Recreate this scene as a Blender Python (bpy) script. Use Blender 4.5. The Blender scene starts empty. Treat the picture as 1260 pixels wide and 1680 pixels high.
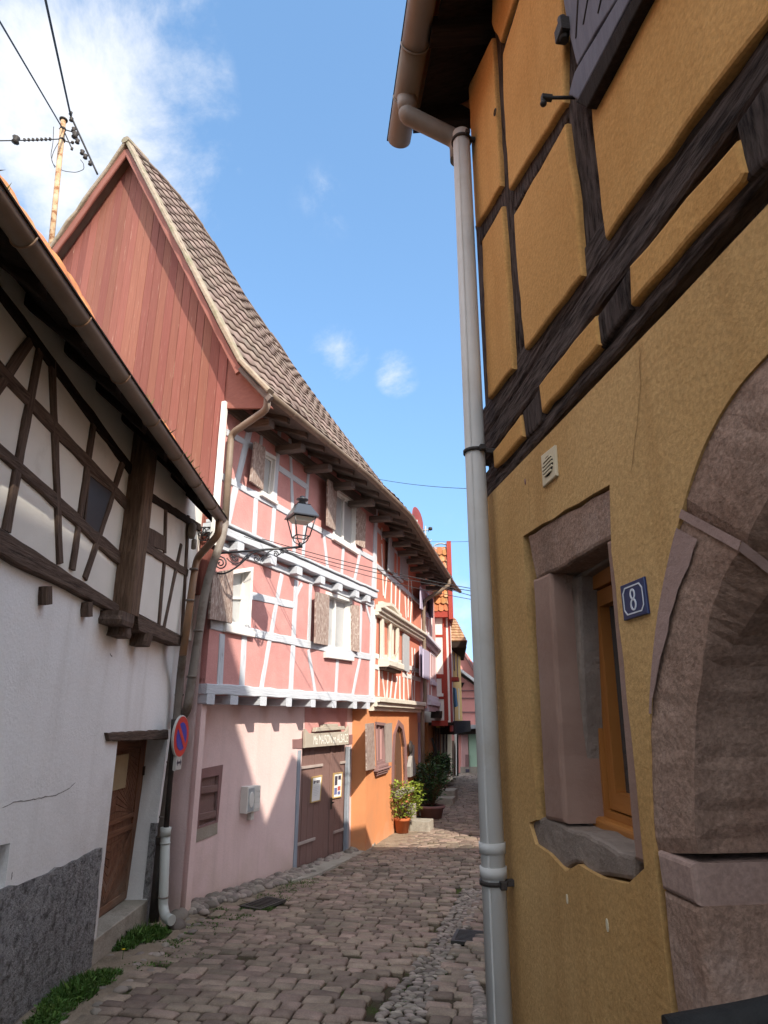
import bpy, bmesh, math, random
from math import radians, sin, cos, tan, pi
from mathutils import Vector, Matrix
from mathutils.geometry import tessellate_polygon
random.seed(7)
sc = bpy.context.scene
COL = sc.collection

# ------------------------------------------------------------------ camera
FPX = 1060.0; CX, CY = 630.0, 840.0
TILT = math.atan(338 / FPX); EZ = 2.0
CT, ST = cos(TILT), sin(TILT)
cam = bpy.data.cameras.new('camera'); camo = bpy.data.objects.new('camera', cam); COL.objects.link(camo)
camo.location = (0, 0, EZ); camo.rotation_euler = (radians(90) + TILT, 0, 0)
cam.sensor_fit = 'VERTICAL'; cam.sensor_height = 36; cam.lens = FPX / 1680 * 36
cam.clip_start = 0.05; cam.clip_end = 3000
sc.camera = camo

# ------------------------------------------------------------------ light
SUN_AZ, SUN_EL = radians(30), radians(38)      # from behind the camera (-Y) towards +X
SDIR = Vector((sin(SUN_AZ) * cos(SUN_EL), -cos(SUN_AZ) * cos(SUN_EL), sin(SUN_EL)))
sun = bpy.data.lights.new('sun', 'SUN'); suno = bpy.data.objects.new('sun', sun); COL.objects.link(suno)
sun.energy = 2.75; sun.angle = radians(0.5); sun.color = (1.0, 0.90, 0.76)
suno.rotation_euler = (-SDIR).to_track_quat('-Z', 'Y').to_euler(); suno.location = (0, 0, 30)

world = bpy.data.worlds.new('World'); sc.world = world; world.use_nodes = True
wt = world.node_tree; wt.nodes.clear()
def wn(t, **k):
    n = wt.nodes.new(t)
    for a, b in k.items(): setattr(n, a, b)
    return n
sky = wn('ShaderNodeTexSky', sky_type='NISHITA'); sky.sun_disc = False
sky.sun_elevation = SUN_EL; sky.sun_rotation = pi - SUN_AZ
sky.air_density = 1.0; sky.dust_density = 0.6; sky.ozone_density = 2.0; sky.altitude = 200
bg = wn('ShaderNodeBackground'); bg.inputs['Strength'].default_value = 0.15
out = wn('ShaderNodeOutputWorld')
tc = wn('ShaderNodeTexCoord')
nz = wn('ShaderNodeTexNoise'); nz.inputs['Scale'].default_value = 4.6; nz.inputs['Detail'].default_value = 12; nz.inputs['Roughness'].default_value = 0.66; nz.inputs['Distortion'].default_value = .35
wt.links.new(tc.outputs['Generated'], nz.inputs['Vector'])
def raydir(u, v):
    x = (u - CX) / FPX; y = (CY - v) / FPX
    return Vector((x, CT - y * ST, ST + y * CT))
prev = None
for (u, v, r, w) in [(90, 100, .19, 1.25), (165, 150, .17, 1.35), (40, 230, .18, 1.25), (215, 270, .15, 1.15), (290, 335, .08, .75), (250, 20, .09, .6), (110, 320, .14, 1.2), (556, 580, .05, .50), (652, 612, .04, .46), (540, 330, .06, .12), (760, 1010, .16, .45)]:
    c = raydir(u, v).normalized()
    vs = wn('ShaderNodeVectorMath', operation='DISTANCE'); vs.inputs[1].default_value = c
    wt.links.new(tc.outputs['Generated'], vs.inputs[0])
    m = wn('ShaderNodeMapRange'); m.inputs[1].default_value = 0; m.inputs[2].default_value = r; m.inputs[3].default_value = w; m.inputs[4].default_value = 0
    wt.links.new(vs.outputs['Value'], m.inputs[0])
    if prev is None: prev = m.outputs[0]
    else:
        mx = wn('ShaderNodeMath', operation='MAXIMUM'); wt.links.new(prev, mx.inputs[0]); wt.links.new(m.outputs[0], mx.inputs[1]); prev = mx.outputs[0]
ad = wn('ShaderNodeMath', operation='MULTIPLY_ADD'); ad.inputs[1].default_value = 3.0; ad.inputs[2].default_value = -1.52
wt.links.new(nz.outputs['Fac'], ad.inputs[0])
sm = wn('ShaderNodeMath', operation='ADD'); wt.links.new(prev, sm.inputs[0]); wt.links.new(ad.outputs[0], sm.inputs[1])
mr = wn('ShaderNodeMapRange', interpolation_type='SMOOTHSTEP'); mr.inputs[1].default_value = 0.05; mr.inputs[2].default_value = 1.25; mr.inputs[3].default_value = 0; mr.inputs[4].default_value = 0.96
wt.links.new(sm.outputs[0], mr.inputs[0])
# only where one of the cloud centres is near
gt = wn('ShaderNodeMapRange'); gt.inputs[1].default_value = 0.0; gt.inputs[2].default_value = 0.10
wt.links.new(prev, gt.inputs[0])
mg = wn('ShaderNodeMath', operation='MULTIPLY'); wt.links.new(mr.outputs[0], mg.inputs[0]); wt.links.new(gt.outputs[0], mg.inputs[1])
mixc = wn('ShaderNodeMix', data_type='RGBA'); mixc.inputs[7].default_value = (2.75, 2.82, 2.95, 1)
tint = wn('ShaderNodeMix', data_type='RGBA', blend_type='MULTIPLY'); tint.inputs[0].default_value = 1; tint.inputs[7].default_value = (.92, 1.06, 1.03, 1)
up = wn('ShaderNodeVectorMath', operation='MULTIPLY_ADD'); up.inputs[1].default_value = (1, 1, .8); up.inputs[2].default_value = (0, 0, .30)
un = wn('ShaderNodeVectorMath', operation='NORMALIZE'); wt.links.new(tc.outputs['Generated'], up.inputs[0]); wt.links.new(up.outputs[0], un.inputs[0]); wt.links.new(un.outputs[0], sky.inputs[0])
wt.links.new(sky.outputs[0], tint.inputs[6])
wt.links.new(mg.outputs[0], mixc.inputs[0]); wt.links.new(tint.outputs[2], mixc.inputs[6])
# unseen broken cloud added beside and behind the camera to brighten the shade
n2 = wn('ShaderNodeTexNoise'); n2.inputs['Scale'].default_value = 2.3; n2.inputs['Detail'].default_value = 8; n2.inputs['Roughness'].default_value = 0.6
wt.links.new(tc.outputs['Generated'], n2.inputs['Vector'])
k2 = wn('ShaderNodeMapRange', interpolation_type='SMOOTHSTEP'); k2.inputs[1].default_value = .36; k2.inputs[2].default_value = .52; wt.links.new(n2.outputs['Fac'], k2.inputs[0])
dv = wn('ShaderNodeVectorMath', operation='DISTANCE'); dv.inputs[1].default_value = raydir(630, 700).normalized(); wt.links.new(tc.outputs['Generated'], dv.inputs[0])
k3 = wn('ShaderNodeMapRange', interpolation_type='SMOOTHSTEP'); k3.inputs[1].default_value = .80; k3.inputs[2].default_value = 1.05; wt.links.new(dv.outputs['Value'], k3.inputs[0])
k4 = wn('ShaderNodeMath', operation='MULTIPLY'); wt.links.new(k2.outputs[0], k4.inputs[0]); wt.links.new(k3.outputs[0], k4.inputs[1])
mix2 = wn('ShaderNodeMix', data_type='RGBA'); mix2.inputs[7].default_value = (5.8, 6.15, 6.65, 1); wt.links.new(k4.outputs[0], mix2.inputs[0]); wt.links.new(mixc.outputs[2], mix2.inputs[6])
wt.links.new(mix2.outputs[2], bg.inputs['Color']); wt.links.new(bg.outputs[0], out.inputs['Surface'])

sc.view_settings.view_transform = 'Standard'; sc.view_settings.look = 'None'
sc.view_settings.exposure = 1.42; sc.view_settings.gamma = 1.0

# ------------------------------------------------------------------ materials
def mat(name, c1, c2=None, scale=6.0, rough=0.85, bump=0.0, bscale=None, attr=None, stretch=None, spec=0.3,
        c3=None, s3=1.5, t3=(0.55, 0.75), rnd=0.0, metal=0.0, low=None, detail=6, bdist=0.02, streak=None, speck=0.0):
    """c1/c2 noise mix; c3 patches; rnd: brightness jitter from the per-piece attribute; low=(colour,z0,z1) damp stain near the foot"""
    m = bpy.data.materials.new(name); m.use_nodes = True
    nt = m.node_tree; b = nt.nodes['Principled BSDF']; L = nt.links.new
    def N(t, **k):
        n = nt.nodes.new(t)
        for a, v in k.items(): setattr(n, a, v)
        return n
    b.inputs['Roughness'].default_value = rough; b.inputs['Specular IOR Level'].default_value = spec; b.inputs['Metallic'].default_value = metal
    if attr:
        co = N('ShaderNodeAttribute', attribute_name=attr).outputs['Vector']
    else:
        co = N('ShaderNodeTexCoord').outputs['Object']
    src = co
    if stretch:
        mp = N('ShaderNodeMapping'); mp.inputs['Scale'].default_value = stretch; L(co, mp.inputs['Vector']); co = mp.outputs[0]
    n1 = N('ShaderNodeTexNoise'); n1.inputs['Scale'].default_value = scale; n1.inputs['Detail'].default_value = detail; n1.inputs['Roughness'].default_value = 0.6
    L(co, n1.inputs['Vector'])
    r1 = N('ShaderNodeMapRange'); r1.inputs[1].default_value = 0.3; r1.inputs[2].default_value = 0.7; L(n1.outputs['Fac'], r1.inputs[0])
    mx = N('ShaderNodeMix', data_type='RGBA'); mx.inputs[6].default_value = (*c1, 1); mx.inputs[7].default_value = (*(c2 or c1), 1)
    L(r1.outputs[0], mx.inputs[0]); colr = mx.outputs[2]
    if c3:
        n3 = N('ShaderNodeTexNoise'); n3.inputs['Scale'].default_value = s3; n3.inputs['Detail'].default_value = 8; n3.inputs['Roughness'].default_value = 0.65
        L(co if attr else src, n3.inputs['Vector'])
        r3 = N('ShaderNodeMapRange'); r3.inputs[1].default_value = t3[0]; r3.inputs[2].default_value = t3[1]; L(n3.outputs['Fac'], r3.inputs[0])
        m3 = N('ShaderNodeMix', data_type='RGBA'); m3.inputs[7].default_value = (*c3, 1); L(colr, m3.inputs[6]); L(r3.outputs[0], m3.inputs[0]); colr = m3.outputs[2]
    if low:
        sp = N('ShaderNodeSeparateXYZ'); L(N('ShaderNodeTexCoord').outputs['Object'], sp.inputs[0])
        nl = N('ShaderNodeTexNoise'); nl.inputs['Scale'].default_value = 2.2; nl.inputs['Detail'].default_value = 7; L(src, nl.inputs['Vector'])
        ml = N('ShaderNodeMath', operation='MULTIPLY_ADD'); ml.inputs[1].default_value = -(low[2] - low[1]) * 1.6; L(nl.outputs['Fac'], ml.inputs[0]); L(sp.outputs['Z'], ml.inputs[2])
        rl = N('ShaderNodeMapRange'); rl.inputs[1].default_value = low[1] - (low[2] - low[1]) * .8; rl.inputs[2].default_value = low[2] - (low[2] - low[1]) * .8
        rl.inputs[3].default_value = low[3] if len(low) > 3 else 0.85; rl.inputs[4].default_value = 0; L(ml.outputs[0], rl.inputs[0])
        m4 = N('ShaderNodeMix', data_type='RGBA'); m4.inputs[7].default_value = (*low[0], 1); L(colr, m4.inputs[6]); L(rl.outputs[0], m4.inputs[0]); colr = m4.outputs[2]
    if streak:
        mp2 = N('ShaderNodeMapping'); mp2.inputs['Scale'].default_value = (5.5, 5.5, .35); L(src, mp2.inputs['Vector'])
        ns = N('ShaderNodeTexNoise'); ns.inputs['Scale'].default_value = 1.0; ns.inputs['Detail'].default_value = 7; ns.inputs['Roughness'].default_value = .6; L(mp2.outputs[0], ns.inputs['Vector'])
        rs_ = N('ShaderNodeMapRange'); rs_.inputs[1].default_value = .50; rs_.inputs[2].default_value = .72; rs_.inputs[4].default_value = streak[1]; L(ns.outputs['Fac'], rs_.inputs[0])
        m5 = N('ShaderNodeMix', data_type='RGBA'); m5.inputs[7].default_value = (*streak[0], 1); L(colr, m5.inputs[6]); L(rs_.outputs[0], m5.inputs[0]); colr = m5.outputs[2]
    if speck:
        nk = N('ShaderNodeTexNoise'); nk.inputs['Scale'].default_value = 85; nk.inputs['Detail'].default_value = 3; L(src, nk.inputs['Vector'])
        rk = N('ShaderNodeMapRange'); rk.inputs[1].default_value = .35; rk.inputs[2].default_value = .65; rk.inputs[3].default_value = 1 - speck; rk.inputs[4].default_value = 1 + speck * .6; L(nk.outputs['Fac'], rk.inputs[0])
        hk = N('ShaderNodeHueSaturation'); L(rk.outputs[0], hk.inputs['Value']); L(colr, hk.inputs['Color']); colr = hk.outputs[0]
    if rnd:
        at = N('ShaderNodeAttribute', attribute_name='rnd')
        rr = N('ShaderNodeMapRange'); rr.inputs[3].default_value = 1 - rnd; rr.inputs[4].default_value = 1 + rnd; L(at.outputs['Fac'], rr.inputs[0])
        h = N('ShaderNodeHueSaturation'); L(rr.outputs[0], h.inputs['Value']); L(colr, h.inputs['Color'])
        hh = N('ShaderNodeMapRange'); hh.inputs[3].default_value = .5 - rnd * .05; hh.inputs[4].default_value = .5 + rnd * .05
        fr = N('ShaderNodeMath', operation='FRACT'); m7 = N('ShaderNodeMath', operation='MULTIPLY'); m7.inputs[1].default_value = 7.3
        L(at.outputs['Fac'], m7.inputs[0]); L(m7.outputs[0], fr.inputs[0]); L(fr.outputs[0], hh.inputs[0]); L(hh.outputs[0], h.inputs['Hue'])
        colr = h.outputs[0]
    L(colr, b.inputs['Base Color'])
    if bump:
        nb = N('ShaderNodeTexNoise'); nb.inputs['Scale'].default_value = bscale or scale * 3; nb.inputs['Detail'].default_value = 8; nb.inputs['Roughness'].default_value = 0.65
        L(co, nb.inputs['Vector'])
        bp = N('ShaderNodeBump'); bp.inputs['Strength'].default_value = bump; bp.inputs['Distance'].default_value = bdist
        L(nb.outputs['Fac'], bp.inputs['Height']); L(bp.outputs[0], b.inputs['Normal'])
    return m

G_ = (1.3, 14, 14)
MT = {}
MT['ochre'] = mat('ochre_plaster', (.55, .345, .150), (.47, .28, .11), 1.6, .97, .8, 42, streak=((.36, .20, .075), .55), speck=.14, c3=(.42, .235, .085), s3=.9, t3=(.5, .8), spec=.1, bdist=.006, low=((.37, .225, .10), .3, 1.5, .6))
MT['ochre2'] = mat('ochre_panel_plaster', (.57, .325, .120), (.49, .265, .09), 1.8, .97, .8, 42, streak=((.40, .20, .06), .5), speck=.12, c3=(.45, .225, .07), s3=1.1, t3=(.5, .8), spec=.1, bdist=.006)
MT['oak'] = mat('weathered_dark_oak', (.055, .038, .032), (.16, .122, .108), 3.4, .9, 1.0, 3.0, attr='gr', stretch=(2.2, 15, 15), c3=(.018, .012, .010), s3=3.0, t3=(.48, .66), spec=.12, bdist=.07)
MT['oakl'] = mat('old_brown_timber', (.072, .048, .038), (.165, .12, .095), 3.0, .85, .8, 3.5, attr='gr', stretch=(1.4, 16, 16), c3=(.028, .02, .017), s3=2.6, t3=(.52, .72), spec=.2, bdist=.02)
MT['oakbig'] = mat('brown_corner_timber', (.10, .062, .042), (.20, .135, .095), 3.0, .85, .8, 3.5, attr='gr', stretch=(1.4, 12, 12), c3=(.045, .03, .022), s3=2.6, t3=(.52, .72), spec=.2, bdist=.02)
MT['crackgrey'] = mat('crack_line_grey', (.20, .20, .20), None, 5, 1)
MT['oakgrey'] = mat('grey_brown_eaves_timber', (.105, .088, .08), (.19, .16, .145), 3.0, .85, .6, 3.5, attr='gr', stretch=(1.4, 14, 14), spec=.15)
MT['plumwood'] = mat('plum_painted_wood', (.26, .16, .155), (.22, .135, .13), 3, .8, .3, 5, attr='gr', stretch=(1.3, 12, 12))
MT['shutgrey2'] = mat('taupe_shutter', (.20, .165, .15), (.27, .23, .21), 5, .8, .5, 8, attr='gr', stretch=(1.4, 10, 10))
MT['inkpale'] = mat('pale_grey_print', (.42, .44, .47), None, 5, .7)
MT['lampblue'] = mat('blue_black_lacquer', (.016, .021, .033), (.022, .028, .042), 5, .28, spec=.6)
MT['pebblegrey'] = mat('grey_plaque', (.30, .29, .27), (.22, .21, .20), 5, .8, .3, 18)
MT['drygrass'] = mat('dry_grass', (.25, .22, .10), (.16, .17, .06), 5, .8, rnd=.4)
MT['orangedim'] = mat('old_orange_render', (.42, .21, .085), (.36, .17, .07), 2, .95)
MT['leafdark'] = mat('dark_green_paint', (.015, .03, .02), None, 5, .6)
MT['tileorange2'] = mat('buff_roof_tile', (.36, .22, .13), (.30, .18, .11), 3, .9, .4, 20, rnd=.3)
MT['shutlilac'] = mat('grey_lilac_shutter', (.15, .148, .18), (.105, .102, .128), 3, .8, .3, 5, attr='gr', stretch=(1.3, 12, 12))
MT['darkpane'] = mat('dim_glass', (.035, .033, .03), (.05, .045, .04), 3, .35)
MT['zincdull'] = mat('dull_grey_brown_zinc', (.20, .175, .15), (.26, .235, .205), 2.5, .55, .1, 12, c3=(.16, .13, .10), s3=2.2, t3=(.55, .75), spec=.4)
MT['oakdark'] = mat('dark_eaves_timber', (.018, .013, .011), (.038, .028, .023), 3, .9, .5, 4, attr='gr', stretch=(1.4, 16, 16), spec=.1)  # near-black brown timber for eaves and other dark strips
MT['stone'] = mat('pink_sandstone', (.25, .152, .110), (.37, .25, .190), 3.2, .97, 1.0, 26, c3=(.40, .295, .245), s3=2.1, t3=(.54, .72), speck=.22, streak=((.12, .08, .06), .5), spec=.1, bdist=.012)
MT['stonelight'] = mat('pale_sandstone_band', (.28, .185, .15), (.36, .25, .21), 2.2, .95, .6, 22, speck=.15, spec=.1, bdist=.008)
MT['mortar'] = mat('pale_pink_mortar', (.36, .245, .21), (.31, .21, .18), 6, .95, .4, 30, spec=.05)
MT['crackline'] = mat('crack_shadow', (.20, .115, .04), None, 5, 1)
MT['stonedark'] = mat('grey_worn_stone', (.15, .112, .09), (.29, .23, .19), 5, .95, 1, 26, c3=(.30, .23, .20), s3=3, t3=(.58, .7), spec=.1, bdist=.012)
MT['stonered'] = mat('painted_red_stone', (.23, .135, .102), (.31, .20, .155), 3, .9, .5, 24, c3=(.30, .20, .175), s3=2.2, t3=(.58, .7), spec=.15, bdist=.008)
MT['pinewin'] = mat('varnished_pine', (.30, .105, .022), (.38, .15, .035), 2, .45, .1, 6, attr='gr', stretch=(1, 12, 12), spec=.4)
MT['glass'] = mat('dark_glass', (.03, .034, .04), (.05, .055, .06), 2, .06, spec=.6)
MT['curtain'] = mat('curtained_glass', (.36, .37, .38), (.44, .45, .45), 2.5, .3, spec=.5, c3=(.24, .25, .26), s3=2)
MT['enamelblue'] = mat('blue_enamel', (.012, .022, .085), (.016, .028, .10), 8, .3, spec=.5)
MT['enamelwhite'] = mat('white_enamel', (.62, .64, .68), None, 8, .35, spec=.5)
MT['cream'] = mat('cream_plastic', (.62, .54, .38), (.56, .48, .33), 8, .5)
MT['black'] = mat('black_void', (.012, .011, .010), None, 5, .9)
MT['zinc'] = mat('grey_painted_zinc', (.46, .45, .43), (.53, .52, .495), 2.5, .68, .1, 12, c3=(.38, .345, .30), s3=2.2, t3=(.55, .8), spec=.4, streak=((.33, .30, .26), .5))
MT['zincbrown'] = mat('brown_zinc_gutter', (.16, .118, .085), (.22, .17, .13), 2.5, .5, .1, 12, c3=(.26, .20, .15), s3=2.2, t3=(.5, .75), spec=.4)
MT['copper'] = mat('dull_copper', (.30, .165, .085), (.20, .125, .08), 3, .45, .15, 14, c3=(.20, .155, .115), s3=3, t3=(.5, .7), spec=.5)
MT['leadpipe'] = mat('weathered_grey_pipe', (.15, .13, .115), (.23, .20, .175), 3, .6, .2, 14, c3=(.10, .07, .05), s3=4, t3=(.5, .7), spec=.4)
MT['castiron'] = mat('black_cast_iron', (.020, .018, .017), (.05, .04, .035), 6, .6, .4, 20)
MT['pvc'] = mat('pale_grey_pvc', (.44, .46, .44), (.39, .41, .39), 4, .45, c3=(.30, .29, .26), s3=3, t3=(.58, .8))
MT['white'] = mat('white_limewash', (.84, .85, .86), (.78, .79, .795), 1.5, .95, .6, 30, streak=((.60, .59, .575), .35), speck=.04, c3=(.58, .565, .54), s3=1.0, t3=(.56, .85), spec=.1, bdist=.008, low=((.50, .49, .47), .4, 1.5, .4))
MT['whiteu'] = mat('white_infill_plaster', (.80, .79, .75), (.72, .71, .66), 1.8, .92, .3, 40, c3=(.44, .41, .36), s3=1.3, t3=(.58, .85), spec=.1, bdist=.006)
MT['rough'] = mat('grey_roughcast', (.33, .33, .335), (.46, .46, .465), 9, .97, 1, 24, c3=(.16, .158, .158), s3=13, t3=(.5, .64), spec=.05, bdist=.09, streak=((.17, .16, .15), .5), speck=.2, low=((.22, .20, .175), -.3, .6, .4))
MT['reveal'] = mat('grey_brown_render', (.26, .225, .185), (.33, .29, .245), 4, .95, .5, 30, c3=(.18, .16, .14), s3=2, spec=.05)
MT['olddoor'] = mat('old_oak_door', (.13, .052, .026), (.21, .10, .055), 2.2, .7, .4, 5, attr='gr', stretch=(1.3, 18, 18), c3=(.06, .024, .014), s3=1.6, t3=(.5, .7), low=((.28, .21, .16), -.1, .5, .75))
MT['doorpane'] = mat('bleached_board', (.34, .27, .16), (.28, .21, .12), 3, .7, .3, 12)
MT['pinkg'] = mat('pale_pink_render', (.70, .53, .51), (.63, .465, .455), 1.3, .95, .5, 30, streak=((.50, .37, .35), .4), speck=.05, c3=(.56, .41, .40), s3=.8, t3=(.5, .8), spec=.08, bdist=.008, low=((.45, .35, .27), -.5, .55, .9))
MT['pink'] = mat('salmon_pink_render', (.58, .30, .28), (.48, .232, .222), 2.6, .95, .6, 26, streak=((.45, .24, .23), .4), speck=.08, c3=(.50, .265, .24), s3=1.4, t3=(.52, .8), spec=.08, bdist=.01)
MT['pinkdeep'] = mat('deep_salmon_render', (.58, .235, .165), (.50, .19, .135), 1.7, .95, .3, 30, spec=.08)
MT['orange'] = mat('orange_render', (.64, .285, .135), (.57, .235, .105), 1.3, .95, .3, 30, c3=(.52, .26, .14), s3=1.3, t3=(.52, .8), spec=.08, bdist=.008, low=((.52, .38, .27), -.6, .1, .9))
MT['greywood'] = mat('pale_grey_painted_timber', (.55, .58, .63), (.45, .48, .53), 2.4, .8, .6, 3.5, attr='gr', stretch=(1.4, 16, 16), c3=(.24, .25, .28), s3=2.8, t3=(.60, .72), spec=.2, bdist=.012)
MT['whitewood'] = mat('white_painted_timber', (.74, .73, .71), (.66, .65, .63), 2.4, .7, .3, 3.5, attr='gr', stretch=(1.4, 14, 14), c3=(.50, .48, .46), s3=2.2, t3=(.64, .78), spec=.3)
MT['creamwood'] = mat('cream_painted_timber', (.66, .63, .55), (.58, .55, .47), 2.4, .7, .3, 3.5, attr='gr', stretch=(1.4, 14, 14), c3=(.45, .41, .34), s3=2.2, t3=(.64, .78), spec=.3)
MT['shutter'] = mat('flaking_brown_shutter', (.20, .135, .115), (.38, .295, .26), 7, .9, 1.0, 9, attr='gr', stretch=(1.2, 4, 4), c3=(.50, .43, .38), s3=9, t3=(.5, .60), spec=.15, bdist=.01)
MT['shutgrey'] = mat('grey_shutter', (.40, .42, .44), (.33, .35, .37), 4, .8, .3, 12, attr='gr', stretch=(1.4, 8, 8))
MT['garage'] = mat('purple_brown_boards', (.20, .122, .108), (.165, .098, .088), 2.2, .75, .5, 5, attr='gr', stretch=(1.0, 16, 16), c3=(.25, .165, .145), s3=2.2, t3=(.56, .75), low=((.27, .185, .16), -.5, .1, .5))
MT['bluepost'] = mat('blue_grey_post', (.22, .25, .30), (.29, .32, .36), 2.4, .8, .4, 4, attr='gr', stretch=(1.4, 14, 14))
MT['hinge'] = mat('grey_hinge_metal', (.33, .27, .25), (.40, .34, .31), 8, .6)
MT['signboard'] = mat('taupe_sign_board', (.36, .32, .265), (.42, .38, .325), 3, .7)
MT['letter'] = mat('pale_lettering', (.78, .78, .72), None, 5, .6)
MT['plum'] = mat('plum_painted_stone', (.24, .135, .13), (.20, .11, .105), 3, .85, .2, 20)
MT['redboard'] = mat('oxblood_boards', (.25, .098, .073), (.20, .078, .06), 2.0, .8, .4, 5, attr='gr', stretch=(.7, 18, 18), c3=(.38, .25, .19), s3=2.4, t3=(.61, .70), rnd=.14, spec=.15)
MT['redtrim'] = mat('oxblood_trim', (.27, .11, .085), (.23, .09, .07), 2.0, .8, .3, 5, attr='gr', stretch=(.7, 14, 14))
MT['verge'] = mat('lichen_tile_edge', (.25, .20, .15), (.33, .28, .22), 8, .95, .8, 20, c3=(.20, .185, .12), s3=3, t3=(.5, .65))
MT['tilebrown'] = mat('grey_brown_roof_tile', (.165, .122, .104), (.215, .165, .142), 3, .9, .4, 20, c3=(.13, .118, .095), s3=2, t3=(.55, .75), rnd=.22, spec=.15)
MT['tileorange'] = mat('orange_roof_tile', (.46, .19, .085), (.38, .145, .065), 3, .9, .4, 20, c3=(.42, .30, .17), s3=3.0, t3=(.5, .68), rnd=.3, spec=.15)
MT['redpaint'] = mat('red_painted_timber', (.34, .052, .035), (.28, .042, .03), 3, .75, .2, 6, attr='gr', stretch=(1.3, 12, 12))
MT['yellow'] = mat('yellow_render', (.66, .44, .16), (.58, .38, .13), 2, .95)
MT['sett'] = mat('porphyry_sett', (.175, .132, .104), (.285, .220, .174), 7, .8, .7, 30, c3=(.115, .098, .075), s3=.8, t3=(.5, .72), rnd=.34, speck=.15, spec=.3, bdist=.012)
MT['earth'] = mat('dirt_and_moss_joint', (.045, .036, .026), (.08, .062, .044), 3.5, .98, .8, 30, c3=(.055, .07, .022), s3=1.1, t3=(.5, .64), spec=.05)
MT['sand'] = mat('sandy_grit', (.22, .175, .13), (.30, .245, .185), 5, .98, .9, 40, c3=(.13, .105, .08), s3=2, t3=(.5, .7), spec=.05)
MT['concrete'] = mat('old_concrete', (.30, .275, .23), (.38, .35, .30), 4, .95, .7, 28, c3=(.21, .185, .155), s3=2.5, t3=(.52, .72), spec=.1)
MT['pebble'] = mat('river_pebble', (.17, .145, .125), (.26, .22, .19), 5, .75, .3, 30, rnd=.45, spec=.3)
MT['grass'] = mat('weed_green', (.042, .095, .014), (.075, .145, .028), 5, .7, rnd=.4, spec=.3)
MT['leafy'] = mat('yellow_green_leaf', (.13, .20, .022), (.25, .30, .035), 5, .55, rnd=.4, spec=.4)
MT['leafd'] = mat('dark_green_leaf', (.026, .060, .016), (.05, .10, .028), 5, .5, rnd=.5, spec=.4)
MT['flower'] = mat('yellow_petal', (.75, .52, .02), None, 5, .6)
MT['terra'] = mat('terracotta', (.44, .135, .05), (.38, .11, .042), 4, .8, .1, 20, c3=(.46, .21, .12), s3=3, t3=(.6, .8))
MT['soil'] = mat('potting_soil', (.03, .02, .013), None, 12, 1)
MT['metalblack'] = mat('black_lacquered_iron', (.016, .018, .024), (.022, .024, .03), 5, .35, spec=.5)
MT['lampglass'] = mat('frosted_lamp_top', (.60, .58, .52), None, 5, .5)
MT['rust'] = mat('rusty_mast', (.33, .185, .085), (.48, .36, .24), 5, .8, .4, 18, c3=(.20, .085, .035), s3=7, t3=(.5, .62))
MT['cable'] = mat('black_cable', (.020, .020, .022), None, 5, .6)
MT['signred'] = mat('red_reflective', (.55, .035, .025), None, 5, .4)
MT['signblue'] = mat('blue_reflective', (.03, .04, .36), None, 5, .4)
MT['signgrey'] = mat('grey_sign_back', (.47, .47, .45), None, 5, .5)
MT['boxwhite'] = mat('off_white_box', (.66, .64, .60), (.60, .58, .54), 4, .5)
MT['boxgrey'] = mat('grey_panel', (.40, .42, .43), (.30, .32, .33), 14, .5)
MT['paper'] = mat('white_paper', (.72, .72, .71), None, 4, .6)
MT['gilt'] = mat('gilt_wood_frame', (.42, .28, .11), (.50, .36, .16), 6, .5)
MT['ink'] = mat('dark_print', (.06, .05, .07), None, 5, .7)
MT['photored'] = mat('red_print', (.45, .10, .08), None, 5, .7)
MT['photoblue'] = mat('blue_print', (.12, .14, .30), None, 5, .7)
MT['lilac'] = mat('lilac_paint', (.46, .43, .56), (.40, .37, .50), 3, .8, .2, 8, attr='gr', stretch=(1.3, 12, 12))
MT['lilacw'] = mat('pale_lilac_timber', (.56, .55, .64), (.62, .61, .68), 3, .8, .2, 8, attr='gr', stretch=(1.3, 12, 12))
MT['rosew'] = mat('dusty_rose_render', (.54, .32, .30), (.48, .28, .27), 2, .95, .2, 30)
MT['endpink'] = mat('coral_pink_render', (.60, .27, .235), (.54, .235, .205), 1.2, .95, .2, 20)
MT['creamwall'] = mat('cream_render', (.55, .46, .32), (.48, .39, .27), 2, .95, .2, 20)
MT['greenwall'] = mat('sage_render', (.33, .46, .34), None, 2, .95)
MT['browndoor'] = mat('brown_door', (.10, .05, .03), (.14, .075, .045), 3, .7, .2, 8, attr='gr', stretch=(1.3, 12, 12))
MT['bluecloth'] = mat('blue_shutter_paint', (.06, .17, .30), None, 3, .7)
MT['lead'] = mat('grey_metal_sheet', (.30, .31, .32), None, 3, .5)
MT['drain'] = mat('cast_iron_grate', (.05, .048, .046), (.08, .075, .07), 9, .55, .3, 40, metal=.4)
MT['rubber'] = mat('black_rubber', (.012, .012, .012), (.02, .02, .02), 30, .7, .3, 200)
MT['dish'] = mat('red_dish_paint', (.22, .045, .04), None, 3, .5)

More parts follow.
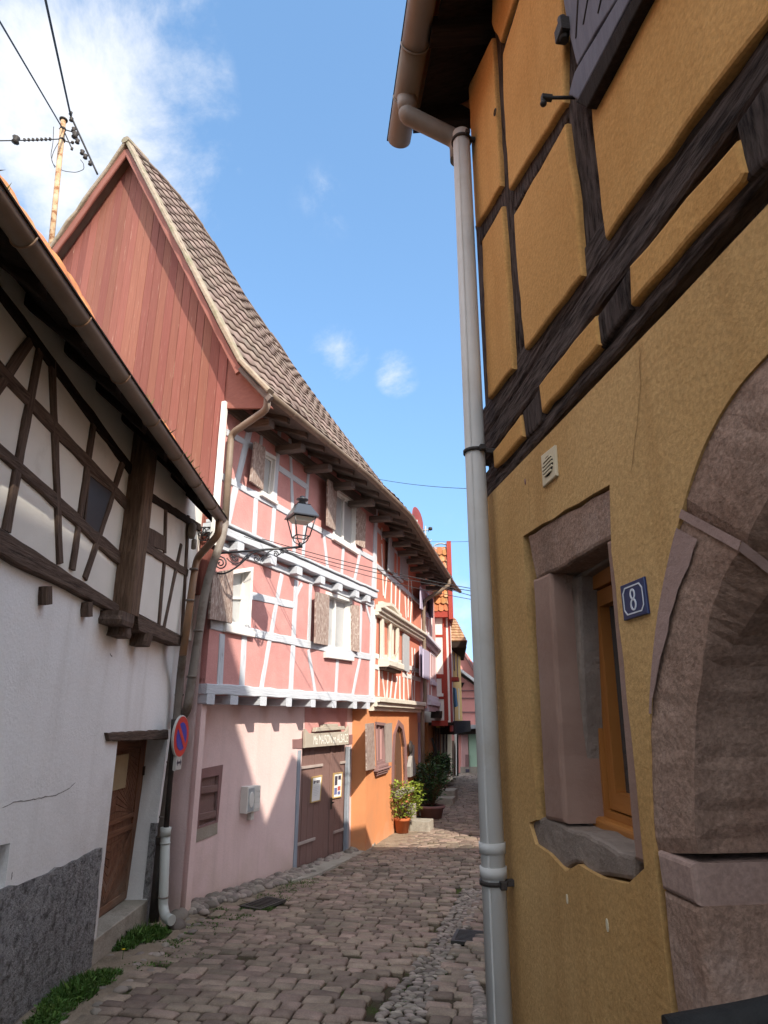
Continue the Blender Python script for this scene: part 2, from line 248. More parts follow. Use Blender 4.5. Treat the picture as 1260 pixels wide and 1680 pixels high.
# ------------------------------------------------------------------ mesh builder
class MB:
    def __init__(s): s.v = []; s.f = []; s.gr = []; s.rn = []; s.sm = []
    def vert(s, p, gr=None, rn=0.5):
        s.v.append(Vector(p)); s.gr.append(Vector(gr) if gr is not None else Vector(p)); s.rn.append(rn); return len(s.v) - 1
    def face(s, idx, smooth=False): s.f.append(tuple(idx)); s.sm.append(smooth)
    def poly(s, pts, gr=None, rn=.5):
        s.face([s.vert(p, gr[i] if gr else None, rn) for i, p in enumerate(pts)])
    def loft(s, rings, close=True, cap=True, grs=None, rn=.5, smooth=False):
        idx = []
        for i, r in enumerate(rings): idx.append([s.vert(p, grs[i][j] if grs else None, rn) for j, p in enumerate(r)])
        n = len(rings[0])
        for i in range(len(rings) - 1):
            for j in range(n if close else n - 1):
                k = (j + 1) % n
                s.face((idx[i][j], idx[i][k], idx[i + 1][k], idx[i + 1][j]), smooth)
        if cap and close:
            s.face(idx[0][::-1]); s.face(idx[-1])
    def prism(s, pts, vec, gr=None, rn=.5):
        vec = Vector(vec); a = [Vector(p) for p in pts]
        s.loft([a, [p + vec for p in a]], grs=[gr, gr] if gr else None, rn=rn)
    def box(s, c, ax, hx, ay, hy, az, hz, bev=0.0, rn=.5):
        c = Vector(c); ax = Vector(ax).normalized(); ay = Vector(ay).normalized(); az = Vector(az).normalized()
        s.beam(c - ax * hx, c + ax * hx, ay, hy * 2, az, hz * 2, seg=1, jit=0, ch=bev, rn=rn)
    def beam(s, p0, p1, wd, w, dd, d, seg=6, jit=.006, ch=.012, rn=None, tw=None):
        """a hewn timber: p0->p1 centre line, w along wd, d along dd"""
        p0 = Vector(p0); p1 = Vector(p1); wd = Vector(wd).normalized(); dd = Vector(dd).normalized(); L = (p1 - p0).length
        o = random.uniform(0, 50); o2 = random.uniform(0, 50)
        rings = []; grs = []
        if rn is None: rn = random.random()
        for i in range(seg + 1):
            t = i / seg; c = p0.lerp(p1, t)
            ww = w * (1 if tw is None else 1 + (tw - 1) * t)
            hw = ww / 2 + random.uniform(-jit, jit); hv = ww / 2 + random.uniform(-jit, jit); hd = d / 2 + random.uniform(-jit, jit) * .3
            h = min(ch, hw * .6, hd * .6)
            if h <= 0: pr = [(-hw, -hd), (hv, -hd), (hv, hd), (-hw, hd)]
            else: pr = [(-hw + h, -hd), (hv - h, -hd), (hv, -hd + h), (hv, hd - h), (hv - h, hd), (-hw + h, hd), (-hw, hd - h), (-hw, -hd + h)]
            rings.append([c + wd * a + dd * b for a, b in pr]); grs.append([(o + L * t, o2 + a, b) for a, b in pr])
        s.loft(rings, grs=grs, rn=rn)
    def tube(s, pts, r, n=12, cap=True, rn=.5, smooth=True):
        pts = [Vector(p) for p in pts]; rings = []; prevx = None
        for i, p in enumerate(pts):
            if i == 0: t = pts[1] - p
            elif i == len(pts) - 1: t = p - pts[-2]
            else: t = (pts[i + 1] - p).normalized() + (p - pts[i - 1]).normalized()
            t.normalize()
            x = prevx - t * prevx.dot(t) if prevx is not None else (Vector((0, 0, 1)).cross(t) if abs(t.z) < .95 else Vector((1, 0, 0)).cross(t))
            x.normalize(); y = t.cross(x); prevx = x
            k = 1.0
            if 0 < i < len(pts) - 1:
                c = max(.5, (pts[i + 1] - p).normalized().dot(t)); k = 1 / c if c > .75 else 1.15
            rr = r[i] if isinstance(r, (list, tuple)) else r
            rings.append([p + (x * cos(a) + y * sin(a)) * rr * (k if False else 1) for a in [2 * pi * j / n for j in range(n)]])
        s.loft(rings, cap=cap, rn=rn, smooth=smooth)
    def lathe(s, prof, c, n=16, axis=(0, 0, 1), smooth=True):
        c = Vector(c); az = Vector(axis).normalized(); ax = az.orthogonal().normalized(); ay = az.cross(ax)
        s.loft([[c + az * z + (ax * cos(a) + ay * sin(a)) * max(r, 1e-4) for a in [2 * pi * j / n for j in range(n)]] for r, z in prof], smooth=smooth)
    def grid(s, P, nu, nv, smooth=True, rnf=None):
        idx = [[s.vert(P(i, j), None, rnf(i, j) if rnf else .5) for j in range(nv + 1)] for i in range(nu + 1)]
        for i in range(nu):
            for j in range(nv): s.face((idx[i][j], idx[i + 1][j], idx[i + 1][j + 1], idx[i][j + 1]), smooth)
    def build(s, name, m, parent=None, label=None, kind=None):
        root = parent
        while root is not None and root.parent is not None: root = root.parent
        org = root.location.copy() if root is not None else Vector((0, 0, 0))
        me = bpy.data.meshes.new(name)
        me.from_pydata([p - org for p in s.v], [], s.f); me.validate(clean_customdata=False)
        a = me.attributes.new('gr', 'FLOAT_VECTOR', 'POINT'); a.data.foreach_set('vector', [x for g in s.gr for x in g])
        a = me.attributes.new('rnd', 'FLOAT', 'POINT'); a.data.foreach_set('value', s.rn)
        if len(me.polygons) == len(s.sm): me.polygons.foreach_set('use_smooth', s.sm)
        bm = bmesh.new(); bm.from_mesh(me); bmesh.ops.recalc_face_normals(bm, faces=bm.faces); bm.to_mesh(me); bm.free()
        me.materials.append(MT[m] if isinstance(m, str) else m)
        o = bpy.data.objects.new(name, me); COL.objects.link(o)
        if parent is not None: o.parent = parent
        if label: o['label'] = label
        if kind: o['kind'] = kind
        return o

def thing(name, label, cat, loc, group=None):
    o = bpy.data.objects.new(name, None); COL.objects.link(o); o.location = loc; o.empty_display_size = .2
    o['label'] = label; o['category'] = cat
    if group: o['group'] = group
    return o
def single(name, mb, m, label, cat, group=None):
    """a thing that is one mesh"""
    c = Vector((0, 0, 0)); 
    for p in mb.v: c += p
    c /= len(mb.v); c.z = min(p.z for p in mb.v)
    mb.v = [p - c for p in mb.v]
    o = mb.build(name, m); o.location = c; o['label'] = label; o['category'] = cat
    if group: o['group'] = group
    return o
def structure(name, mb, m): return mb.build(name, m, kind='structure')
def stuff(name, mb, m, label, cat):
    o = mb.build(name, m, kind='stuff'); o['label'] = label; o['category'] = cat; return o

# ------------------------------------------------------------------ wall frames
class Wall:
    """vertical wall plane: origin, bearing (degrees from +Y towards +X); normal n faces the street"""
    def __init__(s, ox, oy, ang, side=1):
        a = radians(ang); s.o = Vector((ox, oy, 0)); s.d = Vector((sin(a), cos(a), 0)); s.n = Vector((cos(a), -sin(a), 0)) * side
    def at(s, u, v, off=0.0):
        r = raydir(u, v); k = (s.o.dot(s.n) + off) / r.dot(s.n); p = r * k
        return ((p - s.o).dot(s.d), EZ + p.z)
    def w(s, a, z, off=0.0): return s.o + s.d * a + s.n * off + Vector((0, 0, z))
    def px(s, u, v, off=0.0): a, z = s.at(u, v, off); return s.w(a, z, off)
    def s_at(s, u, v=1000, off=0.0): return s.at(u, v, off)[0]
    def tim(s, name, m, parent, u0, v0, u1, v1, w, off0=-.03, off1=.02, seg=None, jit=.006, ch=.01, tw=None, e0=0, e1=0):
        a = s.px(u0, v0, off1); b = s.px(u1, v1, off1); t = (b - a).normalized(); a = a - t * e0; b = b + t * e1
        sh = s.n * ((off0 - off1) / 2); a += sh; b += sh
        mb = MB(); L = (b - a).length
        mb.beam(a, b, (b - a).cross(s.n), w, s.n, off1 - off0, seg=seg or max(2, int(L / .18)), jit=jit, ch=ch, tw=tw)
        return mb.build(name, m, parent)
    def quad(s, pts, off=0.0): return [s.at(u, v, off) for u, v in pts]
    def sheet(s, mb, outer, holes=(), off=0.0, depth=.15, hole_depth=None):
        """front face with holes and reveals; polygons in wall coordinates (s,z)"""
        loops = [[Vector((a, z, 0)) for a, z in outer]] + [[Vector((a, z, 0)) for a, z in h] for h in holes]
        flat = [p for l in loops for p in l]
        idx = [mb.vert(s.w(p.x, p.y, off)) for p in flat]
        for t in tessellate_polygon(loops): mb.face([idx[i] for i in t])
        k = 0
        for li, l in enumerate(loops):
            dd = depth if li == 0 else (hole_depth or depth); n = len(l)
            back = [mb.vert(s.w(p.x, p.y, off - dd)) for p in l]
            for i in range(n):
                j = (i + 1) % n; mb.face((idx[k + i], idx[k + j], back[j], back[i]))
            k += n
    def slab(s, mb, poly, off0, off1, bev=0.0, rn=.5, hz=False):
        """polygon (s,z) extruded from off0 to off1, front edge bevelled by insetting; hz: grain runs horizontally"""
        o = random.uniform(0, 40)
        def g(a, z, f): return (o + (a if hz else z), (z if hz else a), f)
        r0 = [s.w(a, z, off0) for a, z in poly]; g0 = [g(a, z, off0) for a, z in poly]
        if bev:
            ins = inset(poly, bev); ins2 = inset(poly, bev * .3)
            mb.loft([r0, [s.w(a, z, off1 - bev) for a, z in poly], [s.w(a, z, off1 - bev * .3) for a, z in ins2], [s.w(a, z, off1) for a, z in ins]],
                    grs=[g0, [g(a, z, off1) for a, z in poly], [g(a, z, off1) for a, z in ins2], [g(a, z, off1) for a, z in ins]], rn=rn)
        else:
            mb.loft([r0, [s.w(a, z, off1) for a, z in poly]], grs=[g0, [g(a, z, off1) for a, z in poly]], rn=rn)
    def ring(s, mb, outer, inner, off0, off1):
        n = len(outer); o = random.uniform(0, 40)
        for i in range(n):
            j = (i + 1) % n; q = [outer[i], outer[j], inner[j], inner[i]]
            e = Vector((outer[j][0] - outer[i][0], outer[j][1] - outer[i][1])); e.normalize()
            def g(p): return (o + i + p[0] * e.x + p[1] * e.y, -p[0] * e.y + p[1] * e.x, 0)
            mb.loft([[s.w(a, z, off0) for a, z in q], [s.w(a, z, off1) for a, z in q]], grs=[[g(p) for p in q]] * 2)

def area2(p): return sum(p[i][0] * p[(i + 1) % len(p)][1] - p[(i + 1) % len(p)][0] * p[i][1] for i in range(len(p)))
def inset(poly, d):
    n = len(poly); sg = 1 if area2(poly) > 0 else -1; out = []
    for i in range(n):
        p0 = Vector(poly[i - 1]); p1 = Vector(poly[i]); p2 = Vector(poly[(i + 1) % n])
        e1 = (p1 - p0).normalized(); e2 = (p2 - p1).normalized()
        n1 = Vector((-e1.y, e1.x)) * sg; n2 = Vector((-e2.y, e2.x)) * sg
        m = n1 + n2; L = max(m.length_squared, .3)
        q = p1 + m * (2 * d / L); out.append((q.x, q.y))
    return out
def wobble(poly, step=.12, amp=.008):
    out = []; n = len(poly)
    for i in range(n):
        a = Vector(poly[i]); b = Vector(poly[(i + 1) % n]); L = (b - a).length; k = max(1, int(L / step)); pr = Vector((-(b - a).y, (b - a).x)) / max(L, 1e-6)
        for j in range(k):
            p = a.lerp(b, j / k) + (pr * random.uniform(-amp, amp) if j else Vector((0, 0))); out.append((p.x, p.y))
    return out

def gz(y):
    k = [(-5, .02), (5.5, .0), (9, -.25), (14, -.42), (20, -.46), (60, -.5)]
    if y <= k[0][0]: return k[0][1]
    for (a, za), (b, zb) in zip(k, k[1:]):
        if y <= b:
            return za + (zb - za) * (y - a) / (b - a)
    return k[-1][1]
def gpx(u, v):
    """street point under a photograph direction"""
    r = raydir(u, v); z = -.2
    for _ in range(20):
        k = (z - EZ) / r.z; z = gz(r.y * k)
    return Vector((r.x * k, r.y * k, z))

WR = Wall(.88, 0, -6.7, -1)                 # ochre house front
WA = Wall(-2.5, 0, -.8)                     # white house front
_g = raydir(275, 1500); _k = (-.25 - EZ) / _g.z
WB = Wall(_g.x * _k, _g.y * _k, 22.4)       # pink house front
_c = WB.w(WB.at(612, 1152, .34)[0], 0, .34)
WC = Wall(_c.x, _c.y, 14)                   # bent end of the pink house
_e = WC.w(WC.at(689, 1100)[0], 0)
WD = Wall(_e.x, _e.y, 10)
UPZ = Vector((0, 0, 1))

def window(w, parent, quad, off, recess=.10, fw=.06, frame='whitewood', pane='curtain', mull=1, rails=0, sill=None, name='window'):
    """casement filling a quad of photograph directions [tl,tr,br,bl] on wall w at off; returns the window part"""
    q = [w.at(u, v, off) for u, v in quad]
    inn = inset(q, fw)
    mb = MB(); w.ring(mb, q, inn, off - recess, off + .012)
    fr = mb.build(name, frame, parent)
    mb = MB(); w.slab(mb, inset(q, fw * .8), off - recess + .012, off - recess + .02); mb.build('pane', pane, fr)
    tl, tr, br, bl = inn
    def lp(a, b, t): return (a[0] + (b[0] - a[0]) * t, a[1] + (b[1] - a[1]) * t)
    mb = MB()
    in2 = inset(inn, fw * .55); w.ring(mb, inn, in2, off - recess + .014, off - recess + .045)
    for i in range(1, mull + 1):
        t = i / (mull + 1); a = lp(tl, tr, t); b = lp(bl, br, t); h = fw * .5
        w.slab(mb, [(a[0] - h, a[1]), (a[0] + h, a[1]), (b[0] + h, b[1]), (b[0] - h, b[1])], off - recess + .015, off - recess + .06)
    for i in range(1, rails + 1):
        t = i / (rails + 1); a = lp(tl, bl, t); b = lp(tr, br, t); h = fw * .28
        w.slab(mb, [(a[0], a[1] - h), (b[0], b[1] - h), (b[0], b[1] + h), (a[0], a[1] + h)], off - recess + .017, off - recess + .05, hz=True)
    mb.build('sash', frame, fr)
    if sill:
        a, b = q[3], q[2]; mb = MB(); h = sill
        w.slab(mb, [(a[0] - .05, a[1] - h), (b[0] + .05, b[1] - h), (b[0] + .05, b[1] + .004), (a[0] - .05, a[1] + .004)], off - .05, off + .07, bev=.01, hz=True)
        mb.build('sill', frame, fr)
    return fr
def shutter(w, parent, quad, off, hinge='r', swing=.14, m='shutter', th=.03):
    """open shutter leaf: free edge stands away from the wall by swing"""
    q = [w.at(u, v, off) for u, v in quad]           # tl,tr,br,bl
    fo = (swing, 0) if hinge == 'r' else (0, swing)
    offs = [off + .03 + fo[0], off + .03 + fo[1], off + .03 + fo[1], off + .03 + fo[0]]
    q = [w.at(u, v, o) for (u, v), o in zip(quad, offs)]
    mb = MB(); n = 3
    o = random.uniform(0, 30)
    for i in range(n):
        t0, t1 = i / n + (.012 if i else 0), (i + 1) / n
        ps = []
        for t, k in ((t0, 0), (t1, 0), (t1, 1), (t0, 1)):
            A, B = (q[0], q[1]) if k == 0 else (q[3], q[2]); ps.append((A[0] + (B[0] - A[0]) * t, A[1] + (B[1] - A[1]) * t, offs[0] + (offs[1] - offs[0]) * t))
        fr = [w.w(a, z, f) for a, z, f in ps]; bk = [w.w(a, z, f - th) for a, z, f in ps]
        g = [(o + z, a + i * 3, 0) for a, z, f in ps]
        mb.loft([bk, fr], grs=[g, g], rn=random.random())
    return mb.build('shutter', m, parent)
def pipe(mb, pts, r, n=14): mb.tube(pts, r, n)
def smoothpath(pts, k=4):
    pts = [Vector(p) for p in pts]; o = [pts[0]]
    for i in range(1, len(pts) - 1):
        a, b, c = pts[i - 1], pts[i], pts[i + 1]
        d = min((b - a).length, (c - b).length) * .35
        p0 = b - (b - a).normalized() * d; p1 = b + (c - b).normalized() * d
        for j in range(k + 1):
            t = j / k; o.append(p0.lerp(b, t).lerp(b.lerp(p1, t), t))
    o.append(pts[-1]); return o
# ================================================================== STREET AND GROUND
def street_z(x, y): return gz(y) + .012 * sin(x * 1.7 + y * .6) - .05 * math.exp(-((x - band_x(y)) / .25) ** 2)
def band_x(y): return .05 + .24 * (y - 5.4)           # pebble gutter
mb = MB()
xs = [-400, -40, -6] + [-4 + .25 * i for i in range(41)] + [8, 12, 40, 400]
ys = [-400, -40, -5] + [-2 + .4 * i for i in range(92)] + [40, 60, 150, 1500]
mb.grid(lambda i, j: (xs[i], ys[j], street_z(xs[i], ys[j]) - (.022 if abs(xs[i]) < 7 else .05)), len(xs) - 1, len(ys) - 1)
structure('ground', mb, 'earth')

def left_edge(y):
    """street-side foot of the left-hand walls"""
    if y < WB.o.y: return WA.w(y, 0).x
    if y < _c.y: return WB.o.x + (y - WB.o.y) * tan(radians(22.4))
    if y < _e.y: return _c.x + (y - _c.y) * tan(radians(14))
    return _e.x + (y - _e.y) * tan(radians(9))
rs = random.Random(3)
mb = MB(); ax = radians(11)
DV = Vector((sin(ax), cos(ax), 0)); DU = Vector((cos(ax), -sin(ax), 0))
ORG = Vector((-.6, 4.6, 0))
t = -.9
while t < 29:
    near = t < 9.5
    row = rs.uniform(.12, .155) if near else rs.uniform(.14, .17)
    u = -6.5 + rs.uniform(0, .2); skew = rs.uniform(-.012, .012)
    while u < 6.5:
        ln = rs.uniform(.14, .26) if near else rs.uniform(.17, .28)
        c = ORG + DV * (t + row / 2 + u * skew + .04 * sin(u * 1.3 + t * .8)) + DU * (u + ln / 2)
        u += ln
        le = left_edge(c.y); strip = .55 if c.y < 12.5 else .25
        if c.x < le + strip + rs.uniform(-.08, .08) or c.x > 1.1 + .16 * max(0, c.y - 3): continue
        if c.y < 10.5 and abs(c.x - band_x(c.y)) < .155: continue
        if c.y < 7.2 and c.x > band_x(c.y) + .62: continue
        if (Vector((c.x, c.y, 0)) - Vector((*gpx(432, 1484).xy, 0))).length < .28: continue
        if rs.random() < .012: continue
        tx, ty, dz = rs.gauss(0, .022), rs.gauss(0, .022), rs.gauss(0, .003); rn = rs.random()
        hl, hr = ln / 2 - rs.uniform(.004, .009), row / 2 - rs.uniform(.004, .009)
        rot = rs.gauss(0, .03); e1 = DU * cos(rot) + DV * sin(rot); e2 = DV * cos(rot) - DU * sin(rot)
        zb = street_z(c.x, c.y)
        K = [(-1, 0), (-.84, 1), (.84, 1), (1, 0)]
        jit = [[(rs.uniform(-.006, .006), rs.uniform(-.006, .006)) for _ in K] for _ in K]
        idx = []
        for a, (ka, fa) in enumerate(K):
            for b_, (kb, fb) in enumerate(K):
                h = .012 * (1 if fa and fb else 0) + (-.004 if not (fa or fb) else 0) + (rs.uniform(-.0025, .0025) if fa and fb else 0)
                kk = .95 if not (fa or fb) else 1
                p = c + e1 * (ka * hl * kk + jit[a][b_][0]) + e2 * (kb * hr * kk + jit[a][b_][1])
                z = zb + dz + h + tx * ka * hl + ty * kb * hr - .008
                idx.append(mb.vert((p.x, p.y, z), (p.x, p.y, rn * 9), rn))
        for a in range(3):
            for b_ in range(3):
                mb.face((idx[a * 4 + b_], idx[a * 4 + b_ + 1], idx[a * 4 + b_ + 5], idx[a * 4 + b_ + 4]), True)
        # skirts
        ring = [0, 1, 2, 3, 7, 11, 15, 14, 13, 12, 8, 4]
        low = [mb.vert((mb.v[idx[r]].x, mb.v[idx[r]].y, zb - .05), mb.gr[idx[r]], rn) for r in ring]
        for k in range(12):
            kk = (k + 1) % 12; mb.face((idx[ring[k]], idx[ring[kk]], low[kk], low[k]))
    t += row
structure('cobbled_street', mb, 'sett')

def stone(mb, c, rx, ry, rz, rot, rn, n=7):
    c = Vector(c); e1 = Vector((cos(rot), sin(rot), 0)); e2 = Vector((-sin(rot), cos(rot), 0)); ph = rn * 30
    rings = []
    for th in (-.5, .0, .45, .9, 1.25):
        rr = cos(th); zz = sin(th)
        rings.append([c + e1 * (cos(2 * pi * j / n) * rx * rr * (1 + .13 * sin(ph + j * 2.1))) + e2 * (sin(2 * pi * j / n) * ry * rr * (1 + .13 * sin(ph * 1.7 + j * 1.3))) + UPZ * (rz * zz) for j in range(n)])
    mb.loft(rings, rn=rn, smooth=True)
mb = MB()
y = 4.4
while y < 10.4:
    x = -.15 + rs.uniform(0, .05)
    while x < .15:
        rx = rs.uniform(.03, .058); ry = rs.uniform(.016, .027); xx = band_x(y) + x + rx * .9; x += rx * 1.9
        yy = y + rs.uniform(-.016, .016) - .24 * (xx - band_x(y))
        stone(mb, (xx, yy, street_z(xx, yy) + rs.uniform(-.006, .004)), rx, ry, rs.uniform(.012, .022), -.1 + rs.gauss(0, .22), rs.random())
    y += rs.uniform(.040, .052)
for _ in range(420):                                   # pebbled margin at the ochre house
    y = rs.uniform(4.3, 6.6); x = rs.uniform(band_x(y) + .6, .72)
    if x > .74: continue
    stone(mb, (x, y, street_z(x, y) + .004), rs.uniform(.03, .065), rs.uniform(.02, .03), rs.uniform(.012, .024), rs.gauss(-.1, .35), rs.random())
stuff('gutter_pebbles', mb, 'pebble', 'band of small river pebbles set in moss along the cobbles', 'pebbles')
mb = MB()
for _ in range(380):                                   # cobble foot of the pink wall
    s = rs.uniform(-.25, 3.0) if rs.random() < .85 else rs.uniform(3, 6); o = rs.uniform(.03, .36 if s < 3 else .2); big = rs.uniform(.5, 1.15)
    p = WB.w(s, 0, o); r = .062 * big
    stone(mb, (p.x, p.y, street_z(p.x, p.y) + .01 + .02 * (1 - o / .4)), r * 1.25, r, r * .75, rs.uniform(0, 3), rs.random(), 8)
for u, v, r in [(300, 1497, .10), (318, 1497, .095), (292, 1510, .12), (345, 1490, .07), (288, 1525, .10), (335, 1502, .05)]:
    p = gpx(u, v); stone(mb, (p.x, p.y, p.z + .03), r * 1.3, r, r * .8, rs.uniform(0, 3), rs.random(), 9)
for _ in range(60):
    y = rs.uniform(5.2, 8.6); x = left_edge(y) + rs.uniform(.05, .6); r = rs.uniform(.02, .05)
    stone(mb, (x, y, street_z(x, y) - .01), r * 1.3, r, r * .6, rs.uniform(0, 3), rs.random())
stuff('wall_foot_stones', mb, 'pebble', 'rounded river stones bedded along the foot of the pink wall', 'stones')
# gritty strip and concrete patch along the wall feet
mb = MB(); N_ = 112
mb.grid(lambda i, j: (lambda y: (left_edge(y) - .1 + j * .17, y, street_z(left_edge(y) + j * .16, y) + .002 + .006 * sin(y * 9 + j * 2) - (.03 if j == 4 else 0)))(4.2 + i * .15), N_, 4)
structure('dirt_margin', mb, 'sand')
mb = MB()
pts = [gpx(u, v) for u, v in [(484, 1429), (600, 1384), (612, 1392), (570, 1412), (520, 1436), (478, 1447)]]
mb.loft([[p + UPZ * -.03 for p in pts], [p + UPZ * (.025 if i < 2 else .012) for i, p in enumerate(pts)]])
structure('doorstep_concrete', mb, 'concrete')

# ================================================================== OCHRE HOUSE (right, close)
H = thing('ochre_house', 'ochre plastered half-timbered house with sandstone window and arched doorway close on the right', 'house', (.88, 0, 0))
W = WR; S1 = W.at(800, 900)[0] + .06
arch_px = [(1260, 580), (1200, 650), (1150, 742), (1115, 850), (1085, 980), (1070, 1100), (1065, 1230), (1072, 1400)]
def crom(P, k=5):
    out = []
    for i in range(len(P) - 1):
        p0, p1, p2, p3 = [Vector(P[max(0, min(len(P) - 1, j))]) for j in (i - 1, i, i + 1, i + 2)]
        for j in range(k):
            t = j / k; q = .5 * (2 * p1 + (p2 - p0) * t + (2 * p0 - 5 * p1 + 4 * p2 - p3) * t * t + (3 * p1 - p0 - 3 * p2 + p3) * t ** 3); out.append((q.x, q.y))
    return out + [tuple(P[-1])]
aout = crom([W.at(u, v, .02) for u, v in arch_px])
top_s, top_z = aout[0]
apex = [(1.0, top_z + .10), (.75, top_z + .24), (.42, top_z + .30)]
left = [(.84 - s, z) for s, z in (apex[:2][::-1] + aout)]            # mirrored half towards / behind the camera
aouter = aout[::-1] + apex + left                                      # springing -> apex -> other springing
zb = -.4
beam2 = [W.at(u, v, .02) for u, v in [(805, 810), (900, 712), (1000, 608), (1100, 505), (1260, 335)]]
outer = [(S1, zb)] + [(S1, beam2[0][1])] + beam2 + [(-3.2, beam2[-1][1])] + [(-3.2, zb)] + [(left[-1][0], zb)] + aouter[::-1] + [(aout[-1][0], zb)]
wq = [(858, 880), (1000, 795), (1003, 905), (1057, 1425), (1030, 1450), (985, 1440), (948, 1418), (928, 1430), (900, 1400), (878, 1385), (868, 1350), (880, 1345)]
whole = [W.at(u, v, .02) for u, v in wq]
mb = MB(); W.sheet(mb, outer, [wobble(whole, .1, .006)], .02, .25, hole_depth=.12)
wall = mb.build('wall', 'ochre', H)
# rest of the building body (end wall, back) and roof
mb = MB(); D = 8.2
def bx(s, z, off): return W.w(s, z, off)
zt = 5.6
for a, b in [((S1, 0), (-.3, -D)), ((-.3, -D), (-14, -D)), ((-14, -D), (-14, 0))]:
    mb.prism([W.w(a[0], zb, a[1] - .12), W.w(b[0], zb, b[1] - .12), W.w(b[0], zt, b[1] - .12), W.w(a[0], zt, a[1] - .12)], (W.d * -.15 if a[0] == S1 else W.n * .15))
mb.build('rear_wall', 'ochre', H)
# stone window surround
SO = [(858, 880), (1000, 795), (1057, 1425), (1030, 1412), (880, 1345)]
lint = [W.at(u, v, .03) for u, v in [(858, 878), (1001, 793), (1001, 880), (985, 888), (890, 942), (872, 952)]]
mb = MB(); W.slab(mb, wobble(lint, .08, .006), -.25, .012, bev=.012, hz=True); mb.build('window_lintel', 'stone', H)
jl = [W.at(u, v, .03) for u, v in [(866, 950), (893, 938), (918, 1352), (886, 1345)]]
mb = MB(); W.slab(mb, wobble(jl, .10, .006), -.15, .012, bev=.014); mb.build('window_jamb', 'stonered', H); mb = MB()
jl2 = [W.at(u, v, -.03) for u, v in [(893, 945), (920, 940), (938, 1362), (912, 1356)]]
W.slab(mb, wobble(jl2, .1, .003), -.152, -.03, bev=.018); mb.build('jamb_moulding', 'stone', H); mb = MB()
jl3 = [W.at(u, v, -.07) for u, v in [(922, 945), (948, 945), (962, 1372), (936, 1364)]]
W.slab(mb, wobble(jl3, .1, .003), -.154, -.07, bev=.014); mb.build('jamb_moulding', 'stonedark', H)
jr = [W.at(u, v, .03) for u, v in [(985, 888), (1002, 880), (1057, 1424), (1031, 1412)]]
mb = MB(); W.slab(mb, wobble(jr, .12, .004), -.2, .014, bev=.012); mb.build('window_jamb', 'stonered', H)
# moulded fillet below the lintel
for k, (o, dv) in enumerate([(-.015, 0), (-.05, 16), (-.09, 34)]):
    mb = MB(); W.slab(mb, [W.at(u, v, o) for u, v in [(890 + 8 * k, 930 + dv), (1000, 868 + dv), (1000, 882 + dv), (892 + 8 * k, 946 + dv)]], o - .12, o, bev=.006, hz=True); mb.build('lintel_fillet', 'stonedark', wall)
# recess, sill
mb = MB(); fl = [W.at(u, v, 0) for u, v in [(880, 1335), (1045, 1404), (1045, 1445), (985, 1438), (948, 1416), (928, 1428), (900, 1398), (874, 1380)]]
W.slab(mb, wobble(fl, .05, .008), -.45, .006, bev=.012, hz=True); sill = mb.build('window_sill', 'stonedark', H)
sB, zT = W.at(1010, 1350, -.3)[0] - .6, 3.0
s_l = W.at(940, 1200, -.13)[0]
mb = MB()
mb.poly([W.w(s_l + .25, 1.2, -.30), W.w(s_l - 1.2, 1.2, -.30), W.w(s_l - 1.2, 2.9, -.30), W.w(s_l + .25, 2.9, -.30)])
mb.poly([W.w(s_l + .06, 1.2, -.09), W.w(s_l + .02, 1.2, -.31), W.w(s_l + .02, 2.9, -.31), W.w(s_l + .06, 2.9, -.09)])
mb.build('window_recess', 'stonered', H)
# wooden window set deep in the opening
def pq(l, o): return [W.at(u, v, o) for u, v in l]
wf = MB()
po = -.125
fq = pq([(952, 955), (1090, 880), (1150, 1420), (984, 1352)], po)
W.ring(wf, fq, inset(fq, .05), po - .06, po); wfr = wf.build('window_frame', 'pinewin', H)
wf = MB(); q2 = inset(fq, .056); W.ring(wf, q2, inset(q2, .055), po - .07, po - .014); wf.build('casement', 'pinewin', wfr)
wf = MB(); W.slab(wf, inset(fq, .1), po - .06, po - .05); wf.build('pane', 'glass', wfr)
wf = MB(); a0, a1 = fq[3], fq[2]
W.slab(wf, [(a0[0] + .02, a0[1] - .05), (a1[0], a1[1] - .05), (a1[0], a1[1] + .03), (a0[0] + .02, a0[1] + .03)], po - .05, po + .03, bev=.012, hz=True); wf.build('drip_rail', 'pinewin', wfr)

# stone arch: profile swept along the arch curve
def chain(off_px, off): return crom([W.at(u, v, off) for u, v in off_px])
inn_px = [(1330, 700), (1268, 800), (1227, 880), (1190, 943), (1165, 1012), (1152, 1100), (1140, 1214), (1140, 1400)]
cha_px = [(1400, 800), (1330, 880), (1275, 950), (1232, 1015), (1205, 1060), (1190, 1110), (1178, 1214), (1177, 1400)]
ai = chain(inn_px, .012); ac = chain(cha_px, -.05)
def full(l, rise):
    a = [(1.0 - .0, l[0][1] + .08), (.75, l[0][1] + .2), (.42, l[0][1] + .26)]
    a = [p for p in a if p[0] < l[0][0]]
    half = l[::-1] + a
    return half + [(.84 - s, z) for s, z in half[::-1][1:]]
A0, A1, A2 = full(aout, 0), full(ai, 0), full(ac, 0)
def resample(ch, n):
    L = [0]
    for p, q in zip(ch, ch[1:]): L.append(L[-1] + (Vector(q) - Vector(p)).length)
    out = []
    for i in range(n):
        t = L[-1] * i / (n - 1); k = 0
        while k < len(L) - 2 and L[k + 1] < t: k += 1
        f = (t - L[k]) / max(1e-6, L[k + 1] - L[k]); out.append((ch[k][0] + (ch[k + 1][0] - ch[k][0]) * f, ch[k][1] + (ch[k + 1][1] - ch[k][1]) * f))
    return out
NA = 110; A0, A1, A2 = [resample(c, NA) for c in (A0, A1, A2)]
cuts = [0, 23, 39, 55, 70, 86, NA - 1]
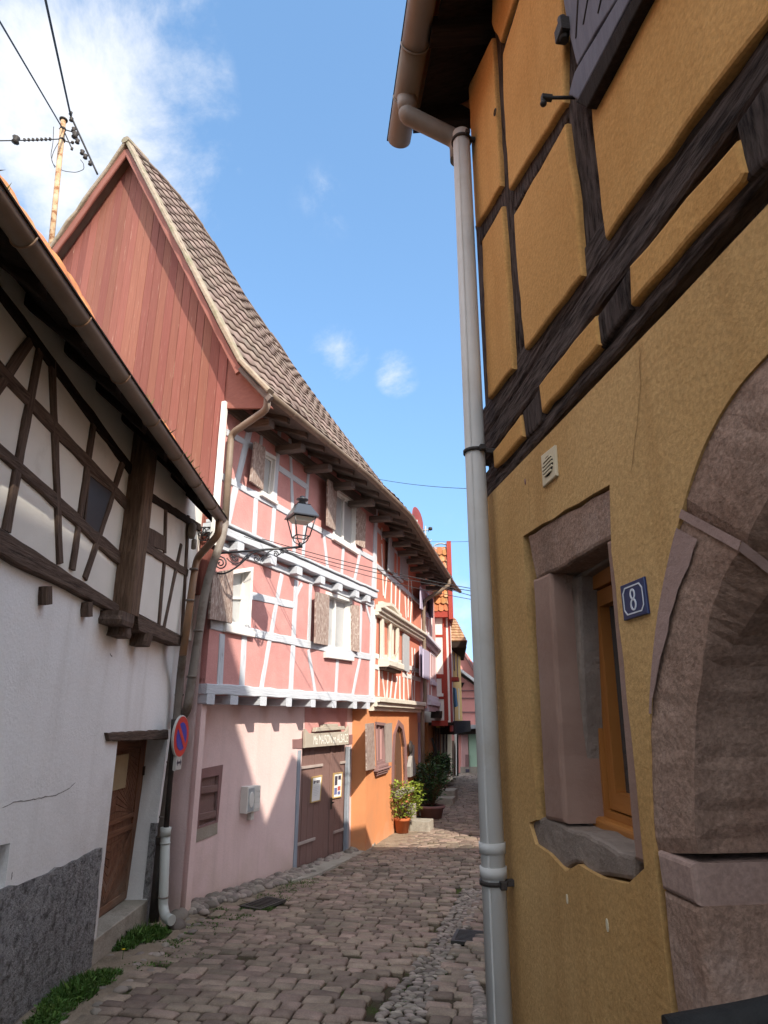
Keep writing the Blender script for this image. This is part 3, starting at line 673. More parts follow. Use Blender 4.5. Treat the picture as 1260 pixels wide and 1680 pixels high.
for ci, (i0, i1) in enumerate(zip(cuts, cuts[1:])):
    mb = MB(); rings = []
    for i in range(i0, i1 + 1):
        j = (i, i); gap = .004 if i in (i0, i1) else 0
        wv = [random.uniform(-.004, .004) for _ in range(4)]
        rings.append([W.w(*A0[i], -.1), W.w(A0[i][0], A0[i][1], .014 - gap * 2 + wv[0] * .4), W.w(A0[i][0] * .5 + A1[i][0] * .5, A0[i][1] * .5 + A1[i][1] * .5, .018 - gap * 2 + wv[1] * .6), W.w(A1[i][0] + wv[2], A1[i][1], .012 - gap * 2), W.w(A2[i][0] + wv[3], A2[i][1], -.05 - gap), W.w(A2[i][0], A2[i][1], -.62)])
    mb.loft(rings, close=False, cap=False, smooth=False)
    mb.build('arch_stone', 'stone', H)
for i in cuts[1:-1]:                                       # pale mortar joints
    mb = MB(); f = .5
    for (P, Q, o0, o1) in ((A0, A1, .0225, .0185), (A1, A2, .0165, -.045)):
        d = Vector(A0[i + 1]) - Vector(A0[i]); d.normalize(); d *= .011
        mb.poly([W.w(P[i][0] - d.x, P[i][1] - d.y, o0), W.w(P[i][0] + d.x, P[i][1] + d.y, o0), W.w(Q[i][0] + d.x, Q[i][1] + d.y, o1), W.w(Q[i][0] - d.x, Q[i][1] - d.y, o1)])
    mb.build('mortar_joint', MT['mortar'] if 'mortar' in MT else 'reveal', H)
# pale mortar smeared along the outer edge of the lowest stone
mb = MB(); pa_, pb_2 = [], []
for i in range(9, 23):
    f = .42 * ((i - 8) / 12) ** .8 if i < 20 else .45
    pa_.append(W.w(A0[i][0], A0[i][1], .0225)); k_ = f + random.uniform(-.03, .03); pb_2.append(W.w(A0[i][0] + (A1[i][0] - A0[i][0]) * k_, A0[i][1] + (A1[i][1] - A0[i][1]) * k_, .0235))
for i in range(len(pa_) - 1): mb.poly([pa_[i], pa_[i + 1], pb_2[i + 1], pb_2[i]])
mb.build('mortar_joint', 'mortar', H)
# impost band and base block under each springing
for sgn in (0, 1):
    def fx(p): return p if not sgn else (.84 - p[0], p[1])
    b0 = W.at(1078, 1398, .02); b1 = W.at(1165, 1418, -.02)
    zt_, zm_ = A0[0][1] + .01, W.at(1120, 1475, .02)[1]
    sa, sb = b0[0], b1[0]
    band = [fx(p) for p in [(sa, zt_), (sb, zt_), (sb, zm_), (sa - .005, zm_)]]
    blk = [fx(p) for p in [(sa - .004, zm_), (sb - .005, zm_), (sb - .005, zb), (sa + .012, zb)]]
    mb = MB(); W.slab(mb, wobble(band, .1, .003), -.6, .022, bev=.01, hz=True); mb.build('impost_band', 'stonelight', H)
    mb = MB(); W.slab(mb, wobble(blk, .1, .006), -.6, .02, bev=.014, hz=True); mb.build('base_block', 'stone', H)
mb = MB(); mb.poly([W.w(-.5, zb, -.6), W.w(1.5, zb, -.6), W.w(1.5, 3.2, -.6), W.w(-.5, 3.2, -.6)])
dr = mb.build('door', 'browndoor', H)

# --- timber frame of the upper floor
back = [(-3.2, beam2[-1][1] - .02), (S1, beam2[0][1] - .02), (S1, 5.7), (-3.2, 5.7)]
mb = MB(); W.slab(mb, back, -.2, -.045); mb.build('upper_wall', 'oak', H)
def beamR(name, pts0, pts1, off=.0, m='oak', nseg=10, jit=.008):
    """long beam given its upper and lower edges"""
    a0, a1 = [W.at(*p, off) for p in pts0]; b0, b1 = [W.at(*p, off) for p in pts1]
    # carry on to the corner and behind the camera
    up = [(S1 + .005, a0[1]), (-3.2, a1[1])]; lo = [(S1 + .005, b0[1]), (-3.2, b1[1])]
    mb = MB(); n = int(nseg * 3); poly = []
    rings = []; grs = []; o = random.uniform(0, 40)
    for i in range(n + 1):
        t = i / n; s = up[0][0] + (up[1][0] - up[0][0]) * t
        zu = up[0][1] + (up[1][1] - up[0][1]) * min(1, t * 1) + random.uniform(-jit, jit); zl = lo[0][1] + (lo[1][1] - lo[0][1]) * t + random.uniform(-jit, jit)
        zc = zl + (zu - zl) * .45 + random.uniform(-.01, .01); f = off + random.uniform(-.004, .004)
        rings.append([W.w(s, zl, -.15), W.w(s, zl, f - .008), W.w(s, zl + .012, f), W.w(s, zc - .02, f + .002), W.w(s, zc, f - .008), W.w(s, zc + .02, f + .002), W.w(s, zu - .012, f), W.w(s, zu, f - .008), W.w(s, zu, -.15)])
        grs.append([(o + s, z, f) for z in (zl - .1, zl, zl + .012, zc - .02, zc, zc + .02, zu - .012, zu, zu + .1)])
    mb.loft(rings, grs=grs); return mb.build(name, m, H)
B1u, B1l = [(797, 660), (1260, 45)], [(803, 742), (1260, 215)]
B2u, B2l = [(803, 765), (1260, 252)], [(805, 812), (1260, 337)]
beamR('timber_beam', B1u, B1l); beamR('timber_beam', B2u, B2l)
def polyR(name, px, off0, off1, m, bev=.0, wob=.006, hz=False, lab=None):
    mb = MB(); W.slab(mb, wobble([W.at(u, v, off1) for u, v in px], .08, wob), off0, off1, bev=bev, hz=hz); return mb.build(name, m, H, lab)
for px in [[(856, 676), (886, 634), (890, 690), (862, 720)], [(978, 520), (1030, 440), (1032, 508), (984, 572)], [(1205, 205), (1262, 120), (1262, 262), (1222, 300)]]:
    polyR('joist_end', px, -.15, .012, 'oak', .012)
# posts and braces
for nm, px in [('timber_post', [(806, -40), (822, -40), (838, 190), (856, 590), (836, 612), (822, 330), (812, 70)]),
               ('timber_post', [(922, -40), (960, -40), (964, 170), (990, 400), (950, 458), (932, 200)]),
               ('timber_brace', [(852, -30), (866, -30), (830, 85), (818, 70)]),
               ('timber_brace', [(926, 170), (940, 182), (840, 352), (834, 318)]),
               ('timber_brace', [(816, 310), (828, 330), (786, 402), (778, 372)])]:
    polyR(nm, px, -.15, -.005, 'oak', .012, .006)
# plaster infill panels, proud of the timbers with thick soft edges
PAN = [[(768, 140), (806, 62), (814, 190), (820, 305), (780, 372)],
       [(790, 395), (822, 338), (832, 470), (840, 605), (800, 655)],
       [(808, -60), (862, -60), (820, 70), (806, 40)],
       [(868, -60), (915, -60), (924, 60), (924, 168), (834, 312), (826, 180), (824, 90)],
       [(842, 352), (926, 202), (944, 330), (954, 452), (860, 574), (850, 470)],
       [(968, 170), (1070, -20), (1150, -160), (1420, -160), (1262, 28), (1120, 212), (992, 394), (980, 290)],
       [(808, 740), (853, 680), (857, 716), (810, 768)],
       [(883, 632), (976, 517), (982, 566), (888, 678)],
       [(1031, 436), (1208, 228), (1222, 282), (1212, 300), (1033, 502)]]
for px in PAN:
    polyR('plaster_panel', px, -.1, .021, 'ochre2', .011, .006)
# upper window: grey frame, boarded shutter and thick projecting sill
sh = polyR('window_shutter', [(917, -60), (1062, -60), (1014, -6), (978, 50), (946, 108), (934, 60), (925, 10)], -.1, .028, 'shutlilac', .006, .002)
for u0, v0, u1, v1 in [(950, -50, 944, 62), (972, -50, 956, 40), (996, -50, 980, 22)]:
    W.tim('shutter_batten', 'oakdark', sh, u0, v0, u1, v1, .007, .018, .031, jit=0, ch=0)
polyR('shutter_rail', [(932, 156), (942, 118), (1020, -14), (1060, -70), (1075, -70), (1040, -14), (948, 164)], -.1, .040, 'shutlilac', .006, .002)
polyR('window_sill', [(944, 168), (950, 158), (1046, -20), (1078, -74), (1100, -74), (1064, -20), (962, 178)], -.1, .055, 'oakdark', .006, .002)
mb = MB(); p = W.px(943, 160, .03); mb.tube([p, p + W.n * .095 + W.d * .012], .006, 8); q = p + W.n * .095 + W.d * .012
mb.box(q, W.n, .018, W.d, .010, UPZ, .010, .003); mb.tube([q + W.n * .014, q + W.n * .014 - UPZ * .022], .006, 8); mb.lathe([(0, -.012), (.010, -.006), (.012, 0), (.010, .006), (0, .012)], q + W.n * .014 - UPZ * .028, 10)
mb.build('shutter_catch', 'castiron', H)
mb = MB(); p = W.px(924, 50, .04); mb.box(p, W.d, .03, W.n, .02, UPZ, .03, .004); mb.tube([p - UPZ * .05, p + UPZ * .06], .016, 10); mb.build('shutter_hinge', 'castiron', H)
mb = MB(); p = W.px(812, 184, .03); mb.tube([p + (W.d * cos(a) + UPZ * sin(a)) * .016 for a in [2 * pi * i / 12 for i in range(13)]], .003, 6); mb.build('iron_ring', 'castiron', H)
# vent grille
vq = [(887, 748), (909, 730), (912, 780), (890, 800)]
mb = MB(); q = [W.at(u, v, .03) for u, v in vq]; W.slab(mb, q, .015, .03, bev=.004); vg = mb.build('vent_grille', 'cream', H)
cs = sum(p[0] for p in q) / 4; cz = sum(p[1] for p in q) / 4; hw = abs(q[0][0] - q[1][0]) * .36; hh = abs(q[0][1] - q[3][1]) * .30
el = [(cs + hw * cos(a), cz + hh * sin(a)) for a in [2 * pi * i / 20 for i in range(20)]]
mb = MB(); W.slab(mb, el, .02, .0325); mb.build('vent_hole', 'black', vg)
for k in range(-2, 3):
    z = cz + k * hh * .36; ww = hw * math.sqrt(1 - (k * .36) ** 2); mb = MB(); W.slab(mb, [(cs - ww, z - .004), (cs + ww, z - .004), (cs + ww, z + .003), (cs - ww, z + .003)], .022, .036); mb.build('vent_slat', 'cream', vg)
# hairline cracks in the plaster: narrow dark grooves
def crack(w, pts, off, wd, parent, m='crackline'):
    P = []
    for (u0, v0), (u1, v1) in zip(pts, pts[1:]):
        for k in range(5):
            t = k / 5; a, z = w.at(u0 + (u1 - u0) * t, v0 + (v1 - v0) * t, off); P.append((a + random.uniform(-.004, .004), z + random.uniform(-.004, .004)))
    P.append(w.at(*pts[-1], off)); mb = MB(); idx = []
    for i, (a, z) in enumerate(P):
        b = P[min(i + 1, len(P) - 1)]; c = P[max(i - 1, 0)]; t = Vector((b[0] - c[0], b[1] - c[1])).normalized(); h = wd * random.uniform(.4, 1) * (1 if 0 < i < len(P) - 1 else .2)
        idx.append((mb.vert(w.w(a - t.y * h, z + t.x * h, off + .002)), mb.vert(w.w(a + t.y * h, z - t.x * h, off + .002))))
    for (a, b), (c, d) in zip(idx, idx[1:]): mb.face((a, b, d, c))
    return mb.build('plaster_crack', m, parent)
crack(W, [(1050, 570), (1052, 640), (1044, 720), (1036, 778)], .02, .0016, wall)
crack(W, [(867, 770), (868, 800), (871, 865)], .02, .0014, wall)
for u, v, r in [(931, 1475, .010), (997, 1518, .012), (862, 790, .009)]:
    a, z = W.at(u, v, .02); mb = MB(); W.slab(mb, [(a + r * .6 * cos(t), z + r * 1.4 * sin(t)) for t in [i * .7 for i in range(9)]], .01, .0225); mb.build('plaster_chip', 'cream' if v > 1000 else 'plum', wall)
# eaves: soffit, gutter, down pipe, roof
gz0 = W.at(655, 235, .40); gs1 = gz0[0]; gzz = gz0[1]
def gax(s, dz=0, doff=0): return W.w(s, gzz + dz + (gs1 - s) * .01, .40 + doff)
R_ = .074
mb = MB()
for sA, sB in [(gs1, gs1 - .62), (gs1 - .62, gs1 - 1.25), (gs1 - 1.25, gs1 - 6.5)]:
    rings = []
    for s in (sA, sB):
        c = gax(s, .03); k = R_ * (1 if s == sA else 1.0)
        rings.append([c + (W.n * cos(a) + UPZ * sin(a)) * k for a in [pi + pi * j / 14 for j in range(15)]] + [c + (W.n * cos(a) + UPZ * sin(a)) * (k - .006) for a in [2 * pi - pi * j / 14 for j in range(15)]])
    mb.loft(rings, smooth=True)
c = gax(gs1, .03); mb.poly([c + (W.n * cos(a) + UPZ * sin(a)) * R_ for a in [pi + pi * j / 14 for j in range(15)]])
gut = mb.build('gutter', 'zincdull', H)
for s in (gs1 - .3, gs1 - .62, gs1 - 1.25):
    mb = MB(); c = gax(s, .03); mb.tube([c + (W.n * cos(a) + UPZ * sin(a)) * (R_ + .002) for a in [pi + pi * j / 14 for j in range(15)]], .006, 6)
    mb.build('gutter_bracket', 'zincdull', gut)
mb = MB(); mb.prism([gax(gs1 + .02, .03, .066), gax(gs1 + .02, .045, .066), gax(-3.2, .045 - .0, .066), gax(-3.2, .03, .066)], W.n * .012); mb.build('gutter_lip', 'oakdark', gut)
pp = [gax(gs1 - .33, -.01), gax(gs1 - .33, -.16), None, None]
p_el = W.px(757, 180, .095); p_b = W.px(812, 1560, .085)
pipe_top = W.w(W.at(757, 180, .095)[0], W.at(757, 180, .095)[1], .095)
mb = MB()
rp = .052
mb.tube([gax(gs1 - .33, .0), gax(gs1 - .33, -.13)], [.06, rp], 16)
mb.tube(smoothpath([gax(gs1 - .33, -.10), gax(gs1 - .33, -.15), W.w(S1 - .20, gzz - .27, .095), W.w(S1 - .20, gzz - .42, .095)], 3), rp, 16)
mb.build('downpipe_elbow', 'zincdull', H)
sp = W.at(757, 230, .095)[0]; s_b = W.at(811, 1500, .095)[0]
mb = MB(); mb.tube([W.w(sp, gzz - .30, .095), W.w(s_b, -.3, .095)], rp - .003, 20)
dp = mb.build('downpipe', 'zinc', H)
mb = MB(); sd_ = (W.n * .6 - W.d * .8).normalized(); a_ = W.w(sp, gzz - .34, .095) + sd_ * (rp - .003); b_ = W.w(s_b, -.3, .095) + sd_ * (rp - .003); mb.beam(a_, b_, sd_.cross(UPZ), .007, sd_, .003, seg=8, jit=.0006, ch=0); mb.build('pipe_seam', 'zinc', dp)
mb = MB()
def ponp(v): 
    z = None; lo, hi = -.3, gzz - .3
    for _ in range(40):
        m_ = (lo + hi) / 2; f = (m_ + .3) / (gzz); p = W.w(s_b + (sp - s_b) * f, m_, .095); r = p - Vector((0, 0, EZ)); y = CY - FPX * (-r.y * ST + r.z * CT) / (r.y * CT + r.z * ST)
        if y > v: lo = m_
        else: hi = m_
    return p
for v in (1390, 1430):
    p = ponp(v); mb.tube([p - UPZ * .02, p + UPZ * .02], rp + .003, 20)
mb.build('pipe_sleeve', 'zinc', dp)
for v in (232, 742, 1447):
    p = ponp(v); mb = MB(); mb.tube([p - UPZ * .008, p + UPZ * .008], rp + .006, 20); mb.box(p - W.n * .07 - W.d * .02, W.n, .05, W.d, .012, UPZ, .012, .002); mb.box(p - W.d * (rp + .012) - W.n * .02, W.n, .012, W.d, .014, UPZ, .014, .003); mb.build('pipe_clamp', 'castiron', dp)
# soffit + fascia + hipped roof
se = gs1 - .10
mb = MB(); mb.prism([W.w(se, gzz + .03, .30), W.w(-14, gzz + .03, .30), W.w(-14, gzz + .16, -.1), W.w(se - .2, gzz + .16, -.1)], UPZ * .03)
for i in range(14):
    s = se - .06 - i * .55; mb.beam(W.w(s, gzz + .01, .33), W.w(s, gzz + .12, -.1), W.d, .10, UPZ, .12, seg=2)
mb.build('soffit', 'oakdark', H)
RX, RZ = 3.0, 14.3
def Rp(x_off, s, z): return W.w(s, z, x_off)
ez = gzz + .07
mb = MB()
a, b = Rp(.40, gs1 - .02, ez), Rp(.40, -14, ez); c, d = Rp(-RX, -14, RZ + 1.5), Rp(-RX, -3.35, RZ); e, f = Rp(-8.8, -.5, ez), Rp(-8.8, -14, ez)
for poly in ([a, b, c, d], [a, d, e], [e, d, c, f], [b, f, c]):
    mb.prism(poly, UPZ * .08)
mb.build('roof', 'tileorange', H)

# house number plate
nq = [(1016, 962), (1055, 945), (1060, 1006), (1022, 1019)]
q = [W.at(u, v, .03) for u, v in nq]
sw = (abs(q[0][0] - q[1][0]) + abs(q[3][0] - q[2][0])) / 2; hh = (q[0][1] - q[3][1] + q[1][1] - q[2][1]) / 2
ccs = sum(p[0] for p in q) / 4; ccz = sum(p[1] for p in q) / 4
NP = thing('house_number_plate', 'small dark blue enamel plate with white border and number 8 on the ochre wall', 'number plate', W.w(ccs, ccz, .03))
mb = MB(); W.slab(mb, [(ccs - sw / 2, ccz - hh / 2), (ccs + sw / 2, ccz - hh / 2), (ccs + sw / 2, ccz + hh / 2), (ccs - sw / 2, ccz + hh / 2)], .021, .028, bev=.002); mb.build('plate', 'enamelblue', NP)
def notched(w_, h_, n_): return [(ccs + x, ccz + z) for x, z in [(-w_ + n_, -h_), (w_ - n_, -h_), (w_ - n_ * .3, -h_ + n_ * .7), (w_, -h_ + n_), (w_, h_ - n_), (w_ - n_ * .7, h_ - n_ * .3), (w_ - n_, h_), (-w_ + n_, h_), (-w_ + n_ * .3, h_ - n_ * .7), (-w_, h_ - n_), (-w_, -h_ + n_), (-w_ + n_ * .7, -h_ + n_ * .3)]]
mb = MB(); w2, h2 = sw / 2 - .011, hh / 2 - .010; W.ring(mb, notched(w2, h2, .014), notched(w2 - .0035, h2 - .0035, .013), .0275, .0292); mb.build('border', 'enamelwhite', NP)
mb = MB()
for zc, ra, rb in ((ccz + .0135, .0135, .0145), (ccz - .0135, .0155, .0160)):
    n = 24; P = [(ccs + ra * cos(2 * pi * i / n), zc + rb * sin(2 * pi * i / n)) for i in range(n)]; Q = [(ccs + (ra - .006) * cos(2 * pi * i / n), zc + (rb - .005) * sin(2 * pi * i / n)) for i in range(n)]
    W.ring(mb, P, Q, .0275, .0295 if zc > ccz else .0297)
mb.build('numeral', 'enamelwhite', NP)
# black padded thing cut by the bottom right corner (a handlebar / saddle)
c0 = Vector((0, 0, EZ)) + raydir(1100, 1706) * .95; c1 = Vector((0, 0, EZ)) + raydir(1235, 1682) * .95; c2 = Vector((0, 0, EZ)) + raydir(1330, 1660) * .95
mb = MB(); mb.tube(smoothpath([c0, c1, c2], 5), .03, 14); single('bicycle_saddle', mb, 'rubber', 'black rubbery saddle edge parked beside the sandstone doorway', 'saddle')
# ================================================================== WHITE HOUSE (left)
H = thing('white_house', 'white plastered house with dark timber frame, grey roughcast foot and low eaves on the left', 'house', (-2.5, 5, 0))
W = WA
# upper floor face and lower wall; far part of the upper floor juts out on brackets
SE = W.at(300, 1055)[0]                       # far corner
zb = -.5
def row(px, off=0): return [W.at(u, v, off) for u, v in px]
zs = W.at(100, 955)[1]
door_o = row([(193, 1216), (262, 1214), (248, 1490), (158, 1540)])
door_o = [(door_o[0][0], door_o[0][1]), (W.at(275, 1214)[0], door_o[0][1]), (W.at(248, 1400)[0], W.at(225, 1500)[1] - .06), (W.at(158, 1540)[0], W.at(158, 1540)[1] - .02)]
hole2 = row([(-60, 1400), (17, 1383), (8, 1455), (-60, 1482)])
mb = MB(); W.sheet(mb, [(-4, zb), (SE, zb), (SE, zs), (-4, zs)], [door_o, hole2], 0, .3, hole_depth=.26)
wall = mb.build('wall', 'white', H)
zt = W.at(330, 838)[1] + .12
mb = MB(); W.slab(mb, [(-4, zs), (SE, zs), (SE, zt), (-4, zt)], -.3, -.012); mb.build('upper_wall', 'whiteu', H)
# jutting end bay
OJ = .13
s0 = W.at(232, 900, .16)[0]; s1 = SE
mb = MB(); W.slab(mb, [(s0, W.at(240, 1010, OJ)[1]), (s1, W.at(300, 1045, OJ)[1]), (s1, zt), (s0, zt)], -.05, OJ - .012); mb.build('jutting_bay', 'whiteu', H)
# back and far end walls
mb = MB(); W.slab(mb, [(-4, zb), (SE, zb), (SE, zt), (-4, zt)], -7.2, -7.0)
mb.prism([W.w(SE - .01, zb, -.02), W.w(SE - .01, zb, -7), W.w(SE - .01, zt, -7), W.w(SE - .01, zt + 3.6, -3.4), W.w(SE - .01, zt, -.02)], W.d * -.15)
mb.build('rear_wall', 'white', H)
# roughcast foot
tp = row([(-60, 1490), (0, 1461), (60, 1440), (120, 1412), (168, 1390)], .012)
f = [(-4, zb), (door_o[3][0] - .06, zb), (tp[-1][0] - .02, tp[-1][1])] + tp[::-1][1:] + [(-4, tp[0][1])]
mb = MB(); W.sheet(mb, wobble(f, .1, .012), [], .022, .1); mb.build('roughcast_foot', 'rough', H)
t2 = row([(252, 1352), (272, 1350)], .012)
mb = MB(); W.slab(mb, [(door_o[2][0] + .005, zb), (SE - .002, zb), (SE - .002, t2[1][1]), (W.at(254, 1352)[0], t2[0][1])], -.05, .018, bev=.005); mb.build('roughcast_foot', 'rough', H)
# cellar opening
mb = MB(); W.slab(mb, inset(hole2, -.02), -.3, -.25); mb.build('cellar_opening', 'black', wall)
mb = MB(); W.slab(mb, row([(-50, 1484), (12, 1458), (12, 1464), (-50, 1494)]), -.2, .02, bev=.006); mb.build('cellar_sill', 'reveal', wall)
# door
DO = -.25
lint = row([(176, 1202), (276, 1197), (276, 1213), (179, 1216)], .03)
mb = MB(); W.slab(mb, wobble(lint, .1, .006), -.2, .035, bev=.01, hz=True); mb.build('door_lintel', 'oakl', H)
sl, sr = door_o[0][0], door_o[1][0]; zt_, z0, z1 = door_o[0][1], door_o[3][1], door_o[2][1]
mb = MB()   # reveals
mb.poly([W.w(sr + .003, zt_, -.002), W.w(door_o[2][0] + .003, z1, -.002), W.w(door_o[2][0] + .003, z1 - .1, DO - .1), W.w(sr + .003, zt_, DO - .1)])
mb.build('door_reveal', 'reveal', H)
dq = [(sl - .03, zt_), (sr + .02, zt_), (sr + .02, z0 - .02), (door_o[3][0] - .04, z0 - .02)]
dq = [(door_o[3][0] - .04, z0), (sr + .03, z0), (sr + .03, zt_ + .01), (door_o[3][0] - .04, zt_ + .01)]
door = MB(); W.slab(door, dq, DO - .04, DO); door = door.build('door', 'olddoor', H)
# leaf: frame stiles, rails, diagonal boarding panels, bleached top board
a0, a1 = dq[0][0] + .05, dq[1][0] - .09; zl, zh = z0 + .02, zt_ - .01; Hh = zh - zl; Wd = a1 - a0
def fr(x0, y0, x1, y1, o0, o1, m, nm, hz=False):
    mb = MB(); W.slab(mb, [(a0 + Wd * x0, zl + Hh * y0), (a0 + Wd * x1, zl + Hh * y0), (a0 + Wd * x1, zl + Hh * y1), (a0 + Wd * x0, zl + Hh * y1)], DO + o0, DO + o1, bev=.006, hz=hz); return mb.build(nm, m, door)
fr(0, 0, .12, 1, -.01, .022, 'olddoor', 'door_stile'); fr(.88, 0, 1, 1, -.01, .022, 'olddoor', 'door_stile')
for y0, y1 in ((0, .05), (.42, .455), (.495, .525), (.93, 1)): fr(.12, y0, .88, y1, -.01, .024, 'olddoor', 'door_rail', True)
for (y0, y1, sg) in ((.05, .42, 1), (.525, .93, -1)):
    for half in (0, 1):
        x0, x1 = (.12, .5) if half == 0 else (.5, .88); sgn = sg * (1 if half else -1)
        xa, xb = a0 + Wd * x0, a0 + Wd * x1; ya, yb = zl + Hh * y0, zl + Hh * y1; st = .075
        k = ya - (xb - xa)
        mb = MB()
        while k < yb + .1:
            # diagonal board clipped to the panel
            P = [(xa, k), (xb, k + (xb - xa)), (xb, k + (xb - xa) + st * .93), (xa, k + st * .93)]
            if sgn < 0: P = [(xa + xb - x, y) for x, y in P]
            P = [(x, min(max(y, ya), yb)) for x, y in P]
            if abs(area2(P)) > 1e-3: W.slab(mb, P, DO - .01, DO + .012, bev=.003, rn=random.random())
            k += st
        mb.build('door_panel', 'olddoor', door)
fr(.30, .70, .62, .91, 0, .03, 'doorpane', 'door_pane')
mb = MB(); W.slab(mb, [(a0 - .09, zb), (a1 + .20, zb), (a1 + .20, z0 + .0), (a0 - .09, z0 + .03)], DO - .1, .012, bev=.01, hz=True); mb.build('threshold', 'concrete', H)
mb = MB(); p = W.w(a1 - .03, zl + Hh * .78, DO + .03); mb.box(p, W.d, .012, W.n, .012, UPZ, .05, .003); mb.build('door_latch', 'castiron', door)

# --- timber frame
def T(nm, px, off1=.012, m='oakl', off0=-.06, wob=.006, bev=.006, hz=False):
    mb = MB(); W.slab(mb, wobble([W.at(u, v, off1) for u, v in px], .12, wob), off0, off1, bev=bev, hz=hz); return mb.build(nm, m, H)
def L2(nm, u0, v0, u1, v1, w, off1=.012, m='oakl', **k): return W.tim(nm, m, H, u0, v0, u1, v1, w, -.08, off1, jit=.007, ch=.008, **k)
# sill beam, middle rail, upper rail, wall plate: long beams carried past the frame edge
def LB(nm, pu, pl, s_from, s_to, off1=.02, m='oakl', off0=-.1):
    a0, a1 = [W.at(*p, off1) for p in pu]; b0, b1 = [W.at(*p, off1) for p in pl]
    def z_(p, q, s): return p[1] + (q[1] - p[1]) * (s - p[0]) / (q[0] - p[0])
    n = int((s_to - s_from) / .2); rings = []; grs = []; o = random.uniform(0, 40)
    for i in range(n + 1):
        s = s_from + (s_to - s_from) * i / n; zu = z_(a0, a1, max(s, 2)) + random.uniform(-.008, .008); zl = z_(b0, b1, max(s, 2)) + random.uniform(-.008, .008); f = off1 + random.uniform(-.004, .004)
        rings.append([W.w(s, zl, off0), W.w(s, zl, f - .01), W.w(s, zl + .012, f), W.w(s, zu - .012, f), W.w(s, zu, f - .01), W.w(s, zu, off0)])
        grs.append([(o + s, z, f) for z in (zl - .1, zl, zl + .012, zu - .012, zu, zu + .1)])
    mb = MB(); mb.loft(rings, grs=grs); return mb.build(nm, m, H)
LB('timber_beam', [(0, 864), (193, 990)], [(0, 910), (187, 1003)], -4, s0 + .1, .06)
LB('timber_rail', [(0, 722), (130, 842)], [(0, 746), (130, 866)], -4, s0 - .1, .014)
LB('timber_rail', [(16, 606), (192, 796)], [(16, 632), (192, 818)], -4, s0 - .1, .014)
LB('wall_plate', [(56, 540), (206, 745)], [(56, 562), (206, 765)], -4, s0 - .1, .014, 'oakdark')
for u0, v0, u1, v1, w in [(68, 574, 13, 872, .085), (88, 590, 101, 925, .085), (157, 690, 121, 935, .085), (206, 752, 142, 950, .08), (52, 560, -6, 648, .085), (-6, 648, -50, 715, .085), (-30, 800, -60, 960, .09)]:
    L2('timber_post' if abs(u1 - u0) < 60 else 'timber_brace', u0, v0, u1, v1, w)
# small dark window between two posts
q = row([(147, 774), (188, 806), (166, 880), (138, 866)], .012)
mb = MB(); W.slab(mb, q, -.06, .004); wn_ = mb.build('window', 'darkpane', H)
mb = MB(); W.ring(mb, q, inset(q, .025), -.05, .012); mb.build('window_frame', 'oakl', wn_)
# joist ends in the wall
for u, v, h in [(83, 962, 30), (150, 988, 24), (-12, 918, 34)]:
    L2('joist_end', u, v, u - 1, v + h, .085, .07, seg=2)
# great post carried on corbels at the start of the jutting bay
pb = W.at(212, 1003, .2); pt = zt
mb = MB(); sA_, sB_ = W.at(226, 900, .17)[0], W.at(242, 900, .17)[0]; c0_ = W.w((sA_ + sB_) / 2, pb[1], .035); c1_ = W.w((sA_ + sB_) / 2, zt, .035)
mb.beam(c0_, c1_, W.d, sB_ - sA_, W.n, .27, seg=10, jit=.008, ch=.02); mb.build('corner_post', 'oakbig', H)
for k, (u, v, wd, h, oo) in enumerate([(212, 1006, .36, .12, .20), (210, 1028, .26, .10, .14)]):
    a, z = W.at(u, v, oo); mb = MB(); mb.beam(W.w(a, z - h, oo / 2 - .05), W.w(a, z, oo / 2 - .05), W.d, wd, W.n, oo + .1, seg=3, jit=.015, ch=.03); mb.build('corbel', 'oakl', H)
a, z = W.at(246, 1044, .17); mb = MB(); mb.beam(W.w(a, z - .1, .04), W.w(a, z + .03, .06), W.d, .2, W.n, .24, seg=3, jit=.015, ch=.03); mb.build('corbel', 'oakl', H)
# jutting bay frame
T('timber_beam', [(226, 1008), (300, 1044), (297, 1060), (228, 1034)], OJ + .03, off0=OJ - .2, hz=True)
T('timber_rail', [(240, 888), (310, 935), (308, 946), (240, 904)], OJ + .012, off0=OJ - .1, hz=True)
for u0, v0, u1, v1, w in [(274, 826, 272, 908, .06), (272, 916, 262, 1032, .06), (299, 893, 270, 1034, .055), (311, 846, 300, 1050, .075)]:
    W.tim('timber_post', 'oakl', H, u0, v0, u1, v1, w, OJ - .1, OJ + .012)
T('timber_board', [(240, 862), (272, 880), (272, 905), (240, 892)], OJ + .006, 'oakl', OJ - .05)
T('wall_plate', [(236, 800), (330, 860), (330, 872), (236, 812)], OJ + .02, 'oakdark', OJ - .1, hz=True)
# eaves
GO = .55
g0 = W.at(0, 333, GO); g1 = W.at(362, 850, GO); gz_ = (g0[1] + g1[1]) / 2 + .0
def gx(s, dz=0, do=0):
    return W.w(s, g0[1] + (g1[1] - g0[1]) * (s - g0[0]) / (g1[0] - g0[0]) + dz, GO + do)
GE = g1[0] + .03
R_ = .07
mb = MB(); rings = []
for s in (GE, 6.0, 4.0, 2.0, -4):
    c = gx(s)
    rings.append([c + (W.n * cos(a) + UPZ * sin(a)) * R_ for a in [pi + pi * j / 14 for j in range(15)]] + [c + (W.n * cos(a) + UPZ * sin(a)) * (R_ - .006) for a in [2 * pi - pi * j / 14 for j in range(15)]])
mb.loft(rings, smooth=True)
c = gx(GE); mb.poly([c + (W.n * cos(a) + UPZ * sin(a)) * R_ for a in [pi + pi * j / 14 for j in range(15)]])
gut = mb.build('gutter', 'zincbrown', H)
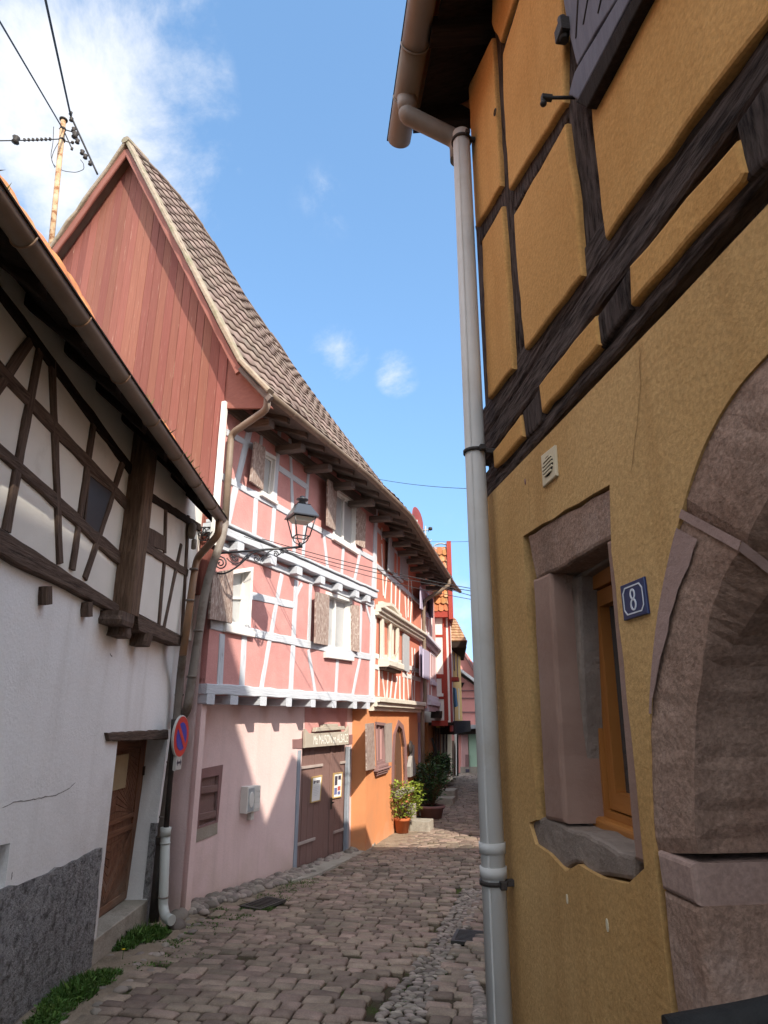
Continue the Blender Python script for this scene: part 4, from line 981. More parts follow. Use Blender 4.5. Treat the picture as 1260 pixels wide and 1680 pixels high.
for i in range(9):
    mb = MB()
    c = gx(GE - .55 - i * .72); mb.tube([c + (W.n * cos(a) + UPZ * sin(a)) * (R_ + .003) for a in [pi + pi * j / 12 for j in range(13)]], .007, 6)
    mb.build('gutter_strap', 'copper', gut)
mb = MB(); mb.prism([gx(GE, .0, R_), gx(GE, .014, R_), gx(-4, .014, R_), gx(-4, 0, R_)], W.n * .01); mb.build('gutter_lip', 'oakdark', gut)
# soffit boards and rafters
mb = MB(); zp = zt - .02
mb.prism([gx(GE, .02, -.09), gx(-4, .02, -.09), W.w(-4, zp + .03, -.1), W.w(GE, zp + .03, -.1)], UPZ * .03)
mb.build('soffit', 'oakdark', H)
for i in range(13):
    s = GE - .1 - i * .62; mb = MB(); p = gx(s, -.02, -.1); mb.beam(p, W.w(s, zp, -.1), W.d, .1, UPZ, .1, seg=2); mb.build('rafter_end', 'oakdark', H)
# tiled roof with a gentle sag
def roofA(i, j, nu, nv):
    s = -4 + (GE + 4.03) * i / nu; t = j / nv * 5.2
    p = gx(s, .045, -.0)
    tt = min(t, .42); rise = tt * sin(radians(57)) + max(0, t - .42) * sin(radians(46)); run = tt * cos(radians(57)) + max(0, t - .42) * cos(radians(46))
    rowp = (t / .30) % 1.0
    sag = .035 * sin(s * 2.1 + .6) + .02 * sin(s * 5.3)
    fade = max(0, min(1, (6.9 - s) / 1.2)); rise = rise - (1 - fade) * min(t, .42) * .22
    return p - W.n * (run - .02) + UPZ * (rise + sag * min(1, t * 3) * fade + .03 * (1 - rowp) + .018 * sin(s * 2 * pi / .21))
mb = MB(); NU, NV = 330, 52
mb.grid(lambda i, j: roofA(i, j, NU, NV), NU, NV, True, lambda i, j: random.Random((i // 7) * 91 + j // 3).random())
mb.build('roof', 'tileorange', H)
mb = MB(); mb.loft([[roofA(NU, j, NU, NV) - UPZ * .05 for j in range(0, NV + 1, 2)], [roofA(NU, j, NU, NV) + W.d * .03 + UPZ * .02 for j in range(0, NV + 1, 2)]], close=False); mb.build('roof_edge', 'verge', H)
# down pipe of this house
PO = .10
def pz(u, v, o): return W.px(u, v, o)
q0 = gx(GE - .09, -.04); 
pth = [q0, q0 - UPZ * .20, pz(323, 916, OJ + .09), pz(318, 945, OJ + .09), pz(300, 1075, OJ + .09)]
mb = MB(); mb.tube(smoothpath(pth, 3), .045, 14); dp = mb.build('downpipe', 'copper', H)
mb = MB(); mb.tube(smoothpath([pz(302, 1062, OJ + .09), pz(296, 1110, .12), pz(290, 1180, .10), pz(264, 1378, .10)], 3), .047, 14); mb.build('downpipe_lower', 'leadpipe', dp)
mb = MB(); mb.tube([pz(265, 1376, .10), pz(252, 1512, .10)], .056, 14); mb.tube([pz(265, 1372, .10), pz(264.4, 1384, .10)], .064, 14); mb.build('cast_iron_foot', 'castiron', dp)
for u, v in [(318, 934, ), (311.5, 985), (294, 1140), (281, 1250), (269, 1340)]:
    oo = OJ + .09 if v < 1060 else .10
    mb = MB(); p = pz(u, v, oo); mb.tube([p - UPZ * .010, p + UPZ * .010], .055, 14); mb.build('pipe_clamp', 'leadpipe', dp)
# old ceramic insulator cluster under the eaves
mb = MB(); p = W.px(315, 872, OJ + .06); mb.lathe([(0, -.10), (.035, -.09), (.05, -.02), (.05, .08), (.03, .11), (0, .11)], p, 12); mb.build('insulator', 'reveal', H)
p2_ = W.px(318, 893, OJ + .07); mb = MB(); mb.lathe([(0, -.07), (.03, -.06), (.034, .05), (.02, .07), (0, .07)], p2_, 12); mb.build('insulator', 'concrete', H)
mb = MB()
for k in range(5):
    p = W.px(330 + k * 4, 872 + (k % 2) * 8, OJ + .03 + .03 * k); mb.tube([p + Vector((.06 * cos(a) * (1 + .2 * k), .03 * sin(a * 2), .06 * sin(a))) for a in [2 * pi * j / 14 for j in range(15)]], .008, 6)
mb.build('cable_loops', 'cable', H)
crack(W, [(2, 1326), (22, 1316), (50, 1312), (62, 1310), (92, 1304), (112, 1294), (124, 1283)], 0, .0045, wall, 'crackgrey')
for pts in ([(180, 1072), (184, 1078)], [(18, 1444), (20, 1430)]): crack(W, pts, 0, .008, wall, 'crackgrey')

# no-parking sign on its post by the down pipes
FW = Vector((sin(radians(-33)), -cos(radians(-33)), 0)); 
def PX(u, v, y): r = raydir(u, v); k = y / r.y; return Vector((0, 0, EZ)) + r * k
ys = WA.px(290, 1250, .22).y
cS = PX(297, 1208, ys)
T_ = thing('no_parking_sign', 'round red and blue no parking sign above a small grey arrow plate', 'road sign', Vector((cS.x, cS.y, gz(cS.y))))
nS = Vector((.93, -.37, 0)).normalized(); uS = UPZ.cross(nS)
# turned nearly edge on to the photographer
ang = math.atan2(-cS.x, cS.y); view = Vector((-cS.x, -cS.y, 0)).normalized(); side = Vector((view.y, -view.x, 0)) * -1
nS = (view * .36 + Vector((-view.y, view.x, 0)) * .93).normalized(); uS = UPZ.cross(nS).normalized()
rD = .235
def disc(mb, c, r, o, n=36):
    P = [c + nS * o + (uS * cos(t) + UPZ * sin(t)) * r for t in [2 * pi * i / n for i in range(n)]]; mb.poly(P)
mb = MB(); n = 36
mb.loft([[cS + nS * o + (uS * cos(t) + UPZ * sin(t)) * r for t in [2 * pi * i / n for i in range(n)]] for r, o in ((rD, -.02), (rD, .0), (rD - .012, .004))]); mb.build('sign_back', 'signgrey', T_)
mb = MB(); disc(mb, cS, rD - .012, .006); mb.build('sign_rim', 'signred', T_)
mb = MB(); disc(mb, cS, rD * .66, .0085); mb.build('sign_face', 'signblue', T_)
mb = MB(); d1 = (uS * -1 + UPZ).normalized(); d2 = (uS + UPZ).normalized(); mb.poly([cS + nS * .011 + d1 * a * rD * .72 + d2 * b * .032 for a, b in ((-1, -1), (1, -1), (1, 1), (-1, 1))]); mb.build('sign_bar', 'signred', T_)
cP = PX(291, 1251, ys); mb = MB(); mb.box(cP, uS, .085, nS, .018, UPZ, .085, .02); mb.build('arrow_plate', 'signgrey', T_)
nP = (view * .8 + Vector((-view.y, view.x, 0)) * .6).normalized(); 
mb = MB(); mb.box(cP + nS * .02, uS, .05, nS, .002, UPZ, .012, 0)
for sg in (-1, 1): mb.prism([cP + nS * .0185 + uS * sg * .065, cP + nS * .0185 + uS * sg * .042 + UPZ * .035, cP + nS * .0185 + uS * sg * .042 - UPZ * .035], nS * .003)
mb.build('arrow', 'ink', T_)
bP = gpx(276, 1510); pC = PX(284, 1262, ys)
pb_ = WA.px(271, 1370, .2)
mb = MB(); pole_x = cP - nS * .05; mb.tube([PX(292, 1180, ys) - nS * .05, PX(289, 1245, ys) - nS * .05, PX(279, 1368, ys) - nS * .05], .030, 12); mb.build('pole', 'castiron', T_)
# pvc sleeve with outlet shoe at the wall corner
k0 = PX(279, 1362, ys) - nS * .05; 
S_ = thing('rainwater_standpipe', 'pale grey plastic rainwater pipe with outlet shoe at the pink wall corner', 'drainpipe', (k0.x, k0.y, gz(k0.y)))
mb = MB(); e1 = PX(266.5, 1488, ys); e1 = Vector((e1.x, e1.y + .02, e1.z)); mb.tube(smoothpath([k0, e1, PX(272, 1506, ys - .05) , PX(282, 1510, ys - .12)], 4), .052, 16); mb.build('pipe', 'pvc', S_)
mb = MB(); mb.tube([k0 + UPZ * .03, k0 - UPZ * .06], .06, 16); mb.build('collar', 'pvc', S_)
for v in (1384, 1473):
    mb = MB(); t = (v - 1362) / (1488 - 1362); p = k0.lerp(e1, t); mb.tube([p - UPZ * .008, p + UPZ * .008], .057, 16); mb.build('ring', 'leadpipe' if v > 1400 else 'pvc', S_)
# ================================================================== PINK HOUSE (three storeys, tall red gable)
H = thing('pink_house', 'tall pink half-timbered house with oxblood boarded gable, steep brown tiled roof and brown double doors', 'house', WB.w(3, -.3, 0))
J1, J2 = .34, .43
B = WB
zj = B.at(470, 1146, J1)[1]               # underside of the first jetty
z2 = (B.at(364, 862, J2)[1] + B.at(614, 977, J2)[1]) / 2
sL1 = B.at(335, 1141, J1)[0]; sR = B.at(612, 1152, J1)[0]
sL2 = B.at(352, 840, J2)[0]; sR2 = B.at(614, 900, J2)[0]
ze = 6.32                                   # wall head
zb = -.9
# ground floor
gd = [B.at(u, v, 0) for u, v in [(496, 1222), (573, 1211), (569, 1399), (486, 1428)]]
sG = B.at(599, 1380, 0)[0]
hq = [B.at(u, v, 0) for u, v in [(330, 1277), (358, 1272), (354, 1346), (325, 1357)]]
mb = MB(); B.sheet(mb, [(-1.4, zb), (sG, zb), (sG, zj + .1), (-1.4, zj + .1)], [gd, hq], 0, .25, hole_depth=.10)
wall = mb.build('ground_floor_wall', 'pinkg', H)
# upper storeys with window openings
W3 = [(378, 936), (415, 930), (410, 1033), (369, 1024)]
W4 = [(534, 970), (577.5, 983), (574.5, 1076), (533, 1070)]
W1 = [(432, 738), (454.5, 751), (448, 822), (427, 809)]
W2 = [(547, 799), (585.5, 824), (583, 903), (545.5, 879)]
def zfix(w, px, off): return [w.at(u, v, off) for u, v in px]
h3, h4, h1, h2 = zfix(B, W3, J1), zfix(B, W4, J1), zfix(B, W1, J2), zfix(B, W2, J2)
mb = MB(); B.sheet(mb, [(sL1, zj), (sR, zj), (sR, z2 + .1), (sL1, z2 + .1)], [h3, h4], J1, .2, hole_depth=.17); mb.build('first_floor_wall', 'pink', H)
mb = MB(); B.sheet(mb, [(sL2, z2), (sR2, z2), (sR2, ze + .3), (sL2, ze + .3)], [h1, h2], J2, .2, hole_depth=.12); mb.build('second_floor_wall', 'pink', H)
# underside of the jetties
mb = MB(); mb.prism([B.w(sL1, zj + .16, J1 - .02), B.w(sR, zj + .16, J1 - .02), B.w(sR, zj + .16, -.05), B.w(sL1, zj + .16, -.05)], UPZ * .04); mb.build('jetty_floor', 'oakl', H)
def T(nm, u0, v0, u1, v1, w, off, m='greywood', **k): return B.tim(nm, m, H, u0, v0, u1, v1, w, off - .06, off + .014, jit=.006, ch=.006, **k)
def plank(w, nm, s0_, s1_, z0_, z1_, o0, o1, m, parent, jit=.006, bevz=.01):
    n = max(2, int((s1_ - s0_) / .22)); rings = []; grs = []; o = random.uniform(0, 40)
    for i in range(n + 1):
        s = s0_ + (s1_ - s0_) * i / n; zl = z0_ + random.uniform(-jit, jit); zu = z1_ + random.uniform(-jit, jit); f = o1 + random.uniform(-jit, jit) * .5
        rings.append([w.w(s, zl, o0), w.w(s, zl, f - bevz), w.w(s, zl + bevz, f), w.w(s, zu - bevz, f), w.w(s, zu, f - bevz), w.w(s, zu, o0)])
        grs.append([(o + s, z, f) for z in (zl - .1, zl, zl + bevz, zu - bevz, zu, zu + .1)])
    mb = MB(); mb.loft(rings, grs=grs); return mb.build(nm, m, parent)
zjt = B.at(470, 1131, J1)[1]
plank(B, 'jetty_beam', sL1 - .02, sR - .02, zj, zjt, J1 - .14, J1 + .05, 'greywood', H, .010)
# joist ends under the jetty
for u in (349, 387, 434, 476, 515, 549, 583, 604):
    a = B.at(u, 1148, J1)[0] - .10; mb = MB(); wj = .17
    mb.beam(B.w(a, zj - .045, -.05), B.w(a, zj - .055, J1 + .045), B.d, wj, UPZ, .13, seg=3, jit=.008, ch=.012); mb.build('joist_end', 'greywood', H)
# first-floor frame
for nm, u0, v0, u1, v1, w in [
    ('timber_post', 365.5, 1040, 361, 1126, .12), ('timber_post', 402, 1040, 397.5, 1128, .12), ('timber_brace', 463, 942, 429, 1132, .10),
    ('timber_post', 487, 952, 477.5, 1137, .13), ('timber_brace', 496, 958, 484, 982, .07), ('timber_post', 510.5, 958, 506.5, 1062, .10),
    ('timber_brace', 506.5, 1066, 518, 1138, .09), ('timber_post', 554.5, 1076, 551.5, 1142, .10), ('timber_brace', 592, 1076, 578.5, 1144, .09),
    ('timber_post', 593.5, 992, 591, 1078, .09), ('timber_brace', 601, 993, 608.5, 1020, .08)]:
    T(nm, u0, v0, u1, v1, w, J1)
zr = (B.at(410.5, 1040, J1)[1] + B.at(606.5, 1076, J1)[1]) / 2
plank(B, 'timber_rail', sL1, sR, zr - .07, zr + .06, J1 - .05, J1 + .022, 'greywood', H)
T('timber_rail', 412, 977, 484, 993, .11, J1)
zh = (B.at(418, 923, J1)[1] + B.at(607, 986, J1)[1]) / 2
plank(B, 'timber_rail', sL1, sR, zh - .06, zh + .05, J1 - .05, J1 + .03, 'greywood', H)
T('corner_post', 612, 985, 609, 1146, .15, J1 + .012)
# second jetty: little joist ends and a cornice beam
plank(B, 'cornice_beam', sL2 - .05, sR2 + .03, z2 - .11, z2 + .02, J1 - .05, J2 + .07, 'greywood', H, .008)
plank(B, 'cornice_board', sL2 - .05, sR2 + .03, z2 + .03, z2 + .075, J1, J2 + .10, 'greywood', H, .006)
for u, v in [(393, 902), (447, 924), (490, 939), (528, 957), (557, 968), (585, 979), (604, 985)]:
    a = B.at(u, v, J2 + .06)[0]; mb = MB(); mb.beam(B.w(a, z2 - .19, J1 - .1), B.w(a, z2 - .19, J2 + .08), B.d, .17, UPZ, .13, seg=2, jit=.006, ch=.012); mb.build('joist_end', 'greywood', H)
# second-floor frame
for nm, u0, v0, u1, v1, w in [
    ('timber_brace', 414, 690, 373, 862, .13), ('timber_post', 421.5, 806, 417.5, 882, .11), ('timber_post', 459.5, 706, 446.5, 893, .10),
    ('timber_post', 476.5, 720, 483.5, 908, .085), ('timber_post', 509, 740, 497.5, 920, .09), ('timber_brace', 531.5, 872, 538.5, 938, .09),
    ('timber_post', 564.5, 893, 561, 950, .09), ('timber_brace', 592.5, 902, 581, 958, .085), ('timber_post', 432, 690, 428, 734, .07)]:
    T(nm, u0, v0, u1, v1, w, J2)
zs2 = (B.at(372, 783, J2)[1] + B.at(600, 913, J2)[1]) / 2
plank(B, 'timber_rail', sL2, sR2, zs2 - .06, zs2 + .05, J2 - .05, J2 + .02, 'greywood', H)
T('timber_rail', 372, 709, 416, 733, .10, J2); T('timber_rail', 458, 767, 506, 800, .11, J2)
T('corner_post', 619, 806, 613.5, 975, .16, J2 + .012)
plank(B, 'wall_plate', sL2, sR2, ze - .08, ze + .12, J2 - .05, J2 + .04, 'oakgrey', H)
# windows and shutters
wn1 = window(B, H, W1, J2, .09, .055, 'whitewood', 'curtain', 0, 0, .06)
shutter(B, wn1, [(419, 724), (436, 734.5), (432, 804), (411.5, 789)], J2, 'r', .10)
wn2 = window(B, H, W2, J2, .09, .06, 'whitewood', 'curtain', 1, 0, .09)
shutter(B, wn2, [(538.5, 786), (553.5, 796), (550.5, 870), (537, 862)], J2, 'r', .16)
shutter(B, wn2, [(586, 829), (600.5, 843), (599, 900), (584.5, 892)], J2, 'l', .06)
wn3 = window(B, H, W3, J1, .16, .055, 'whitewood', 'curtain', 0, 1, .11)
shutter(B, wn3, [(350, 940), (383, 933), (381, 1022), (344, 1015)], J1, 'r', .16)
wn4 = window(B, H, W4, J1, .14, .06, 'whitewood', 'curtain', 1, 0, .10)
shutter(B, wn4, [(519, 971), (540.5, 976), (538.5, 1059), (517.5, 1055)], J1, 'r', .12)
shutter(B, wn4, [(577, 991), (590, 994), (590, 1070), (576.5, 1067)], J1, 'l', .06)
# ground-floor double door
DO = -.07
sl, sr = (gd[0][0] + gd[3][0]) / 2, (gd[1][0] + gd[2][0]) / 2; zt_ = gd[0][1]; zd = (gd[2][1] + gd[3][1]) / 2
sm_ = B.at(541, 1300, DO)[0]
mb = MB(); B.slab(mb, [(sl - .1, zd - .25), (sr + .1, zd - .25), (sr + .1, zt_ + .1), (sl - .1, zt_ + .1)], -.3, -.22); mb.build('door_recess', 'black', H)
leaves = []
for a, b in ((sl + .005, sm_ - .008), (sm_ + .008, sr - .005)):
    mb = MB(); n = 6
    for i in range(n):
        x0 = a + (b - a) * i / n; x1 = a + (b - a) * (i + 1) / n - .006; o_ = DO + random.uniform(-.004, .004)
        zl0 = gd[3][1] + (gd[2][1] - gd[3][1]) * (x0 - sl) / (sr - sl)
        B.slab(mb, [(x0, zl0 + .01), (x1, zl0 + .01), (x1, zt_ + .02), (x0, zt_ + .02)], DO - .05, o_, bev=.004, rn=random.random())
    leaves.append(mb.build('door_leaf', 'garage', H))
mb = MB(); B.slab(mb, [(sm_ - .03, zd + .06), (sm_ + .03, zd + .06), (sm_ + .03, zt_), (sm_ - .03, zt_)], DO - .01, DO + .022, bev=.006); mb.build('cover_strip', 'garage', leaves[1])
for u, v, du, lf in [(513, 1257, 14, 0), (500, 1381, 14, 0), (567, 1250, -8, 1), (560, 1361, -12, 1)]:
    a = B.at(u, v, DO)[0]; b = B.at(u + du * .9, v, DO)[0]; z = B.at(u, v, DO)[1]; e = sl + .0 if lf == 0 else sr
    x0, x1 = (e, max(a, b) + .06) if lf == 0 else (min(a, b) - .06, e)
    mb = MB(); B.slab(mb, [(x0, z - .022), (x1, z - .022), (x1, z + .022), (x0, z + .022)], DO - .01, DO + .028, bev=.004); mb.build('strap_hinge', 'hinge', leaves[lf])
p = B.px(543, 1318, DO + .02); mb = MB(); mb.box(p, B.d, .028, B.n, .012, UPZ, .10, .006); mb.tube([p + B.n * .02 + UPZ * .02, p + B.n * .06 + UPZ * .02, p + B.n * .06 - B.d * .09 + UPZ * .01], .010, 8); mb.build('door_handle', 'castiron', leaves[1])
for u0, v0, u1, v1 in [(492.5, 1231, 484.5, 1431), (574.5, 1225, 570.5, 1400)]:
    B.tim('door_post', 'bluepost', H, u0, v0, u1, v1, .09, -.06, .025)
for px in [[(480.5, 1213), (500, 1211.5), (500, 1228), (480.5, 1228)], [(571, 1205.5), (590, 1204.5), (590, 1219.5), (573, 1221)]]:
    mb = MB(); B.slab(mb, wobble([B.at(u, v, .01) for u, v in px], .1, .006), -.05, .012, bev=.004); mb.build('lintel_stub', 'plum', H)
mb = MB(); B.slab(mb, [B.at(u, v, .004) for u, v in [(500, 1160), (570, 1160), (569, 1204), (500, 1210)]], -.03, .005); mb.build('patched_plaster', 'pink', H)
# little shuttered hatch
hs = [B.at(u, v, .01) for u, v in [(328, 1262), (366, 1254.5), (357.5, 1349), (318.5, 1362)]]
mb = MB(); B.ring(mb, hs, hq, -.04, .012); hatch = mb.build('hatch_surround', 'plum', H)
mb = MB(); B.slab(mb, [B.at(u, v, .012) for u, v in [(319, 1360), (357.5, 1348), (357, 1368), (316, 1385)]], -.04, .010, bev=.003); mb.build('hatch_sill', 'reveal', hatch)
mb = MB(); B.slab(mb, inset(hq, -.01), -.08, -.035); mb.build('hatch_shutter', 'garage', hatch)
for t in (.25, .80):
    z = hq[0][1] + (hq[3][1] - hq[0][1]) * t; mb = MB(); B.slab(mb, [(hq[3][0] - .01, z - .05), (hq[1][0], z - .05), (hq[1][0], z + .04), (hq[3][0] - .01, z + .04)], -.04, .012, bev=.012, hz=True); mb.build('hatch_batten', 'garage', hatch)

# --- boarded gable towards the camera
GS = (sL2 + B.at(358, 740, J2)[0]) / 2
GS = sL2
def gq(u, v, s=GS):
    p0 = B.w(s, 0); r = raydir(u, v); k = (p0 - Vector((0, 0, EZ))).dot(B.d) / r.dot(B.d); p = Vector((0, 0, EZ)) + r * k
    return ((p - B.o).dot(B.n), p.z)
VS = GS - .27
ap = gq(207, 232, VS); kk = gq(392, 592, VS); ev = gq(441, 643, VS); lf = gq(85, 402, VS)
lslope = (ap[1] - lf[1]) / (ap[0] - lf[0])
LB_ = -4.6; lft = (LB_, ap[1] - (ap[0] - LB_) * lslope)
def gw(o, z, s): return B.w(s, z, o)
# board cladding: every board its own strip
o = J2 + .02; mb = MB(); bw = .165; topf = lambda o: ap[1] - .12 - (max(0, o - ap[0]) * (ap[1] - kk[1]) / (kk[0] - ap[0]) if o > ap[0] else (ap[0] - o) * lslope)
zbot = 3.55
while o > LB_:
    x1 = o; x0 = o - bw + .010; zt0, zt1 = topf(x0), topf(x1); bo = random.uniform(-.004, .006); g = random.uniform(0, 40); rn = random.random()
    fr = [gw(x0, zbot, GS - .022 - bo), gw(x1, zbot, GS - .022 + bo), gw(x1, zt1, GS - .022 + bo), gw(x0, zt0, GS - .022 - bo)]
    bk = [p + B.d * .04 for p in fr]; gg = [(g, x0, 0), (g, x1, 0), (g + zt1 - zbot, x1, 0), (g + zt0 - zbot, x0, 0)]
    mb.loft([bk, fr], grs=[gg, gg], rn=rn); o -= bw
mb.build('gable_boards', 'redboard', H)
mb = MB(); mb.poly([gw(J2 - .02, zb, GS), gw(J2 - .02, ze, GS), gw(J2 - .02, topf(J2 - .02) - .02, GS), gw(ap[0], topf(ap[0]) - .02, GS), gw(LB_, topf(LB_) - .02, GS), gw(LB_, zb, GS)]); mb.build('gable_backing', 'pinkg', H)
# ground-floor side return seen beside the white house
mb = MB(); mb.prism([gw(J1 - .03, zb, sL1 + .01), gw(J1 - .03, z2, sL1 + .01), gw(-2, z2, sL1 + .01), gw(-2, zb, sL1 + .01)], B.d * .1); mb.build('side_wall', 'pinkg', H)
# white corner trim
p0 = B.w(GS - .02, z2 - .3, J2 + .035); p1 = B.w(GS - .02, ze + .02, J2 + .035)
mb = MB(); mb.beam(p0, p1, B.n, .07, B.d, .08, seg=8, jit=.003, ch=.006); mb.build('corner_trim', 'whitewood', H)
mb = MB(); mb.beam(B.w(GS + .03, ze + .06, J2 - .02), B.w(GS + .03, ze - .02, ev[0] - .45), UPZ, .07, B.d, .05, seg=4, jit=.003, ch=.005); mb.build('eaves_board', 'oakgrey', H)

# --- main roof: profile from the eaves over the kick to the ridge, bending with the street front
EO = 1.20; EZ0 = (B.at(447, 652, 1.24)[1] + B.at(640, 808, 1.24)[1]) / 2 + .05
run0 = (kk[0], kk[1]); 
prof = [(EO + .02, EZ0), (kk[0], kk[1]), (ap[0], ap[1])]
PL = [0]
for p, q in zip(prof, prof[1:]): PL.append(PL[-1] + math.hypot(q[0] - p[0], q[1] - p[1]))
def prof_at(t):
    k = 0 if t < PL[1] else 1; f = (t - PL[k]) / (PL[k + 1] - PL[k]); p, q = prof[k], prof[k + 1]
    return (p[0] + (q[0] - p[0]) * f, p[1] + (q[1] - p[1]) * f)
# hipped / tapering upper edge traced as height fraction along the front
def plan(s, off):
    """point of the bent front: s along the pink front, then along its bent end"""
    if s <= sR2: return B.w(s, 0, off), 0
    c = B.w(sR2, 0, off); return None
def bent(s, off):
    # wall lines at offset 'off' of B and C joined by a mitre
    pb = B.w(0, 0, off); pc = WC.w(0, 0, off - J1)
    den = B.d.x * WC.d.y - B.d.y * WC.d.x; dx = pc - pb
    tB = (dx.x * WC.d.y - dx.y * WC.d.x) / den; m = pb + B.d * tB
    sm = sR - .02
    if s <= sm: return pb + B.d * (VS + (s - VS) * (tB - VS) / (sm - VS))
    return m + WC.d * (s - sm)
SEND = sR + WC.at(745, 972, .7)[0]
RIDGE_S = [(VS, 1.0), (1.5, .96), (3.0, .90), (4.5, .86), (sR, .84), (sR + 3, .80), (SEND, .78)]
def rf(s):
    for (a, x), (b, y) in zip(RIDGE_S, RIDGE_S[1:]):
        if s <= b: return x + (y - x) * (s - a) / (b - a)
    return RIDGE_S[-1][1]
def lerpk(K, s):
    if s <= K[0][0]: return K[0][1]
    for (a, x), (b, y) in zip(K, K[1:]):
        if s <= b: return x + (y - x) * (s - a) / (b - a)
    return K[-1][1]
EZD = lambda s: lerpk([(3.0, 0), (4.9, -.10), (5.8, -.19), (9.4, -.32), (12, -.40), (13.04, -.36)], s)
PITCH = [(1.1, 1.0), (2.15, .95), (3.06, .87), (4.2, .83), (5.0, .785), (8, .775), (11, .80), (13.1, .80)]
RG = lambda s: lerpk(PITCH, s)          # the old roof flattens away from the gable
ROWH = .26; TW = .24
def roofS(s, t, lift):
    off, z = prof_at(min(max(t, 0), PL[-1] - 1e-4)); p = bent(s, off); nn = (WB.n if s < sR else WC.n) * .86 + UPZ * .5
    z = EZ0 + (z - EZ0) * RG(s)
    return Vector((p.x, p.y, z + EZD(s))) + nn * (lift + .012 * sin(s * 1.9) + .008 * sin(s * 4.7 + t))
def roofT(i, n): 
    s = VS + (SEND - VS) * i / n; return roofS(s, PL[-1] * rf(s), .02)
mb = MB(); NC = int((SEND - VS) / TW); nrow = int(PL[-1] / ROWH) + 1
for r in range(nrow):
    sh_ = (r % 2) * .5
    for c in range(NC):
        s0_ = VS + c * TW; t0 = r * ROWH
        if t0 > PL[-1] * rf(s0_) - .05: continue
        jl, rn = random.uniform(-.012, .012), random.random(); top = min(t0 + ROWH + .03, PL[-1] * rf(s0_))
        ids = []
        for k in range(6):
            s = s0_ + TW * k / 5; ph = k / 5; wv = .019 * (cos(ph * 2 * pi) * .5 + .5) ; lo = t0 + jl - .018 * sin(ph * pi)
            ids.append([mb.vert(roofS(s, lo, .004), None, rn), mb.vert(roofS(s, lo - .004,   .034 + wv), None, rn), mb.vert(roofS(s, (lo + top) / 2, .026 + wv), None, rn), mb.vert(roofS(s, top, .006 + wv), None, rn)])
        for a_, b_ in zip(ids, ids[1:]):
            for k in range(3): mb.face((a_[k], b_[k], b_[k + 1], a_[k + 1]), k > 0)
mb.build('roof', 'tilebrown', H)
mb = MB(); n = 40
mb.grid(lambda i, j: roofS(VS + (SEND - VS) * i / 40, PL[-1] * rf(VS + (SEND - VS) * i / 40) * j / 12, -.02), 40, 12); mb.build('roof_underlay', 'oakdark', H)
# rear slope and end of the roof
mb = MB()
mb.prism([gw(ap[0], ap[1], VS), gw(LB_ - .3, lft[1] - .3 * lslope, VS), gw(LB_ - .3, lft[1] - .3 * lslope, 5), gw(ap[0], ap[1] - 1.2, 5)], UPZ * .06)
mb.build('rear_roof_slope', 'tilebrown', H)
# verge: weathered tile edges and red barge boards
def edge(p, q, m, nm, w, d, so, dz, jit=.008):
    mb = MB(); a = gw(p[0], p[1] + dz, VS + so); b = gw(q[0], q[1] + dz, VS + so); t = (b - a).normalized(); mb.beam(a, b, B.d, w, t.cross(B.d), d, seg=max(3, int((b - a).length / .25)), jit=jit, ch=.015); return mb.build(nm, m, H)
for p, q in ((ap, kk), (kk, ev), (lft, ap)):
    edge(p, q, 'verge', 'verge_tiles', .14, .07, .05, .02, .016)
    if q != ev: edge(p, q, 'redtrim', 'barge_board', .05, .16, .06, -.14)
    else: edge(p, q, 'oakgrey', 'eaves_rafter', .06, .10, .06, -.09)
mb = MB(); mb.beam(gw(ap[0], ap[1] + .02, VS - .03), gw(ap[0], ap[1] + .01, VS + .5), B.n, .16, UPZ, .12, seg=2, ch=.05); mb.build('ridge_tile', 'verge', H)
mb = MB(); n = 40
for i in range(n):
    s0_ = VS + (SEND - VS) * i / n; a = roofT(i, n); b = roofT(i + 1, n); mb.beam(a, b, B.n, .12, UPZ, .07, seg=1, jit=.012, ch=.02, rn=random.random())
mb.build('upper_tile_edge', 'tilebrown', H)
mb = MB(); mb.prism([gw(J2 - .05, ze - .05, GS - .01), gw(ev[0] - .10, ev[1] - .10, GS - .01), gw(kk[0] - .02, kk[1] - .14, GS - .01), gw(J2 - .05, topf(J2) - .02, GS - .01)], B.d * .04); mb.build('eaves_cheek', 'redtrim', H)
# eaves: soffit, rafters, gutter along the bend
def evp(s, off, z): p = bent(s, off); return Vector((p.x, p.y, z + EZD(s)))
ss = [GS + .03 + (SEND - GS - .03) * i / 24 for i in range(25)]
mb = MB(); mb.loft([[evp(s, EO - .05, EZ0 - .04), evp(s, J2 - .1, ze + .30), evp(s, J2 - .1, ze + .34), evp(s, EO - .05, EZ0 + .0)] for s in ss]); mb.build('soffit', 'oakgrey', H)
s = GS + .2
while s < SEND - .1:
    mb = MB(); dd = B.d if s < sR else WC.d; mb.beam(evp(s, EO - .16, EZ0 - .04), evp(s, J2 - .05, ze + .26), dd, .08, UPZ, .10, seg=2, jit=.006, ch=.015); mb.build('rafter_end', 'oakgrey', H); s += .58 if s < sR else .5
s = GS + .55
while s < SEND - .8:
    mb = MB(); dd = B.d if s < sR else WC.d; mb.beam(evp(s, EO - .30, ze - .14), evp(s, J2 - .05, ze - .12), dd, .16, UPZ, .12, seg=2, jit=.006, ch=.015); mb.build('beam_end', 'oakgrey', H); s += .95 if s < sR else .8
mb = MB(); R_ = .065; rings = []
